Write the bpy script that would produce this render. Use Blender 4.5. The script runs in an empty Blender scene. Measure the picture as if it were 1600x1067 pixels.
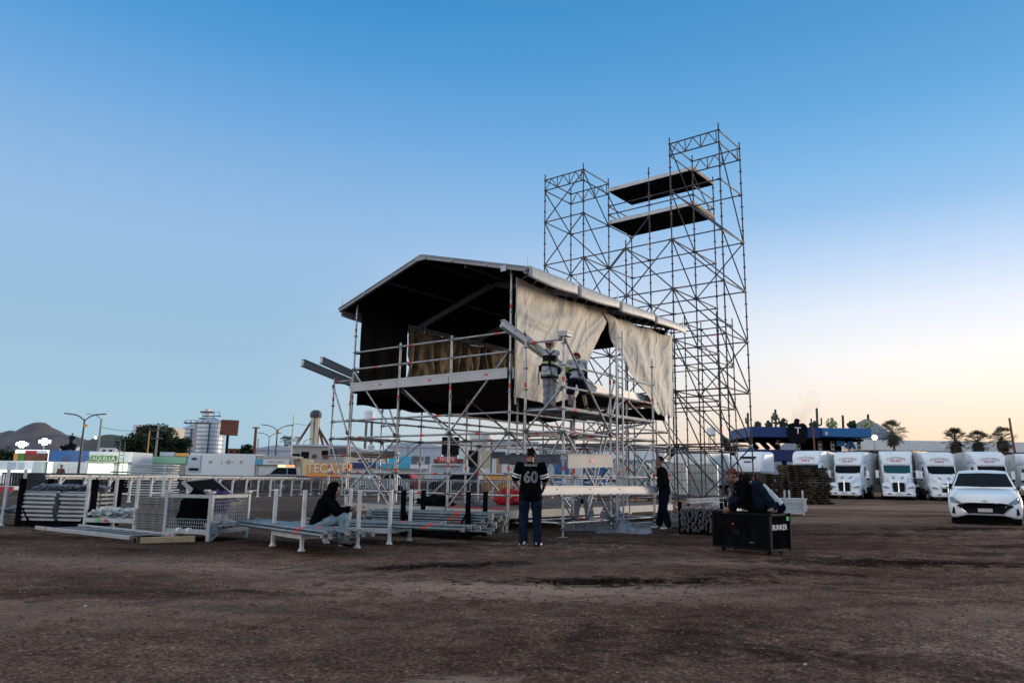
import bpy, bmesh, math, random
from mathutils import Vector, Matrix, noise
from mathutils.bvhtree import BVHTree
random.seed(7)
PI = math.pi
scene = bpy.context.scene
col = scene.collection
V = Vector

# ------------------------------------------------------------------ ground height
def ground_z(x, y):
    z = 0.17 * math.exp(-((x - 14.4) ** 2 + (y - 22.5) ** 2) / 45.0)
    z += 0.05 * math.exp(-((x - 3.8) ** 2 + (y - 19.2) ** 2) / 6.0)
    return z

# ------------------------------------------------------------------ materials
MATS = {}
def mat(name, c, rough=0.6, metal=0.0, var=0.0, scale=4.0, bump=0.0, bscale=None, c2=None, emit=0.0, spec=0.5, coat=0.0, thresh=None, alpha=1.0):
    m = bpy.data.materials.new(name); m.use_nodes = True
    nt = m.node_tree; b = nt.nodes['Principled BSDF']
    b.inputs['Base Color'].default_value = (*c, 1); b.inputs['Roughness'].default_value = rough
    b.inputs['Metallic'].default_value = metal
    b.inputs['Specular IOR Level'].default_value = spec
    b.inputs['Coat Weight'].default_value = coat
    if alpha < 1: b.inputs['Alpha'].default_value = alpha
    if emit > 0:
        b.inputs['Emission Color'].default_value = (*c, 1); b.inputs['Emission Strength'].default_value = emit
    if var > 0 or c2 or bump > 0:
        tc = nt.nodes.new('ShaderNodeTexCoord')
        n = nt.nodes.new('ShaderNodeTexNoise'); n.inputs['Scale'].default_value = scale; n.inputs['Detail'].default_value = 6
        n.inputs['Roughness'].default_value = 0.65
        nt.links.new(tc.outputs['Object'], n.inputs['Vector'])
        if var > 0 or c2:
            r = nt.nodes.new('ShaderNodeValToRGB')
            lo = c2 if c2 else tuple(max(0, v * (1 - var)) for v in c)
            hi = c if c2 else tuple(min(1, v * (1 + var)) for v in c)
            a, bb = thresh if thresh else (0.34, 0.66)
            r.color_ramp.elements[0].position = a; r.color_ramp.elements[1].position = bb
            r.color_ramp.elements[0].color = (*lo, 1); r.color_ramp.elements[1].color = (*hi, 1)
            nt.links.new(n.outputs['Fac'], r.inputs['Fac']); nt.links.new(r.outputs['Color'], b.inputs['Base Color'])
        if bump > 0:
            n2 = nt.nodes.new('ShaderNodeTexNoise'); n2.inputs['Scale'].default_value = bscale or scale * 4; n2.inputs['Detail'].default_value = 5
            nt.links.new(tc.outputs['Object'], n2.inputs['Vector'])
            bp = nt.nodes.new('ShaderNodeBump'); bp.inputs['Strength'].default_value = bump; bp.inputs['Distance'].default_value = 0.03
            nt.links.new(n2.outputs['Fac'], bp.inputs['Height']); nt.links.new(bp.outputs['Normal'], b.inputs['Normal'])
    MATS[name] = m
    return m

M = MATS
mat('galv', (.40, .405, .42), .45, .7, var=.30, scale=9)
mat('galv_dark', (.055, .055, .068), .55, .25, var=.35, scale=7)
mat('red_mark', (.62, .05, .03), .5)
mat('coupler', (.08, .08, .088), .6, .2, var=.3)
mat('alu', (.40, .41, .42), .42, .5, var=.12, scale=3)
mat('alu_white', (.43, .43, .43), .5, .1, var=.10, scale=2.5)
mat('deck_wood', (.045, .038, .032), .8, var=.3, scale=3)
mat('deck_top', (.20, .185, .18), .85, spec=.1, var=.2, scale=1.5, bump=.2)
mat('deck_edge', (.37, .355, .33), .6, var=.15, scale=2)
mat('pvc_top', (.46, .455, .44), .5, var=.12, scale=1.5, bump=.25, bscale=5)
mat('pvc_black', (.007, .007, .008), .9, spec=.05, var=.3, scale=2)
mat('cream_tarp', (.70, .62, .51), .62, spec=.25, var=.08, scale=1.7, bump=.55, bscale=8)
mat('fascia', (.22, .23, .245), .5, .3, var=.15, scale=3)
mat('tan_tarp', (.15, .115, .075), .7, spec=.1, var=.55, scale=2.6, bump=.4, bscale=6)
mat('dark_tarp', (.007, .007, .007), .9, spec=.05, var=.3, scale=2)
mat('silver_tarp', (.16, .17, .195), .45, var=.25, scale=5, bump=.4, bscale=14)
mat('paint_white', (.82, .83, .85), .35, var=.07, scale=1.1)
mat('post_white', (.56, .55, .53), .5, var=.18, scale=5)
mat('dirty_white', (.60, .60, .58), .6, var=.22, scale=3)
mat('car_white', (.91, .92, .93), .22, coat=.6, var=.02)
mat('glass_dark', (.005, .008, .014), .12, spec=.05)
mat('glass_teal', (.015, .075, .095), .12, spec=.06)
mat('lamp_glass', (.22, .24, .27), .12, spec=.8, var=.5, scale=14)
mat('rubber', (.010, .010, .010), .9, spec=.05)
mat('black_plastic', (.008, .008, .009), .6, spec=.06)
mat('black_paint', (.006, .006, .007), .6, var=.4, scale=6, spec=.0)
mat('tube_grey', (.15, .185, .205), .45, .55, var=.35, scale=5)
mat('cup_grey', (.22, .23, .235), .5, .5, var=.4, scale=12)
mat('chrome', (.75, .76, .78), .15, 1.0)
mat('text_dark', (.03, .04, .09), .5)
mat('text_red', (.55, .03, .06), .5)
mat('text_white', (.82, .82, .82), .5)
mat('wood_old', (.085, .062, .044), .9, spec=.05, var=.5, scale=5, bump=.3)
mat('wood_pale', (.45, .30, .17), .75, var=.25, scale=5)
mat('wood_grey', (.19, .18, .165), .85, var=.35, scale=6, bump=.3)
mat('mesh_grey', (.38, .39, .39), .5, .3, var=.15)
mat('skin', (.24, .125, .08), .55)
mat('skin_dark', (.03, .02, .018), .5)
mat('lips', (.22, .09, .07), .5)
mat('hair', (.008, .007, .006), .8, spec=.05, var=.3, scale=40)
mat('cloth_black', (.005, .005, .006), .95, spec=.0, bump=.3, bscale=30)
mat('jersey_grey', (.38, .38, .40), .8)
mat('denim', (.010, .017, .031), .95, spec=.0, var=.35, scale=7, bump=.3, bscale=40)
mat('denim_dark', (.006, .009, .017), .95, spec=.0, var=.3, scale=7, bump=.3, bscale=40)
mat('denim_pale', (.19, .27, .31), .85, var=.25, scale=8, bump=.3, bscale=40)
mat('cloth_charcoal', (.009, .009, .010), .95, spec=.0, var=.2, scale=9, bump=.3, bscale=30)
mat('cloth_grey', (.40, .41, .43), .85, var=.12, scale=8, bump=.3, bscale=24)
mat('cloth_midgrey', (.20, .205, .22), .85, var=.2, scale=8, bump=.3, bscale=24)
mat('cloth_pale', (.42, .43, .45), .85, var=.1, scale=8)
mat('cloth_navy', (.005, .006, .012), .95, spec=.0, var=.2)
mat('cloth_purple', (.055, .025, .13), .85, var=.3)
mat('cloth_red', (.50, .015, .02), .8, var=.2)
mat('hivis', (.34, .44, .05), .6)
mat('cap_red', (.12, .022, .014), .8, var=.2, scale=30)
mat('shoe_white', (.72, .72, .70), .6)
mat('shoe_red', (.22, .06, .06), .6)
mat('green_sticker', (.12, .65, .15), .5)
mat('blue_paint', (.008, .032, .15), .45, var=.15)
mat('blue_light', (.02, .13, .34), .5, var=.15)
mat('blue_navy', (.012, .02, .11), .5)
mat('cyan', (.06, .36, .50), .5)
mat('green_sign', (.10, .22, .05), .6, var=.1)
mat('orange_sign', (.75, .36, .09), .6, var=.08)
mat('red_paint', (.55, .03, .03), .5, var=.1)
mat('cream_wall', (.62, .54, .42), .8, var=.12)
mat('yellow_wall', (.55, .47, .30), .8, var=.1)
mat('pale_wall', (.74, .74, .73), .8, var=.08, scale=1)
mat('beige_wall', (.40, .37, .33), .8, var=.15, scale=1)
mat('blue_roof', (.42, .48, .56), .5, .1, var=.08, scale=.4)
mat('mint_sign', (.30, .55, .36), .6, c2=(.72, .62, .16), scale=.35, thresh=(.40, .46))
mat('container_white', (.70, .71, .72), .5, var=.05)
mat('container_dark_blue', (.02, .10, .30), .5, c2=(.03, .045, .07), scale=.3, thresh=(.44, .5))
mat('rust', (.17, .06, .035), .8, var=.35, scale=2)
mat('silo_metal', (.42, .46, .52), .45, .5, var=.1, scale=.2)
mat('concrete_pole', (.33, .31, .29), .85, var=.12)
mat('lamp_post', (.02, .022, .025), .5)
mat('trunk', (.13, .10, .075), .9, var=.3, scale=8, bump=.4)
mat('leaf_dark', (.035, .062, .022), .7, c2=(.014, .026, .012), scale=.6)
mat('leaf_palm', (.026, .038, .017), .7, var=.3, scale=1.5)
mat('leaf_dry', (.045, .038, .024), .8, var=.3, scale=1.5)
mat('cactus', (.045, .065, .04), .75, var=.25)
mat('pear_pale', (.33, .36, .18), .75, var=.25)
mat('cream_panel', (.62, .55, .42), .7)
mat('ibc_plastic', (.50, .52, .46), .45, var=.12, scale=2)
mat('bucket', (.68, .64, .58), .5, var=.08)
mat('stone', (.12, .095, .085), .95, spec=.0, var=.5, scale=3)
mat('litter', (.42, .42, .40), .7)
mat('rock_wall', (.24, .18, .14), .9, var=.3, scale=.08)
mat('flood_lamp', (.85, 1.0, .98), .5, emit=25)
mat('warm_lamp', (1.0, .78, .40), .5, emit=9)
mat('lit_panel', (.85, 1.0, .72), .5, emit=1.0)
mat('lit_white', (.95, 1.0, .98), .5, emit=.9)  # lamplight on a stall wall and counter, put in as their own glow
mat('red_lamp', (1.0, .12, .05), .5, emit=4)
mat('amber_lamp', (1.0, .6, .15), .5, emit=4)
mat('picture', (.10, .11, .12), .6, c2=(.50, .52, .53), scale=.9, thresh=(.46, .54))
mat('picture_blue', (.05, .45, .68), .6, c2=(.70, .80, .85), scale=.8, thresh=(.36, .44))

# ------------------------------------------------------------------ mesh builder
class MB:
    def __init__(s): s.v = []; s.f = []; s.m = []
    def add(s, vs, fs, m=0):
        o = len(s.v); s.v += [V(p) for p in vs]
        s.f += [tuple(i + o for i in f) for f in fs]; s.m += [m] * len(fs)
        return s
    def box(s, c, size, m=0, rz=0.0, R=None):
        x, y, z = size[0] / 2, size[1] / 2, size[2] / 2
        R = R or Matrix.Rotation(rz, 3, 'Z'); c = V(c)
        vs = [c + R @ V((a * x, b * y, d * z)) for d in (-1, 1) for b in (-1, 1) for a in (-1, 1)]
        return s.add(vs, [(0, 2, 3, 1), (4, 5, 7, 6), (0, 1, 5, 4), (2, 6, 7, 3), (0, 4, 6, 2), (1, 3, 7, 5)], m)
    def bar(s, p, q, w, h, m=0, up=(0, 0, 1)):
        p, q = V(p), V(q); d = (q - p); L = d.length; d.normalize()
        u = V(up); r = d.cross(u)
        if r.length < 1e-4: r = d.cross(V((1, 0, 0)))
        r.normalize(); u = r.cross(d)
        R = Matrix((r, d, u)).transposed()
        return s.box((p + q) / 2, (w, L, h), m, R=R)
    def tube(s, p, q, r, m=0, n=8, r2=None, caps=True):
        p, q = V(p), V(q); d = q - p
        if d.length < 1e-6: return s
        d.normalize(); a = d.cross(V((0, 0, 1)))
        if a.length < 1e-3: a = d.cross(V((1, 0, 0)))
        a.normalize(); b = d.cross(a); r2 = r if r2 is None else r2
        vs = []
        for c, rr in ((p, r), (q, r2)):
            for i in range(n):
                t = 2 * PI * i / n; vs.append(c + (a * math.cos(t) + b * math.sin(t)) * rr)
        fs = [(i, (i + 1) % n, n + (i + 1) % n, n + i) for i in range(n)]
        if caps: fs += [tuple(range(n - 1, -1, -1)), tuple(range(n, 2 * n))]
        return s.add(vs, fs, m)
    def path(s, pts, r, m=0, n=6):
        for a, b in zip(pts[:-1], pts[1:]): s.tube(a, b, r, m, n)
        return s
    def lathe(s, c, prof, m=0, n=24):
        c = V(c); vs = []; k = len(prof)
        for i in range(n):
            t = 2 * PI * i / n
            for r, z in prof: vs.append(c + V((r * math.cos(t), r * math.sin(t), z)))
        fs = [(i * k + j, ((i + 1) % n) * k + j, ((i + 1) % n) * k + j + 1, i * k + j + 1) for i in range(n) for j in range(k - 1)]
        if prof[0][0] > 1e-4: fs.append(tuple(i * k for i in range(n - 1, -1, -1)))
        if prof[-1][0] > 1e-4: fs.append(tuple(i * k + k - 1 for i in range(n)))
        return s.add(vs, fs, m)
    def disc_x(s, c, r, w, m=0, n=20, ax=(1, 0, 0)):
        a = V(ax) * w / 2; return s.tube(V(c) - a, V(c) + a, r, m, n)
    def ell(s, c, rad, m=0, nu=14, nv=9, R=None):
        c = V(c); vs = []; R = R or Matrix.Identity(3)
        for j in range(nv + 1):
            ph = PI * j / nv
            for i in range(nu):
                t = 2 * PI * i / nu
                vs.append(c + R @ V((rad[0] * math.sin(ph) * math.cos(t), rad[1] * math.sin(ph) * math.sin(t), rad[2] * math.cos(ph))))
        fs = [(j * nu + i, (j + 1) * nu + i, (j + 1) * nu + (i + 1) % nu, j * nu + (i + 1) % nu) for j in range(nv) for i in range(nu)]
        return s.add(vs, fs, m)
    def prism(s, poly, y0, y1, m=0):          # polygon in x,z pushed along y
        n = len(poly)
        vs = [(x, y0, z) for x, z in poly] + [(x, y1, z) for x, z in poly]
        fs = [tuple(range(n)), tuple(range(2 * n - 1, n - 1, -1))] + [(i, n + i, n + (i + 1) % n, (i + 1) % n) for i in range(n)]
        return s.add(vs, fs, m)
    def loft(s, secs, m=0, caps=True, closed=True):
        n = len(secs[0]); vs = [p for sec in secs for p in sec]; fs = []
        for k in range(len(secs) - 1):
            for i in range(n if closed else n - 1):
                fs.append((k * n + i, k * n + (i + 1) % n, (k + 1) * n + (i + 1) % n, (k + 1) * n + i))
        if caps and closed: fs += [tuple(range(n - 1, -1, -1)), tuple(range((len(secs) - 1) * n, len(secs) * n))]
        return s.add(vs, fs, m)
    def grid(s, fn, nu, nv, m=0, thick=0.0):
        vs = [V(fn(i / nu, j / nv)) for j in range(nv + 1) for i in range(nu + 1)]
        w = nu + 1
        fs = [(j * w + i, j * w + i + 1, (j + 1) * w + i + 1, (j + 1) * w + i) for j in range(nv) for i in range(nu)]
        if thick:
            nrm = [V((0, 0, 0)) for _ in vs]
            for f in fs:
                nn = (vs[f[1]] - vs[f[0]]).cross(vs[f[3]] - vs[f[0]])
                for i in f: nrm[i] += nn
            o = len(vs); vs = vs + [v - (n_.normalized() if n_.length > 1e-9 else V((0, 0, 1))) * thick for v, n_ in zip(vs, nrm)]
            edge = [i for i in range(w)] + [j * w + nu for j in range(1, nv + 1)] + [nv * w + i for i in range(nu - 1, -1, -1)] + [j * w for j in range(nv - 1, 0, -1)]
            fs = fs + [tuple(i + o for i in reversed(f)) for f in fs]
            fs += [(edge[k], edge[k] + o, edge[(k + 1) % len(edge)] + o, edge[(k + 1) % len(edge)]) for k in range(len(edge))]
        return s.add(vs, fs, m)
    def text(s, string, size, Mx, m=0, depth=0.004, outline=0.0, sx=1.0, space=1.0):
        cu = bpy.data.curves.new('t', 'FONT'); cu.body = string; cu.size = size; cu.align_x = 'CENTER'; cu.align_y = 'CENTER'; cu.space_character = space
        cu.resolution_u = 3
        if outline: cu.fill_mode = 'NONE'; cu.bevel_depth = outline; cu.bevel_resolution = 0
        else: cu.extrude = depth
        ob = bpy.data.objects.new('t', cu); col.objects.link(ob)
        dg = bpy.context.evaluated_depsgraph_get(); me = ob.evaluated_get(dg).to_mesh()
        vs = [Mx @ V((v.co.x * sx, v.co.y, v.co.z)) for v in me.vertices]; fs = [tuple(p.vertices) for p in me.polygons]
        ob.evaluated_get(dg).to_mesh_clear()
        bpy.data.objects.remove(ob); bpy.data.curves.remove(cu)
        return s.add(vs, fs, m)
    def merge(s, o, off=0):
        k = len(s.v); s.v += o.v; s.f += [tuple(i + k for i in f) for f in o.f]; s.m += [m + off for m in o.m]; return s
    def xf(s, fn):
        s.v = [V(fn(p)) for p in s.v]; return s
    def build(s, name, mats, parent=None, smooth=False, bevel=0.0, auto=None):
        me = bpy.data.meshes.new(name)
        me.from_pydata([tuple(p) for p in s.v], [], s.f)
        if not isinstance(mats, (list, tuple)): mats = [mats]
        for mm in mats: me.materials.append(M[mm] if isinstance(mm, str) else mm)
        me.polygons.foreach_set('material_index', s.m)
        if bevel or auto is not None:
            bm = bmesh.new(); bm.from_mesh(me)
            if bevel: bmesh.ops.bevel(bm, geom=[e for e in bm.edges if e.is_manifold and e.calc_face_angle(0) > .5], offset=bevel, segments=2, affect='EDGES', profile=.5, clamp_overlap=True)
            bm.to_mesh(me); bm.free()
        me.validate(); me.update()
        if smooth or auto is not None:
            me.polygons.foreach_set('use_smooth', [True] * len(me.polygons))
            if auto is not None: me.set_sharp_from_angle(angle=auto)
        ob = bpy.data.objects.new(name, me); col.objects.link(ob)
        if parent: ob.parent = parent
        return ob

def tag(o, label, cat, group=None):
    o['label'] = label; o['category'] = cat
    if group: o['group'] = group
    return o
def thing(name, label, cat, loc=(0, 0, 0), rz=0.0, group=None):
    o = bpy.data.objects.new(name, None); o.empty_display_size = .2; col.objects.link(o)
    o.location = loc; o.rotation_euler = (0, 0, rz)
    return tag(o, label, cat, group)
def struct(o, kind='structure'): o['kind'] = kind; return o
def dup(o, loc=None, rz=None, label=None, group=None, parent=None):
    c = o.copy(); col.objects.link(c)
    if parent: c.parent = parent
    if loc is not None: c.location = loc
    if rz is not None: c.rotation_euler = (o.rotation_euler[0], o.rotation_euler[1], rz)
    if label: c['label'] = label
    if group: c['group'] = group
    for ch in list(o.children): dup(ch, parent=c)
    return c
def place(o, loc, rz=0.0):
    o.location = loc; o.rotation_euler = (0, 0, rz); return o
def mx(o, x, y):                                  # frame whose text lies in the plane of directions x, y at o
    x = V(x).normalized(); y = V(y).normalized(); z = x.cross(y)
    R = Matrix((x, y, z)).transposed().to_4x4(); return Matrix.Translation(V(o)) @ R
def rrect(w, z0, z1, r, y, n=5, cx=0.0):
    pts = []
    for cx_, cz, a0 in ((w / 2 - r, z1 - r, 0), (-w / 2 + r, z1 - r, 90), (-w / 2 + r, z0 + r, 180), (w / 2 - r, z0 + r, 270)):
        for i in range(n + 1):
            t = math.radians(a0 + 90 * i / n); pts.append((cx + cx_ + r * math.cos(t), y, cz + r * math.sin(t)))
    return pts
def fbm(x, y, z=0.0, o=4): return noise.fractal(V((x, y, z)), 1.0, 2.0, o)
# ------------------------------------------------------------------ camera
cam_d = bpy.data.cameras.new('camera'); cam = bpy.data.objects.new('camera', cam_d); col.objects.link(cam)
cam_d.sensor_width = 36; cam_d.lens = 36 * 1158 / 1600; cam_d.clip_start = .1; cam_d.clip_end = 12000
PITCH = math.atan(213.5 / 1158); ROLL = .016
cam.matrix_world = Matrix.Translation((0, 0, 1.25)) @ Matrix.Rotation(PI / 2 + PITCH, 4, 'X') @ Matrix.Rotation(ROLL, 4, 'Z')
scene.camera = cam
vs = scene.view_settings; vs.view_transform = 'Standard'; vs.look = 'None'; vs.exposure = .2; vs.gamma = 1
scene.render.engine = 'CYCLES'; scene.cycles.max_bounces = 6; scene.cycles.caustics_reflective = False; scene.cycles.caustics_refractive = False

# ------------------------------------------------------------------ dusk sky
SUN_AZ, SUN_EL = math.radians(62), math.radians(5)
SUN_DIR = V((math.sin(SUN_AZ) * math.cos(SUN_EL), math.cos(SUN_AZ) * math.cos(SUN_EL), math.sin(SUN_EL)))
w = bpy.data.worlds.new('World'); scene.world = w; w.use_nodes = True
nt = w.node_tree; N = nt.nodes; L = nt.links; bg = N['Background']
sky = N.new('ShaderNodeTexSky'); sky.sky_type = 'NISHITA'; sky.sun_disc = False
sky.sun_elevation = SUN_EL; sky.sun_rotation = SUN_AZ; sky.air_density = 1.0; sky.dust_density = .6; sky.ozone_density = 2.5
tc = N.new('ShaderNodeTexCoord')
sep = N.new('ShaderNodeSeparateXYZ'); L.new(tc.outputs['Generated'], sep.inputs[0])
def srgb(r, g, b): return tuple(((v / 255) / 12.92 if v / 255 <= .04045 else ((v / 255 + .055) / 1.055) ** 2.4) for v in (r, g, b)) + (1,)
def ramp(stops):
    r = N.new('ShaderNodeValToRGB'); r.color_ramp.interpolation = 'EASE' if False else 'LINEAR'
    e = r.color_ramp.elements
    while len(e) < len(stops): e.new(.5)
    for el, (p, c) in zip(e, stops): el.position = p; el.color = c
    L.new(sep.outputs['Z'], r.inputs['Fac']); return r
# away from the sunset / toward the sunset: colour against the height of the view direction
cool = ramp([(0.0, srgb(160, 193, 210)), (.083, srgb(160, 193, 214)), (.15, srgb(156, 189, 215)), (.207, srgb(150, 187, 216)), (.29, srgb(150, 185, 222)), (.365, srgb(134, 177, 220)), (.44, srgb(108, 164, 217)), (.51, srgb(80, 151, 209)), (.57, srgb(60, 140, 200)), (.72, srgb(150, 185, 212)), (1.0, srgb(205, 215, 225))])
warm = ramp([(0.0, srgb(255, 206, 164)), (.05, srgb(255, 222, 192)), (.083, srgb(255, 233, 213)), (.115, srgb(255, 243, 231)), (.155, srgb(252, 247, 245)), (.207, srgb(232, 237, 247)), (.267, srgb(194, 215, 243)), (.33, srgb(148, 191, 231)), (.38, srgb(126, 181, 227)), (.44, srgb(100, 165, 217)), (.51, srgb(84, 152, 206)), (.57, srgb(74, 143, 199)), (.72, srgb(165, 196, 220)), (1.0, srgb(205, 215, 225))])
dot = N.new('ShaderNodeVectorMath'); dot.operation = 'DOT_PRODUCT'
hd = V((SUN_DIR.x, SUN_DIR.y, 0)).normalized(); dot.inputs[1].default_value = hd
nrm = N.new('ShaderNodeVectorMath'); nrm.operation = 'NORMALIZE'; L.new(tc.outputs['Generated'], nrm.inputs[0]); L.new(nrm.outputs[0], dot.inputs[0])
mr = N.new('ShaderNodeMapRange'); mr.interpolation_type = 'SMOOTHSTEP'; mr.inputs[1].default_value = .12; mr.inputs[2].default_value = .93
L.new(dot.outputs['Value'], mr.inputs[0])
mix = N.new('ShaderNodeMix'); mix.data_type = 'RGBA'; L.new(mr.outputs[0], mix.inputs[0]); L.new(cool.outputs[0], mix.inputs[6]); L.new(warm.outputs[0], mix.inputs[7])
east = ramp([(0.0, (1.2, 1.17, 1.2, 1)), (.2, (1.4, 1.4, 1.46, 1)), (.45, (1.0, 1.06, 1.2, 1)), (.72, (.5, .58, .70, 1)), (1.0, srgb(205, 215, 225))])
mre = N.new('ShaderNodeMapRange'); mre.interpolation_type = 'SMOOTHSTEP'; mre.inputs[1].default_value = -.28; mre.inputs[2].default_value = -.62
L.new(dot.outputs['Value'], mre.inputs[0])
mixe = N.new('ShaderNodeMix'); mixe.data_type = 'RGBA'; L.new(mre.outputs[0], mixe.inputs[0]); L.new(mix.outputs[2], mixe.inputs[6]); L.new(east.outputs[0], mixe.inputs[7])
mix = mixe
# the physical sky (dimmed) and the dusk gradient together
m2 = N.new('ShaderNodeMix'); m2.data_type = 'RGBA'; m2.inputs[0].default_value = .10
sc_ = N.new('ShaderNodeVectorMath'); sc_.operation = 'SCALE'; sc_.inputs['Scale'].default_value = .10; L.new(sky.outputs[0], sc_.inputs[0])
sc2 = N.new('ShaderNodeVectorMath'); sc2.operation = 'SCALE'; sc2.inputs['Scale'].default_value = 10.0; L.new(mix.outputs[2], sc2.inputs[0])
sc3 = N.new('ShaderNodeVectorMath'); sc3.operation = 'SCALE'; sc3.inputs['Scale'].default_value = 10.0; L.new(sc_.outputs[0], sc3.inputs[0])
L.new(sc2.outputs[0], m2.inputs[6]); L.new(sc3.outputs[0], m2.inputs[7]); L.new(m2.outputs[2], bg.inputs['Color']); bg.inputs['Strength'].default_value = .1
sl = bpy.data.lights.new('sun', 'SUN'); sl.energy = 2.2; sl.angle = math.radians(12); sl.color = (1.0, .82, .64)
so = bpy.data.objects.new('sun', sl); col.objects.link(so); so.rotation_euler = SUN_DIR.to_track_quat('Z', 'Y').to_euler()

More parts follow.
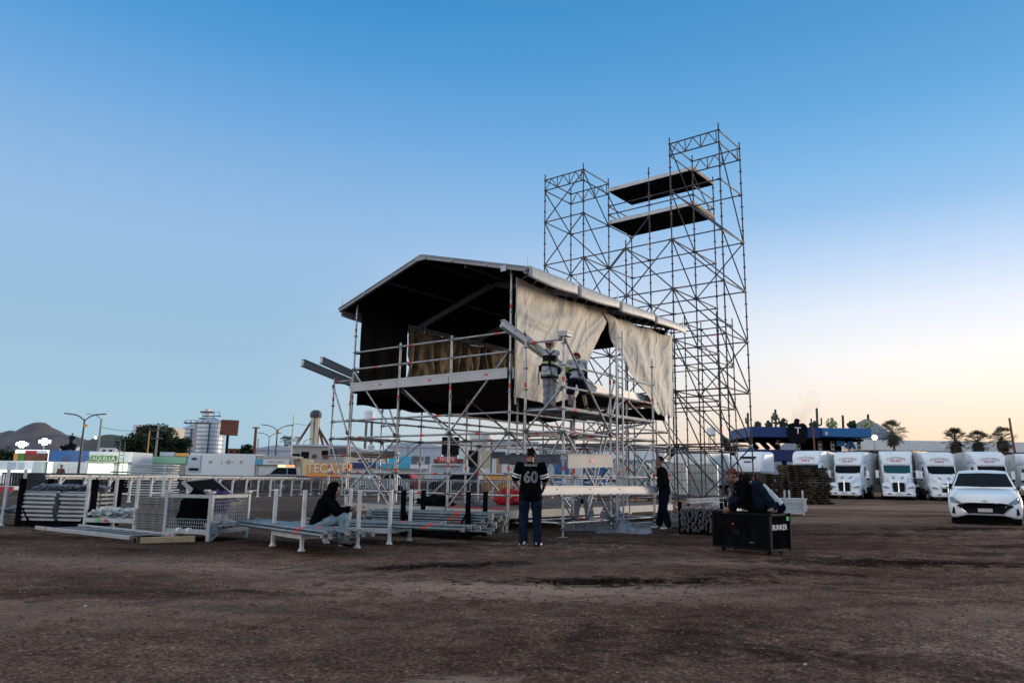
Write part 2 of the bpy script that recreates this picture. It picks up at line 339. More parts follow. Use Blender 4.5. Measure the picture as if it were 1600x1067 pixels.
# ------------------------------------------------------------------ ground
def dirt_material():
    m = bpy.data.materials.new('dirt'); m.use_nodes = True; nt = m.node_tree; b = nt.nodes['Principled BSDF']; Lk = nt.links.new
    tc = nt.nodes.new('ShaderNodeTexCoord')
    def noi(scale, detail=6, rough=.6, mp=None, dist=0):
        n = nt.nodes.new('ShaderNodeTexNoise'); n.inputs['Scale'].default_value = scale; n.inputs['Detail'].default_value = detail; n.inputs['Roughness'].default_value = rough; n.inputs['Distortion'].default_value = dist
        if mp:
            k = nt.nodes.new('ShaderNodeMapping'); k.inputs['Scale'].default_value = mp; k.inputs['Location'].default_value = (3.1, 7.7, 0); Lk(tc.outputs['Object'], k.inputs[0]); Lk(k.outputs[0], n.inputs['Vector'])
        else: Lk(tc.outputs['Object'], n.inputs['Vector'])
        return n
    def cr(src, stops):
        r = nt.nodes.new('ShaderNodeValToRGB'); e = r.color_ramp.elements
        while len(e) < len(stops): e.new(.5)
        for el, (p, c) in zip(e, stops): el.position = p; el.color = (*c, 1)
        Lk(src, r.inputs['Fac']); return r
    def mixc(fac, a, c, blend='MIX'):
        x = nt.nodes.new('ShaderNodeMix'); x.data_type = 'RGBA'; x.blend_type = blend
        if isinstance(fac, float): x.inputs[0].default_value = fac
        else: Lk(fac, x.inputs[0])
        Lk(a, x.inputs[6])
        if isinstance(c, tuple): x.inputs[7].default_value = (*c, 1)
        else: Lk(c, x.inputs[7])
        return x.outputs[2]
    big = noi(.22, 7, .62, mp=(.7, 1.25, 1), dist=.4)
    base = cr(big.outputs['Fac'], [(.30, (.115, .069, .053)), (.43, (.195, .122, .094)), (.55, (.28, .182, .142)), (.70, (.45, .31, .245))])
    mid = noi(2.2, 8, .7)
    c = mixc(.75, base.outputs[0], cr(mid.outputs['Fac'], [(.28, (.45, .43, .43)), (.5, (1, 1, 1)), (.72, (1.55, 1.5, 1.45))]).outputs[0], 'MULTIPLY')
    vor = nt.nodes.new('ShaderNodeTexVoronoi'); vor.inputs['Scale'].default_value = 46; Lk(tc.outputs['Object'], vor.inputs['Vector'])
    grav = cr(vor.outputs['Color'], [(.0, (.18, .17, .17)), (.5, (.8, .8, .8)), (.84, (1.4, 1.35, 1.3)), (1, (3.4, 3.2, 3.1))])
    c = mixc(.8, c, grav.outputs[0], 'MULTIPLY')
    # damp dark patches, rusty earth
    damp = noi(.55, 6, .65, mp=(.55, 1.6, 1), dist=.6)
    c = mixc(cr(damp.outputs['Fac'], [(.60, (0, 0, 0)), (.68, (.85, .85, .85))]).outputs[0], c, (.028, .019, .016))
    # patches with a place of their own: damp oily soil, tyre bands, pale trodden earth, shade painted by the case, darker ground at the stage
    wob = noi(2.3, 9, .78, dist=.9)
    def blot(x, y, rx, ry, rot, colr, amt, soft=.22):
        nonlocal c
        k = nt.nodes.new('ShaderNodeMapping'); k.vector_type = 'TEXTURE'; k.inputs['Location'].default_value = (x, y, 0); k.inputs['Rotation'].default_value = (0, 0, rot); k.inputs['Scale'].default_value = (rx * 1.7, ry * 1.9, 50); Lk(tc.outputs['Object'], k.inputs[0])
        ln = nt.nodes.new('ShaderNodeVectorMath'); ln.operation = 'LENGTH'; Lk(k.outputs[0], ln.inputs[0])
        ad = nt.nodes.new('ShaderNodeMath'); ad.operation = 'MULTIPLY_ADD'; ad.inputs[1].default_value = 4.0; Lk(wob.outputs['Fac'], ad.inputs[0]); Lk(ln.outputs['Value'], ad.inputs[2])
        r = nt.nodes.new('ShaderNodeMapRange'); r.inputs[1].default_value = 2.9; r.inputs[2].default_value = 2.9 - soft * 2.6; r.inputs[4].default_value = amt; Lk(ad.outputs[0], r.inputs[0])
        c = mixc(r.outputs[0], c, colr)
    pale = (.50, .35, .275); wet_and_shade = (.010, .006, .005); rusty = (.10, .042, .022)
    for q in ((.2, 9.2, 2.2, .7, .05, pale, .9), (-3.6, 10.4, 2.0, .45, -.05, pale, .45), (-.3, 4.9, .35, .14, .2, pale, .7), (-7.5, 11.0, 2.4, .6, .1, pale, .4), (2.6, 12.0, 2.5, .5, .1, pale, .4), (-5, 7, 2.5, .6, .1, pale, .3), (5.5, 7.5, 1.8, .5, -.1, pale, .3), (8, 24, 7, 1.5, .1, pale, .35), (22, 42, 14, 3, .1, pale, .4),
              (1.2, 9.75, 1.9, .40, .06, wet_and_shade, .98), (-1.0, 11.2, 1.4, .30, .5, wet_and_shade, .98), (4.4, 11.0, .8, .25, -.1, wet_and_shade, .7), (3.2, 10.6, .6, .2, .2, wet_and_shade, .6), (7.4, 12.7, 1.3, .30, -.12, wet_and_shade, .85), (8.6, 14.0, 1.0, .25, .2, wet_and_shade, .6), (10.6, 15.8, 1.2, .35, -.1, wet_and_shade, .7), (12.6, 17.6, 1.2, .35, .1, wet_and_shade, .6), (8.6, 18.5, 1.9, .4, -.06, wet_and_shade, .7), (12.5, 20.2, 2.2, .5, .05, wet_and_shade, .85), (5.8, 12.5, 1.6, .5, .0, wet_and_shade, .85), (-9.4, 14.6, 1.6, .5, .15, wet_and_shade, .8), (-9.8, 14.2, 4, 1.4, .05, rusty, .6), (1.5, 6.3, 1.2, .5, .3, wet_and_shade, .5), (-4.5, 8.2, 1.4, .3, .0, wet_and_shade, .5), (3.2, 5.6, 1.4, .35, -.2, wet_and_shade, .55), (2.6, 15.6, 2.0, .4, .1, wet_and_shade, .7), (-2, 14.6, 3, .35, 0, wet_and_shade, .7),
              (6.5, 9.0, 4, .10, .32, wet_and_shade, .4), (6.9, 10.3, 4, .10, .32, wet_and_shade, .4), (-1.5, 7.2, 3, .10, -.18, wet_and_shade, .3), (0, 20.5, 8, 5.5, -.66, (.05, .036, .03), .7), (-14, 34, 12, 14, .2, (.11, .10, .095), .75)):
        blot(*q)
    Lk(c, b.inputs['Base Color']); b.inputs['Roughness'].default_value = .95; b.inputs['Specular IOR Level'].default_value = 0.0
    fine = noi(26, 6, .75)
    add = nt.nodes.new('ShaderNodeMath'); add.operation = 'MULTIPLY_ADD'; add.inputs[1].default_value = .5
    Lk(vor.outputs['Distance'], add.inputs[0]); Lk(fine.outputs['Fac'], add.inputs[2])
    a2 = nt.nodes.new('ShaderNodeMath'); a2.operation = 'MULTIPLY_ADD'; a2.inputs[1].default_value = 1.6; Lk(mid.outputs['Fac'], a2.inputs[0]); Lk(add.outputs[0], a2.inputs[2])
    bp = nt.nodes.new('ShaderNodeBump'); bp.inputs['Strength'].default_value = 1.0; bp.inputs['Distance'].default_value = .06
    Lk(a2.outputs[0], bp.inputs['Height']); Lk(bp.outputs['Normal'], b.inputs['Normal'])
    return m
def axis(stops):
    out = []
    for a, b_, st in stops:
        k = max(1, int(round((b_ - a) / st)))
        out += [a + (b_ - a) * i / k for i in range(k)]
    return out + [stops[-1][1]]
gx = axis([(-6000, -400, 800), (-400, -60, 40), (-60, -16, 4), (-16, 16, .22), (16, 60, 2), (60, 400, 40), (400, 6000, 800)])
gy = axis([(-200, -4, 49), (-4, 2, 2), (2, 14, .14), (14, 30, .3), (30, 70, 2), (70, 400, 30), (400, 8000, 760)])
gv = []
for y in gy:
    for x in gx:
        near = max(0, 1 - max(0, math.hypot(x, y - 8) - 22) / 20)
        z = ground_z(x, y) + near * (.030 * fbm(x * .45, y * .45, 1.3, 3) + .020 * fbm(x * 1.9, y * 1.9, 4.0, 3)) - .012
        gv.append((x, y, z))
W_ = len(gx)
gf = [(j * W_ + i, j * W_ + i + 1, (j + 1) * W_ + i + 1, (j + 1) * W_ + i) for j in range(len(gy) - 1) for i in range(W_ - 1)]
gm = MB(); gm.v = [V(p) for p in gv]; gm.f = gf; gm.m = [0] * len(gf)
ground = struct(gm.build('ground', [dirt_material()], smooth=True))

# gravel lying on the dirt
pb = MB(); rnd = random.Random(3)
for i in range(9000):
    y = 2.6 + 17 * rnd.random() ** 1.6; x = rnd.uniform(-.75, .75) * (y + 2)
    s_ = rnd.uniform(.005, .017) * (1 + .02 * y)
    z = ground_z(x, y) + .030 * fbm(x * .45, y * .45, 1.3, 3) + .020 * fbm(x * 1.9, y * 1.9, 4.0, 3) - .012
    R = Matrix.Rotation(rnd.uniform(0, 6.28), 3, 'Z') @ Matrix.Rotation(rnd.uniform(0, .6), 3, 'X')
    pb.ell((x, y, z + s_ * .25), (s_, s_ * rnd.uniform(.6, .9), s_ * rnd.uniform(.4, .7)), 1 if rnd.random() < .003 else 0, 6, 3, R)
struct(pb.build('gravel', ['stone', 'litter']), 'stuff')

# ------------------------------------------------------------------ hills
def hill(name, x0, x1, yc, depth, heightf, matn, seed):
    def fn(s, t):
        x = x0 + (x1 - x0) * s; y = yc + depth * (t - .5)
        k = max(0, 1 - abs(2 * t - 1)) ** .8
        r = fbm(x / 260 + seed, y / 260, seed, 5) + .9 * fbm(x / 85, y / 85 + seed, seed, 5)
        return (x, y, max(-3, heightf(x) * k * (1 + .28 * r * (1 - k * .6)) - 3))
    m_ = MB(); m_.grid(fn, 120, 36); return struct(m_.build(name, matn, smooth=True))
def bumps(lst):
    def f(x): return max(h * max(0, 1 - ((x - c) / w_) ** 2) ** p for c, w_, h, p in lst)
    return f
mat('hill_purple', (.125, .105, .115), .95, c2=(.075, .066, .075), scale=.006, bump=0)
mat('hill_blue', (.20, .215, .25), .95, c2=(.15, .165, .20), scale=.004)  # haze of distance put into the far hill colour
mat('hill_near', (.11, .10, .085), .95, c2=(.055, .06, .045), scale=.02)
hill('mountain', -2600, -1000, 2500, 900, bumps([(-1580, 150, 158, 1.2), (-1590, 420, 132, 1.0), (-1800, 300, 132, 1.0), (-1400, 300, 78, 1.2), (-1960, 420, 118, 1.0), (-2350, 500, 90, 1)]), 'hill_purple', 2.1)
hill('hill', -260, -120, 330, 90, bumps([(-176, 27, 20, 1), (-150, 30, 20, 1.2), (-205, 40, 13, 1)]), 'hill_near', 5.3)
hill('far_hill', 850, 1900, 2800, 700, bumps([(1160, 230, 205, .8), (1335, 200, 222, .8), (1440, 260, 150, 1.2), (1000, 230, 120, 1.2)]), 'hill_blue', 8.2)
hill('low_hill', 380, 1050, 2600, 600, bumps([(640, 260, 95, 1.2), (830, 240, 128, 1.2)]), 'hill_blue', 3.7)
# ------------------------------------------------------------------ scaffold pieces
TR = .0285
def pole_mb(p, q, red=True, every=.5, first=.0, rosette=True):
    m = MB(); p, q = V(p), V(q); m.tube(p, q, TR, 0, 8)
    L_ = q.z - p.z
    if rosette:
        k = 0
        while first + k * every < L_ - .02:
            z = p.z + first + k * every; m.tube((p.x, p.y, z - .008), (p.x, p.y, z + .008), .062, 1, 8)
            m.tube((p.x, p.y, z - .03), (p.x, p.y, z + .03), .036, 0, 8); k += 1
    if red:
        z = p.z + 1.12 + .3 * random.random()
        while z < q.z - .1:
            m.tube((p.x, p.y, z), (p.x, p.y, z + .11), TR * 1.12, 2, 8); z += 2.0
    return m
def base_mb(p):
    m = MB(); m.tube((p[0], p[1], p[2]), (p[0], p[1], p[2] + .34), .019, 0, 8); m.box((p[0], p[1], p[2] + .006), (.15, .15, .012), 0)
    m.tube((p[0], p[1], p[2] + .16), (p[0], p[1], p[2] + .20), .05, 1, 6); return m
def ledger_mb(p, q, mark=True):
    m = MB(); p, q = V(p), V(q); d = (q - p).normalized()
    m.tube(p + d * .05, q - d * .05, TR * .96, 0, 8)
    for c, s_ in ((p, 1), (q, -1)): m.bar(c + d * .03 * s_, c + d * .13 * s_, .05, .075, 1)
    if mark and random.random() < .65:
        c = p.lerp(q, random.choice((.22, .5, .78))); m.tube(c - d * .07, c + d * .07, TR * 1.1, 2, 8)
    return m
def brace_mb(p, q):
    m = MB(); p, q = V(p), V(q); d = (q - p).normalized(); m.tube(p, q, TR * .9, 0, 8)
    for c, s_ in ((p, 1), (q, -1)): m.bar(c, c + d * .1 * s_, .06, .06, 1)
    return m
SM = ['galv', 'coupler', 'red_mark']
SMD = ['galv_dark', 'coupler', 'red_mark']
def lattice_mb(p, q, h):
    m = MB(); p, q = V(p), V(q); up = V((0, 0, h)); m.tube(p, q, TR, 0); m.tube(p + up, q + up, TR, 0)
    k = 6
    for i in range(k):
        a = p.lerp(q, (i + .3) / (k - .4 + .8)); b_ = p.lerp(q, (i + 1.3) / (k - .4 + .8))
        if i % 2: m.tube(a + up, b_, TR * .7, 0, 6); 
        else: m.tube(a, b_ + up, TR * .7, 0, 6)
        if i in (0, 2, 4): m.tube(a, a + up, TR * .7, 0, 6)
    return m

# ------------------------------------------------------------------ the stage tower under the gable roof
SY = math.radians(-38)
stage = thing('stage_scaffold', 'steel scaffold stage with a dark gable roof and a raised plank deck', 'stage scaffold', (-.036, 18.14, 0), SY)
def S(u, v, z=0):
    return V((-.036 + u * math.cos(SY) - v * math.sin(SY), 18.14 + u * math.sin(SY) + v * math.cos(SY), z))
U = [0, -1.98, -3.93, -5.88]; VV = [0, 2.9, 5.8, 8.7]
LZ = .34
def par(name, m, mats=SM, root=stage, **k): return m.build(name, mats, root, **k)
ROOF = lambda u: 6.32 + (.98 * (1 - abs(u + 2.95) / 3.6))
for iu, u in enumerate(U):
    for iv, v in enumerate(VV):
        edge = iu in (0, 3)
        if iv in (1, 2) and iu in (1, 2): top = 3.6
        elif iu in (1, 2): top = 4.95
        else: top = ROOF(u) - .06
        par('scaffold_post', pole_mb((u, v, .22), (u, v, top), first=.12))
        par('base_jack', base_mb((u, v, 0)))
def lg(a, b, name='ledger'): par(name, ledger_mb(a, b))
for z in (LZ, LZ + .5, LZ + 2, LZ + 2.5):
    for iv, v in enumerate(VV):
        for k in range(3):
            if z == LZ + .5 and iv != 0: continue
            if z == LZ + 2.5 and iv in (1, 2): continue
            lg((U[k], v, z), (U[k + 1], v, z))
    for iu, u in enumerate(U):
        if iu in (1, 2) and z != LZ + 2.5: continue
        if z == LZ + .5 and iu == 3: continue
        for k in range(3): lg((u, VV[k], z), (u, VV[k + 1], z))
for k in range(3): lg((0, VV[k], LZ + 1), (0, VV[k + 1], LZ + 1)); lg((U[k], 0, LZ + 1), (U[k + 1], 0, LZ + 1))
# guard rails round the deck
for z in (LZ + 4, LZ + 4.5):
    for k in range(3):
        lg((U[k], 0, z), (U[k + 1], 0, z), 'guard_rail'); lg((-5.88, VV[k], z), (-5.88, VV[k + 1], z), 'guard_rail')
    lg((0, 0, z), (0, 2.9, z), 'guard_rail'); lg((0, 5.8, z), (0, 8.7, z), 'guard_rail')
for u in (0, -5.88):
    for k in range(3): lg((u, VV[k], 6.05), (u, VV[k + 1], 6.05), 'eave_ledger')
def bc(a, b): par('brace', brace_mb(a, b))
bc((0, -.05, LZ + 4), (-1.98, -.05, LZ + 2)); bc((0, -.05, LZ + 2), (-1.98, -.05, LZ + .1)); bc((-5.88, -.05, LZ + 4), (-3.93, -.05, LZ + 2))
bc((-5.88, -.05, LZ + 2), (-3.93, -.05, LZ)); bc((-3.93, -.05, LZ + 1.9), (-5.88, -.05, LZ + .4)); bc((-1.98, .05, LZ + 2), (-3.93, .05, LZ + 3.4))
bc((-5.83, 0, 6.0), (-5.83, 2.9, LZ + 4)); bc((-5.83, 2.9, 5.9), (-5.83, 5.8, LZ + 4)); bc((-5.83, 5.8, LZ + 4), (-5.83, 8.7, 5.9))
bc((.05, 0, LZ + 2), (.05, 2.9, LZ)); bc((.05, 2.9, LZ), (.05, 5.8, LZ + 2)); bc((.05, 5.8, LZ + 2), (.05, 8.7, LZ)); bc((.05, 8.7, LZ + 2.0), (.05, 5.8, LZ + 3.3)); bc((.05, 5.8, LZ + 3.4), (.05, 2.9, LZ + 2))
for k in range(3):
    bc((-1.98, VV[k], LZ + 2), (-1.98, VV[k + 1], LZ)); bc((-3.93, VV[k + 1], LZ + 2), (-3.93, VV[k], LZ + 3.3)); bc((-5.83, VV[k], LZ), (-5.83, VV[k + 1], LZ + 2))
    bc((U[k], 8.75, LZ), (U[k + 1], 8.75, LZ + 2)); bc((U[k], 5.85, LZ + 2), (U[k + 1], 5.85, LZ + 3.3))
# main deck with its planks, aluminium edge boards, dark underside
dk = MB()
n_ = 19
for i in range(n_):
    v0 = -.10 + i * 8.9 / n_; dk.box((-2.94, v0 + .232, 3.80), (5.9, .455, .055), 0)
for i in range(12): dk.box((-5.88 + i * .535, 4.35, 3.70), (.05, 8.7, .13), 0)
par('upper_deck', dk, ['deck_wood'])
for k in range(3):
    e = MB(); e.box(((U[k] + U[k + 1]) / 2, -.075, 3.80), (1.94, .045, .26), 0); e.box(((U[k] + U[k + 1]) / 2, -.10, 3.90), (1.94, .012, .03), 0); e.box(((U[k] + U[k + 1]) / 2 + .3, -.099, 3.80), (.12, .004, .05), 1)
    par('edge_board', e, ['alu_white', 'red_mark'])
    e = MB(); e.box((.075, (VV[k] + VV[k + 1]) / 2, 3.80), (.045, 2.86, .26), 0); par('edge_board', e, ['alu_white'])
# black cloth under the deck; its back strip added to thicken the dark underside
sk = MB(); sk.grid(lambda s, t: (-5.80, .1 + 8.5 * s, 3.66 - .38 * t + .03 * math.sin(s * 40) * t), 60, 4, 0, .01); sk.grid(lambda s, t: (-5.8 + 5.7 * s, 8.62, 3.68 - (.30 + .12 * s) * t + .03 * math.sin(s * 30) * t), 50, 4, 0, .01); par('deck_skirt_and_dark_strip', sk, ['dark_tarp'])
# ground level deck
lo = MB()
for i in range(14): lo.box((-2.94, .05 + i * .62 + .3, .47), (5.8, .612, .05), 0)
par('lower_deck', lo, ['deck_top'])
for a, b_ in (((-5.85, -.06), (0, -.06)), ((.06, -.05), (.06, 8.7))):
    e = MB(); n2 = 3
    for k in range(n2):
        p, q = V((*a, .40)).lerp(V((*b_, .40)), k / n2 + .004), V((*a, .40)).lerp(V((*b_, .40)), (k + 1) / n2 - .004); e.bar(p, q, .05, .19, 0)
        c = p.lerp(q, .4)
    e.bar(V((*a, .40)).lerp(V((*b_, .40)), .13) - V((0, .03, 0)), V((*a, .40)).lerp(V((*b_, .40)), .145) - V((0, .03, 0)), .02, .06, 1)
    par('deck_edge', e, ['deck_edge', 'red_mark'])
# gable roof
rl, rr_, rc = -6.35, .66, -2.95
zl, zr, zc = 6.22, 6.36, 7.30
roof = MB()
for a, za in ((rl, zl), (rr_, zr)):
    def fn(s, t, a=a, za=za):
        u = rc + (a - rc) * s; v = -.28 + 9.05 * t
        return (u, v, zc + (za - zc) * s - .035 * math.sin(s * PI) * abs(math.sin(t * 3 * PI)))
    roof.grid(fn, 10, 24, 0)
    roof.grid(lambda s, t, fn=fn: V(fn(s, t)) - V((0, 0, .07)), 10, 24, 1)
rob = par('roof', roof, ['pvc_top', 'pvc_black'], smooth=True)
for v in (-.28, 2.9, 5.8, 8.76):
    f_ = MB()
    for a, za in ((rl, zl), (rr_, zr)):
        k_ = .12 if v < 0 or v > 8.5 else .2; p, q = V((rc, v, zc - .02 - k_ / 2)), V((a, v, za - .02 - k_ / 2)); f_.bar(p, q, .09, k_, 0)
        f_.bar(p + V((0, -.05, k_ / 2 - .015)), q + V((0, -.05, k_ / 2 - .015)), .03, .03, 0)
        for t in (.33, .66): c = p.lerp(q, t); f_.box((c.x, v - .05, c.z), (.1, .02, .09), 0)
    f_.box((rc, v - .052, zc - .13), (.42, .02, .13), 0); f_.box((0, v - .052, 6.40), (.18, .02, .16), 1 if v < 0 else 0)
    f_.build('rafter', ['fascia', 'blue_roof'] if v < 0 or v > 8.5 else ['fascia', 'galv_dark'], rob, bevel=.006)
for a, za in ((rl, zl), (rr_, zr)):
    for k in range(4):
        g = MB(); v0, v1 = -.2 + k * 2.23, -.2 + (k + 1) * 2.23 - .06; sg = 1 if a > 0 else -1
        def fn(s, t, v0=v0, v1=v1, a=a, za=za, sg=sg):
            v = v0 + (v1 - v0) * s; sag = .02 * math.sin(s * PI)
            return (a + sg * (.02 + .015 * math.sin(t * PI) + sag), v, za + .03 - (.27 + .05 * math.sin(s * 3 + k)) * t - sag * (1 if t > .05 else .4))
        g.grid(fn, 14, 5, 0, .02); g.build('eave_valance', ['pvc_top'], rob, smooth=True)
    e = MB(); e.tube((a - (.05 if a > 0 else -.05), -.25, za - .12), (a - (.05 if a > 0 else -.05), 8.75, za - .12), .05, 0); 
    for k in range(5): e.tube((a, -.2 + k * 2.2, za - .1), (a, -.2 + k * 2.2, za + .30), .012, 0, 6)
    e.build('eave_beam', ['galv'], rob)
pr = MB()
for u in (-4.4, -2.95, -1.4): pr.tube((u, -.2, ROOF(u) - .22 + .05), (u, 9, ROOF(u) - .17), .035, 0)
pr.build('purlin', ['galv_dark'], rob)

# ---- working bay standing against the right hand side
bay = thing('work_scaffold', 'narrow two bay scaffold standing against the tarpaulin side of the stage', 'work scaffold', (-.036, 18.14, 0), SY)
BU = [.80, 1.87]; BV = [-.42, 1.65, 3.9]
tops = {(.80, -.42): 4.45, (1.87, -.42): 4.45, (.80, 1.65): 4.3, (1.87, 1.65): 4.05, (.80, 3.9): 4.6, (1.87, 3.9): 4.5}
for (u, v), t in tops.items():
    par('scaffold_post', pole_mb((u, v, .2), (u, v, t), first=.10), root=bay); par('base_jack', base_mb((u, v, 0)), root=bay)
def lb(a, b, n='ledger'): par(n, ledger_mb(a, b), root=bay)
BZ = .30
for z in (BZ, BZ + 2, BZ + 2.5):
    for v in BV: lb((.8, v, z), (1.87, v, z))
    for u in BU:
        for k in (0, 1): lb((u, BV[k], z), (u, BV[k + 1], z))
for z in (BZ + .98,): 
    for k in (0, 1): lb((.8, BV[k], z), (.8, BV[k + 1], z))
for z in (BZ + 3.0, BZ + 3.5):
    for k in (0, 1): lb((1.87, BV[k], z), (1.87, BV[k + 1], z), 'guard_rail')
lb((.8, -.42, BZ + 4.1), (1.87, -.42, BZ + 4.1), 'guard_rail')
for a, b_ in (((1.9, -.42, BZ + 4.1), (1.9, 1.65, BZ + 2)), ((1.9, -.42, BZ + 2), (1.9, 1.65, BZ)), ((.8, -.45, BZ + .05), (1.87, -.45, BZ + 2)), ((1.9, 3.9, BZ + 2), (1.9, 1.65, BZ)),
              ((.8, -.45, BZ + 2), (1.87, -.45, BZ + 3)), ((.77, -.42, BZ + 2), (.77, 1.65, BZ)), ((1.2, 1.6, BZ), (.8, 3.9, BZ + 3.4)), ((1.35, 1.4, BZ + .3), (1.1, 3.2, BZ + 3.6)), ((1.0, 1.65, BZ + 2), (1.87, 3.9, BZ + 2.5))):
    par('brace', brace_mb(a, b_), root=bay)
for k in (0, 1):
    for i in range(3):
        p = MB(); p.box((.98 + i * .33, (BV[k] + BV[k + 1]) / 2, BZ + 2.55), (.31, BV[k + 1] - BV[k] - .06, .04), 0); par('plank', p, ['galv_dark'], root=bay)
wb = MB(); wb.box((1.55, -.42, BZ + 1.43), (.02, .01, .01), 0)
e = MB(); e.bar((-.9, -.15, 1.78), (1.83, -.32, 1.78), .05, .01, 0)
# box beam laid across the lifts at chest height: one dark under, one pale plank
for a, b_, mt, h in ((S(.55, -1.05, 1.66), S(1.86, -.52, 1.68), 'galv_dark', .2), (S(1.93, -.35, 1.64), S(1.93, 1.60, 1.70), 'deck_edge', .30)):
    m = MB(); m.bar(a, b_, .05, h, 0); m.bar(a + V((0, 0, h / 2)), b_ + V((0, 0, h / 2)), .09, .02, 0)
    d = (b_ - a).normalized(); nrm_ = V((d.y, -d.x, 0)); c = a.lerp(b_, .52) + nrm_ * .03
    m.bar(c - d * .09, c + d * .09, .012, .06, 1)
    tag(m.build('edge_board', [mt, 'red_mark']), 'cream edge board with a red mark hooked along the work scaffold beside the ladder' if mt == 'deck_edge' else 'grey edge board hooked at chest height above the jersey man', 'board')

# ladder
ld = MB(); la = S(1.96, 1.78, 0); lr = V((math.cos(SY + PI / 2), math.sin(SY + PI / 2), 0)) * .30
for o in (V((0, 0, 0)), lr): ld.tube(la + o + V((0, 0, .25)), la + o + V((.02, 0, 5.0)), .024, 0)
for i in range(16): z = .45 + i * .29; ld.tube(la + V((0, 0, z)), la + lr + V((0, 0, z)), .015, 0, 6)
tag(ld.build('ladder', ['alu']), 'tall narrow aluminium ladder standing upright on the right of the work scaffold', 'ladder')

# ---- small bay on the left with the two beams sticking out
lbay = thing('side_scaffold', 'slim scaffold bay standing on the left of the stage under two jutting beams', 'side scaffold', (0, 0, 0), 0)
def LP(u, v, z=0): return S(-5.88 + u, v, z)
for (u, v) in ((-.2, .1), (-1.0, .1), (-.2, 2.1), (-1.0, 2.1)):
    p = LP(u, v); par('scaffold_post', pole_mb((p.x, p.y, .2), (p.x, p.y, 4.15 if v < 1 else 4.0), first=.12), root=lbay); par('base_jack', base_mb(p), root=lbay)
for z in (LZ, LZ + .98, LZ + 1.5, LZ + 2.0, LZ + 2.5, LZ + 3.7):
    for v in (.1, 2.1): par('ledger', ledger_mb(LP(-.2, v, z), LP(-1.0, v, z)), root=lbay)
    if z != LZ + 2.5:
        for u in (-.2, -1.0): par('ledger', ledger_mb(LP(u, .1, z), LP(u, 2.1, z)), root=lbay)
for a, b_ in ((LP(-1.0, .06, LZ + 3.6), LP(-.2, .06, LZ + 2.1)), (LP(-1.0, .06, LZ + 2), LP(-.2, .06, LZ + .6)), (LP(-.17, .1, LZ + 2), LP(-.17, 2.1, LZ)), (LP(-1.0, 2.15, LZ + 2), LP(-.2, 2.15, LZ)), (LP(-1.0, 2.15, LZ + 3.6), LP(-.2, 2.15, LZ + 2))):
    par('brace', brace_mb(a, b_), root=lbay)
t_ = MB(); a, b_ = LP(-.2, .1, LZ + 1.62), LP(-1.0, .1, LZ + 1.62); t_.bar(a, b_, .05, .16, 0); t_.bar(LP(-.2, 2.1, LZ + 1.62), LP(-1.0, 2.1, LZ + 1.62), .05, .16, 0); [t_.bar(LP(-.25 - .23 * q_, .1, LZ + 1.56), LP(-.25 - .23 * q_, 2.1, LZ + 1.56), .2, .04, 0) for q_ in range(4)]; par('toe_board', t_, ['galv_dark'], root=lbay)
def box_beam(p, q, w_, h_, label, mt='alu', m2='red_mark', grp=None):
    m = MB(); p, q = V(p), V(q); d = (q - p).normalized(); m.bar(p, q, w_, h_, 0)
    m.bar(p + V((0, 0, h_ / 2)), q + V((0, 0, h_ / 2)), w_ + .02, .025, 0); m.bar(p - V((0, 0, h_ / 2)), q - V((0, 0, h_ / 2)), w_ + .02, .025, 0)
    for k in range(4): c = p.lerp(q, .12 + .25 * k); m.bar(c - d * .03 + V((0, 0, h_ * .1)), c + d * .03 + V((0, 0, h_ * .1)), w_ + .012, .03, 1)
    return tag(m.build('aluminium_beam', [mt, 'galv_dark'], bevel=.005), label, 'beam', grp)
box_beam((-6.28, 22.0, 4.56), (-4.55, 24.6, 3.98), .12, .20, 'outer grey aluminium beam sticking out past the left scaffold bay')
box_beam((-5.98, 23.0, 4.80), (-3.9, 26.2, 4.05), .12, .20, 'inner aluminium beam jutting out just under the stage corner post')

# ------------------------------------------------------------------ tarpaulins
def wr(s, t, k): return .035 * fbm(s * 3.2 + k, t * 2 + s, k, 2) + .022 * (1 - abs(fbm(s * 6 + t * 3.5, t * 2.2 - s * 2 + k, 2.0, 2))) ** 3 
tp = MB()
def vrt(t): return (4.42 if t < .12 else 4.42 - 1.75 * ((t - .12) / .88) ** .95)
def fn(s, t):
    v = -.02 + s * (vrt(t) + .02); z = 6.22 - .12 * math.sin(s * PI) ** 2 - t * (3.03 - .2 * s)
    pull = s * t
    d = .09 + wr(s * 1.2, t, 1) + .07 * math.sin((s * 13 + pull * 9)) * pull + .014 * math.sin(s * 30 + 3 * t + 3 * fbm(s * 4, 0, 3)) * (.25 + .75 * (1 - t) ** 2)
    d += .09 * math.exp(-((t - .18 - .12 * math.sin(s * 5 + .5)) / .07) ** 2) * math.exp(-((s - .25) / .3) ** 2)
    d += .012 * math.exp(-(((v + .3) % 1.45 - .7) / .03) ** 2) + .010 * (math.exp(-((t - .36) / .013) ** 2) + math.exp(-((t - .68) / .013) ** 2))
    return S(d + .05, v, z)
tp.grid(fn, 150, 100, 0, .008)
for i in range(9): tp.path([S(.15, .2 + i * .5, 6.2 - .12 * math.sin((.2 + i * .5) / 4.42 * PI) ** 2 - .03), S(.22, .2 + i * .5, 6.24), S(.45, .2 + i * .5 + .03, 6.30)], .008, 1, 5)
tag(tp.build('tarpaulin', ['cream_tarp', 'post_white'], smooth=True), 'cream tarpaulin hung behind the two workers, pulled back at its lower edge', 'tarpaulin')
tp = MB()
def vl(t): return 4.1 + .38 * min(1, t / .12) if t < .12 else 4.48 + 2.9 * ((t - .12) / .88) ** 1.25
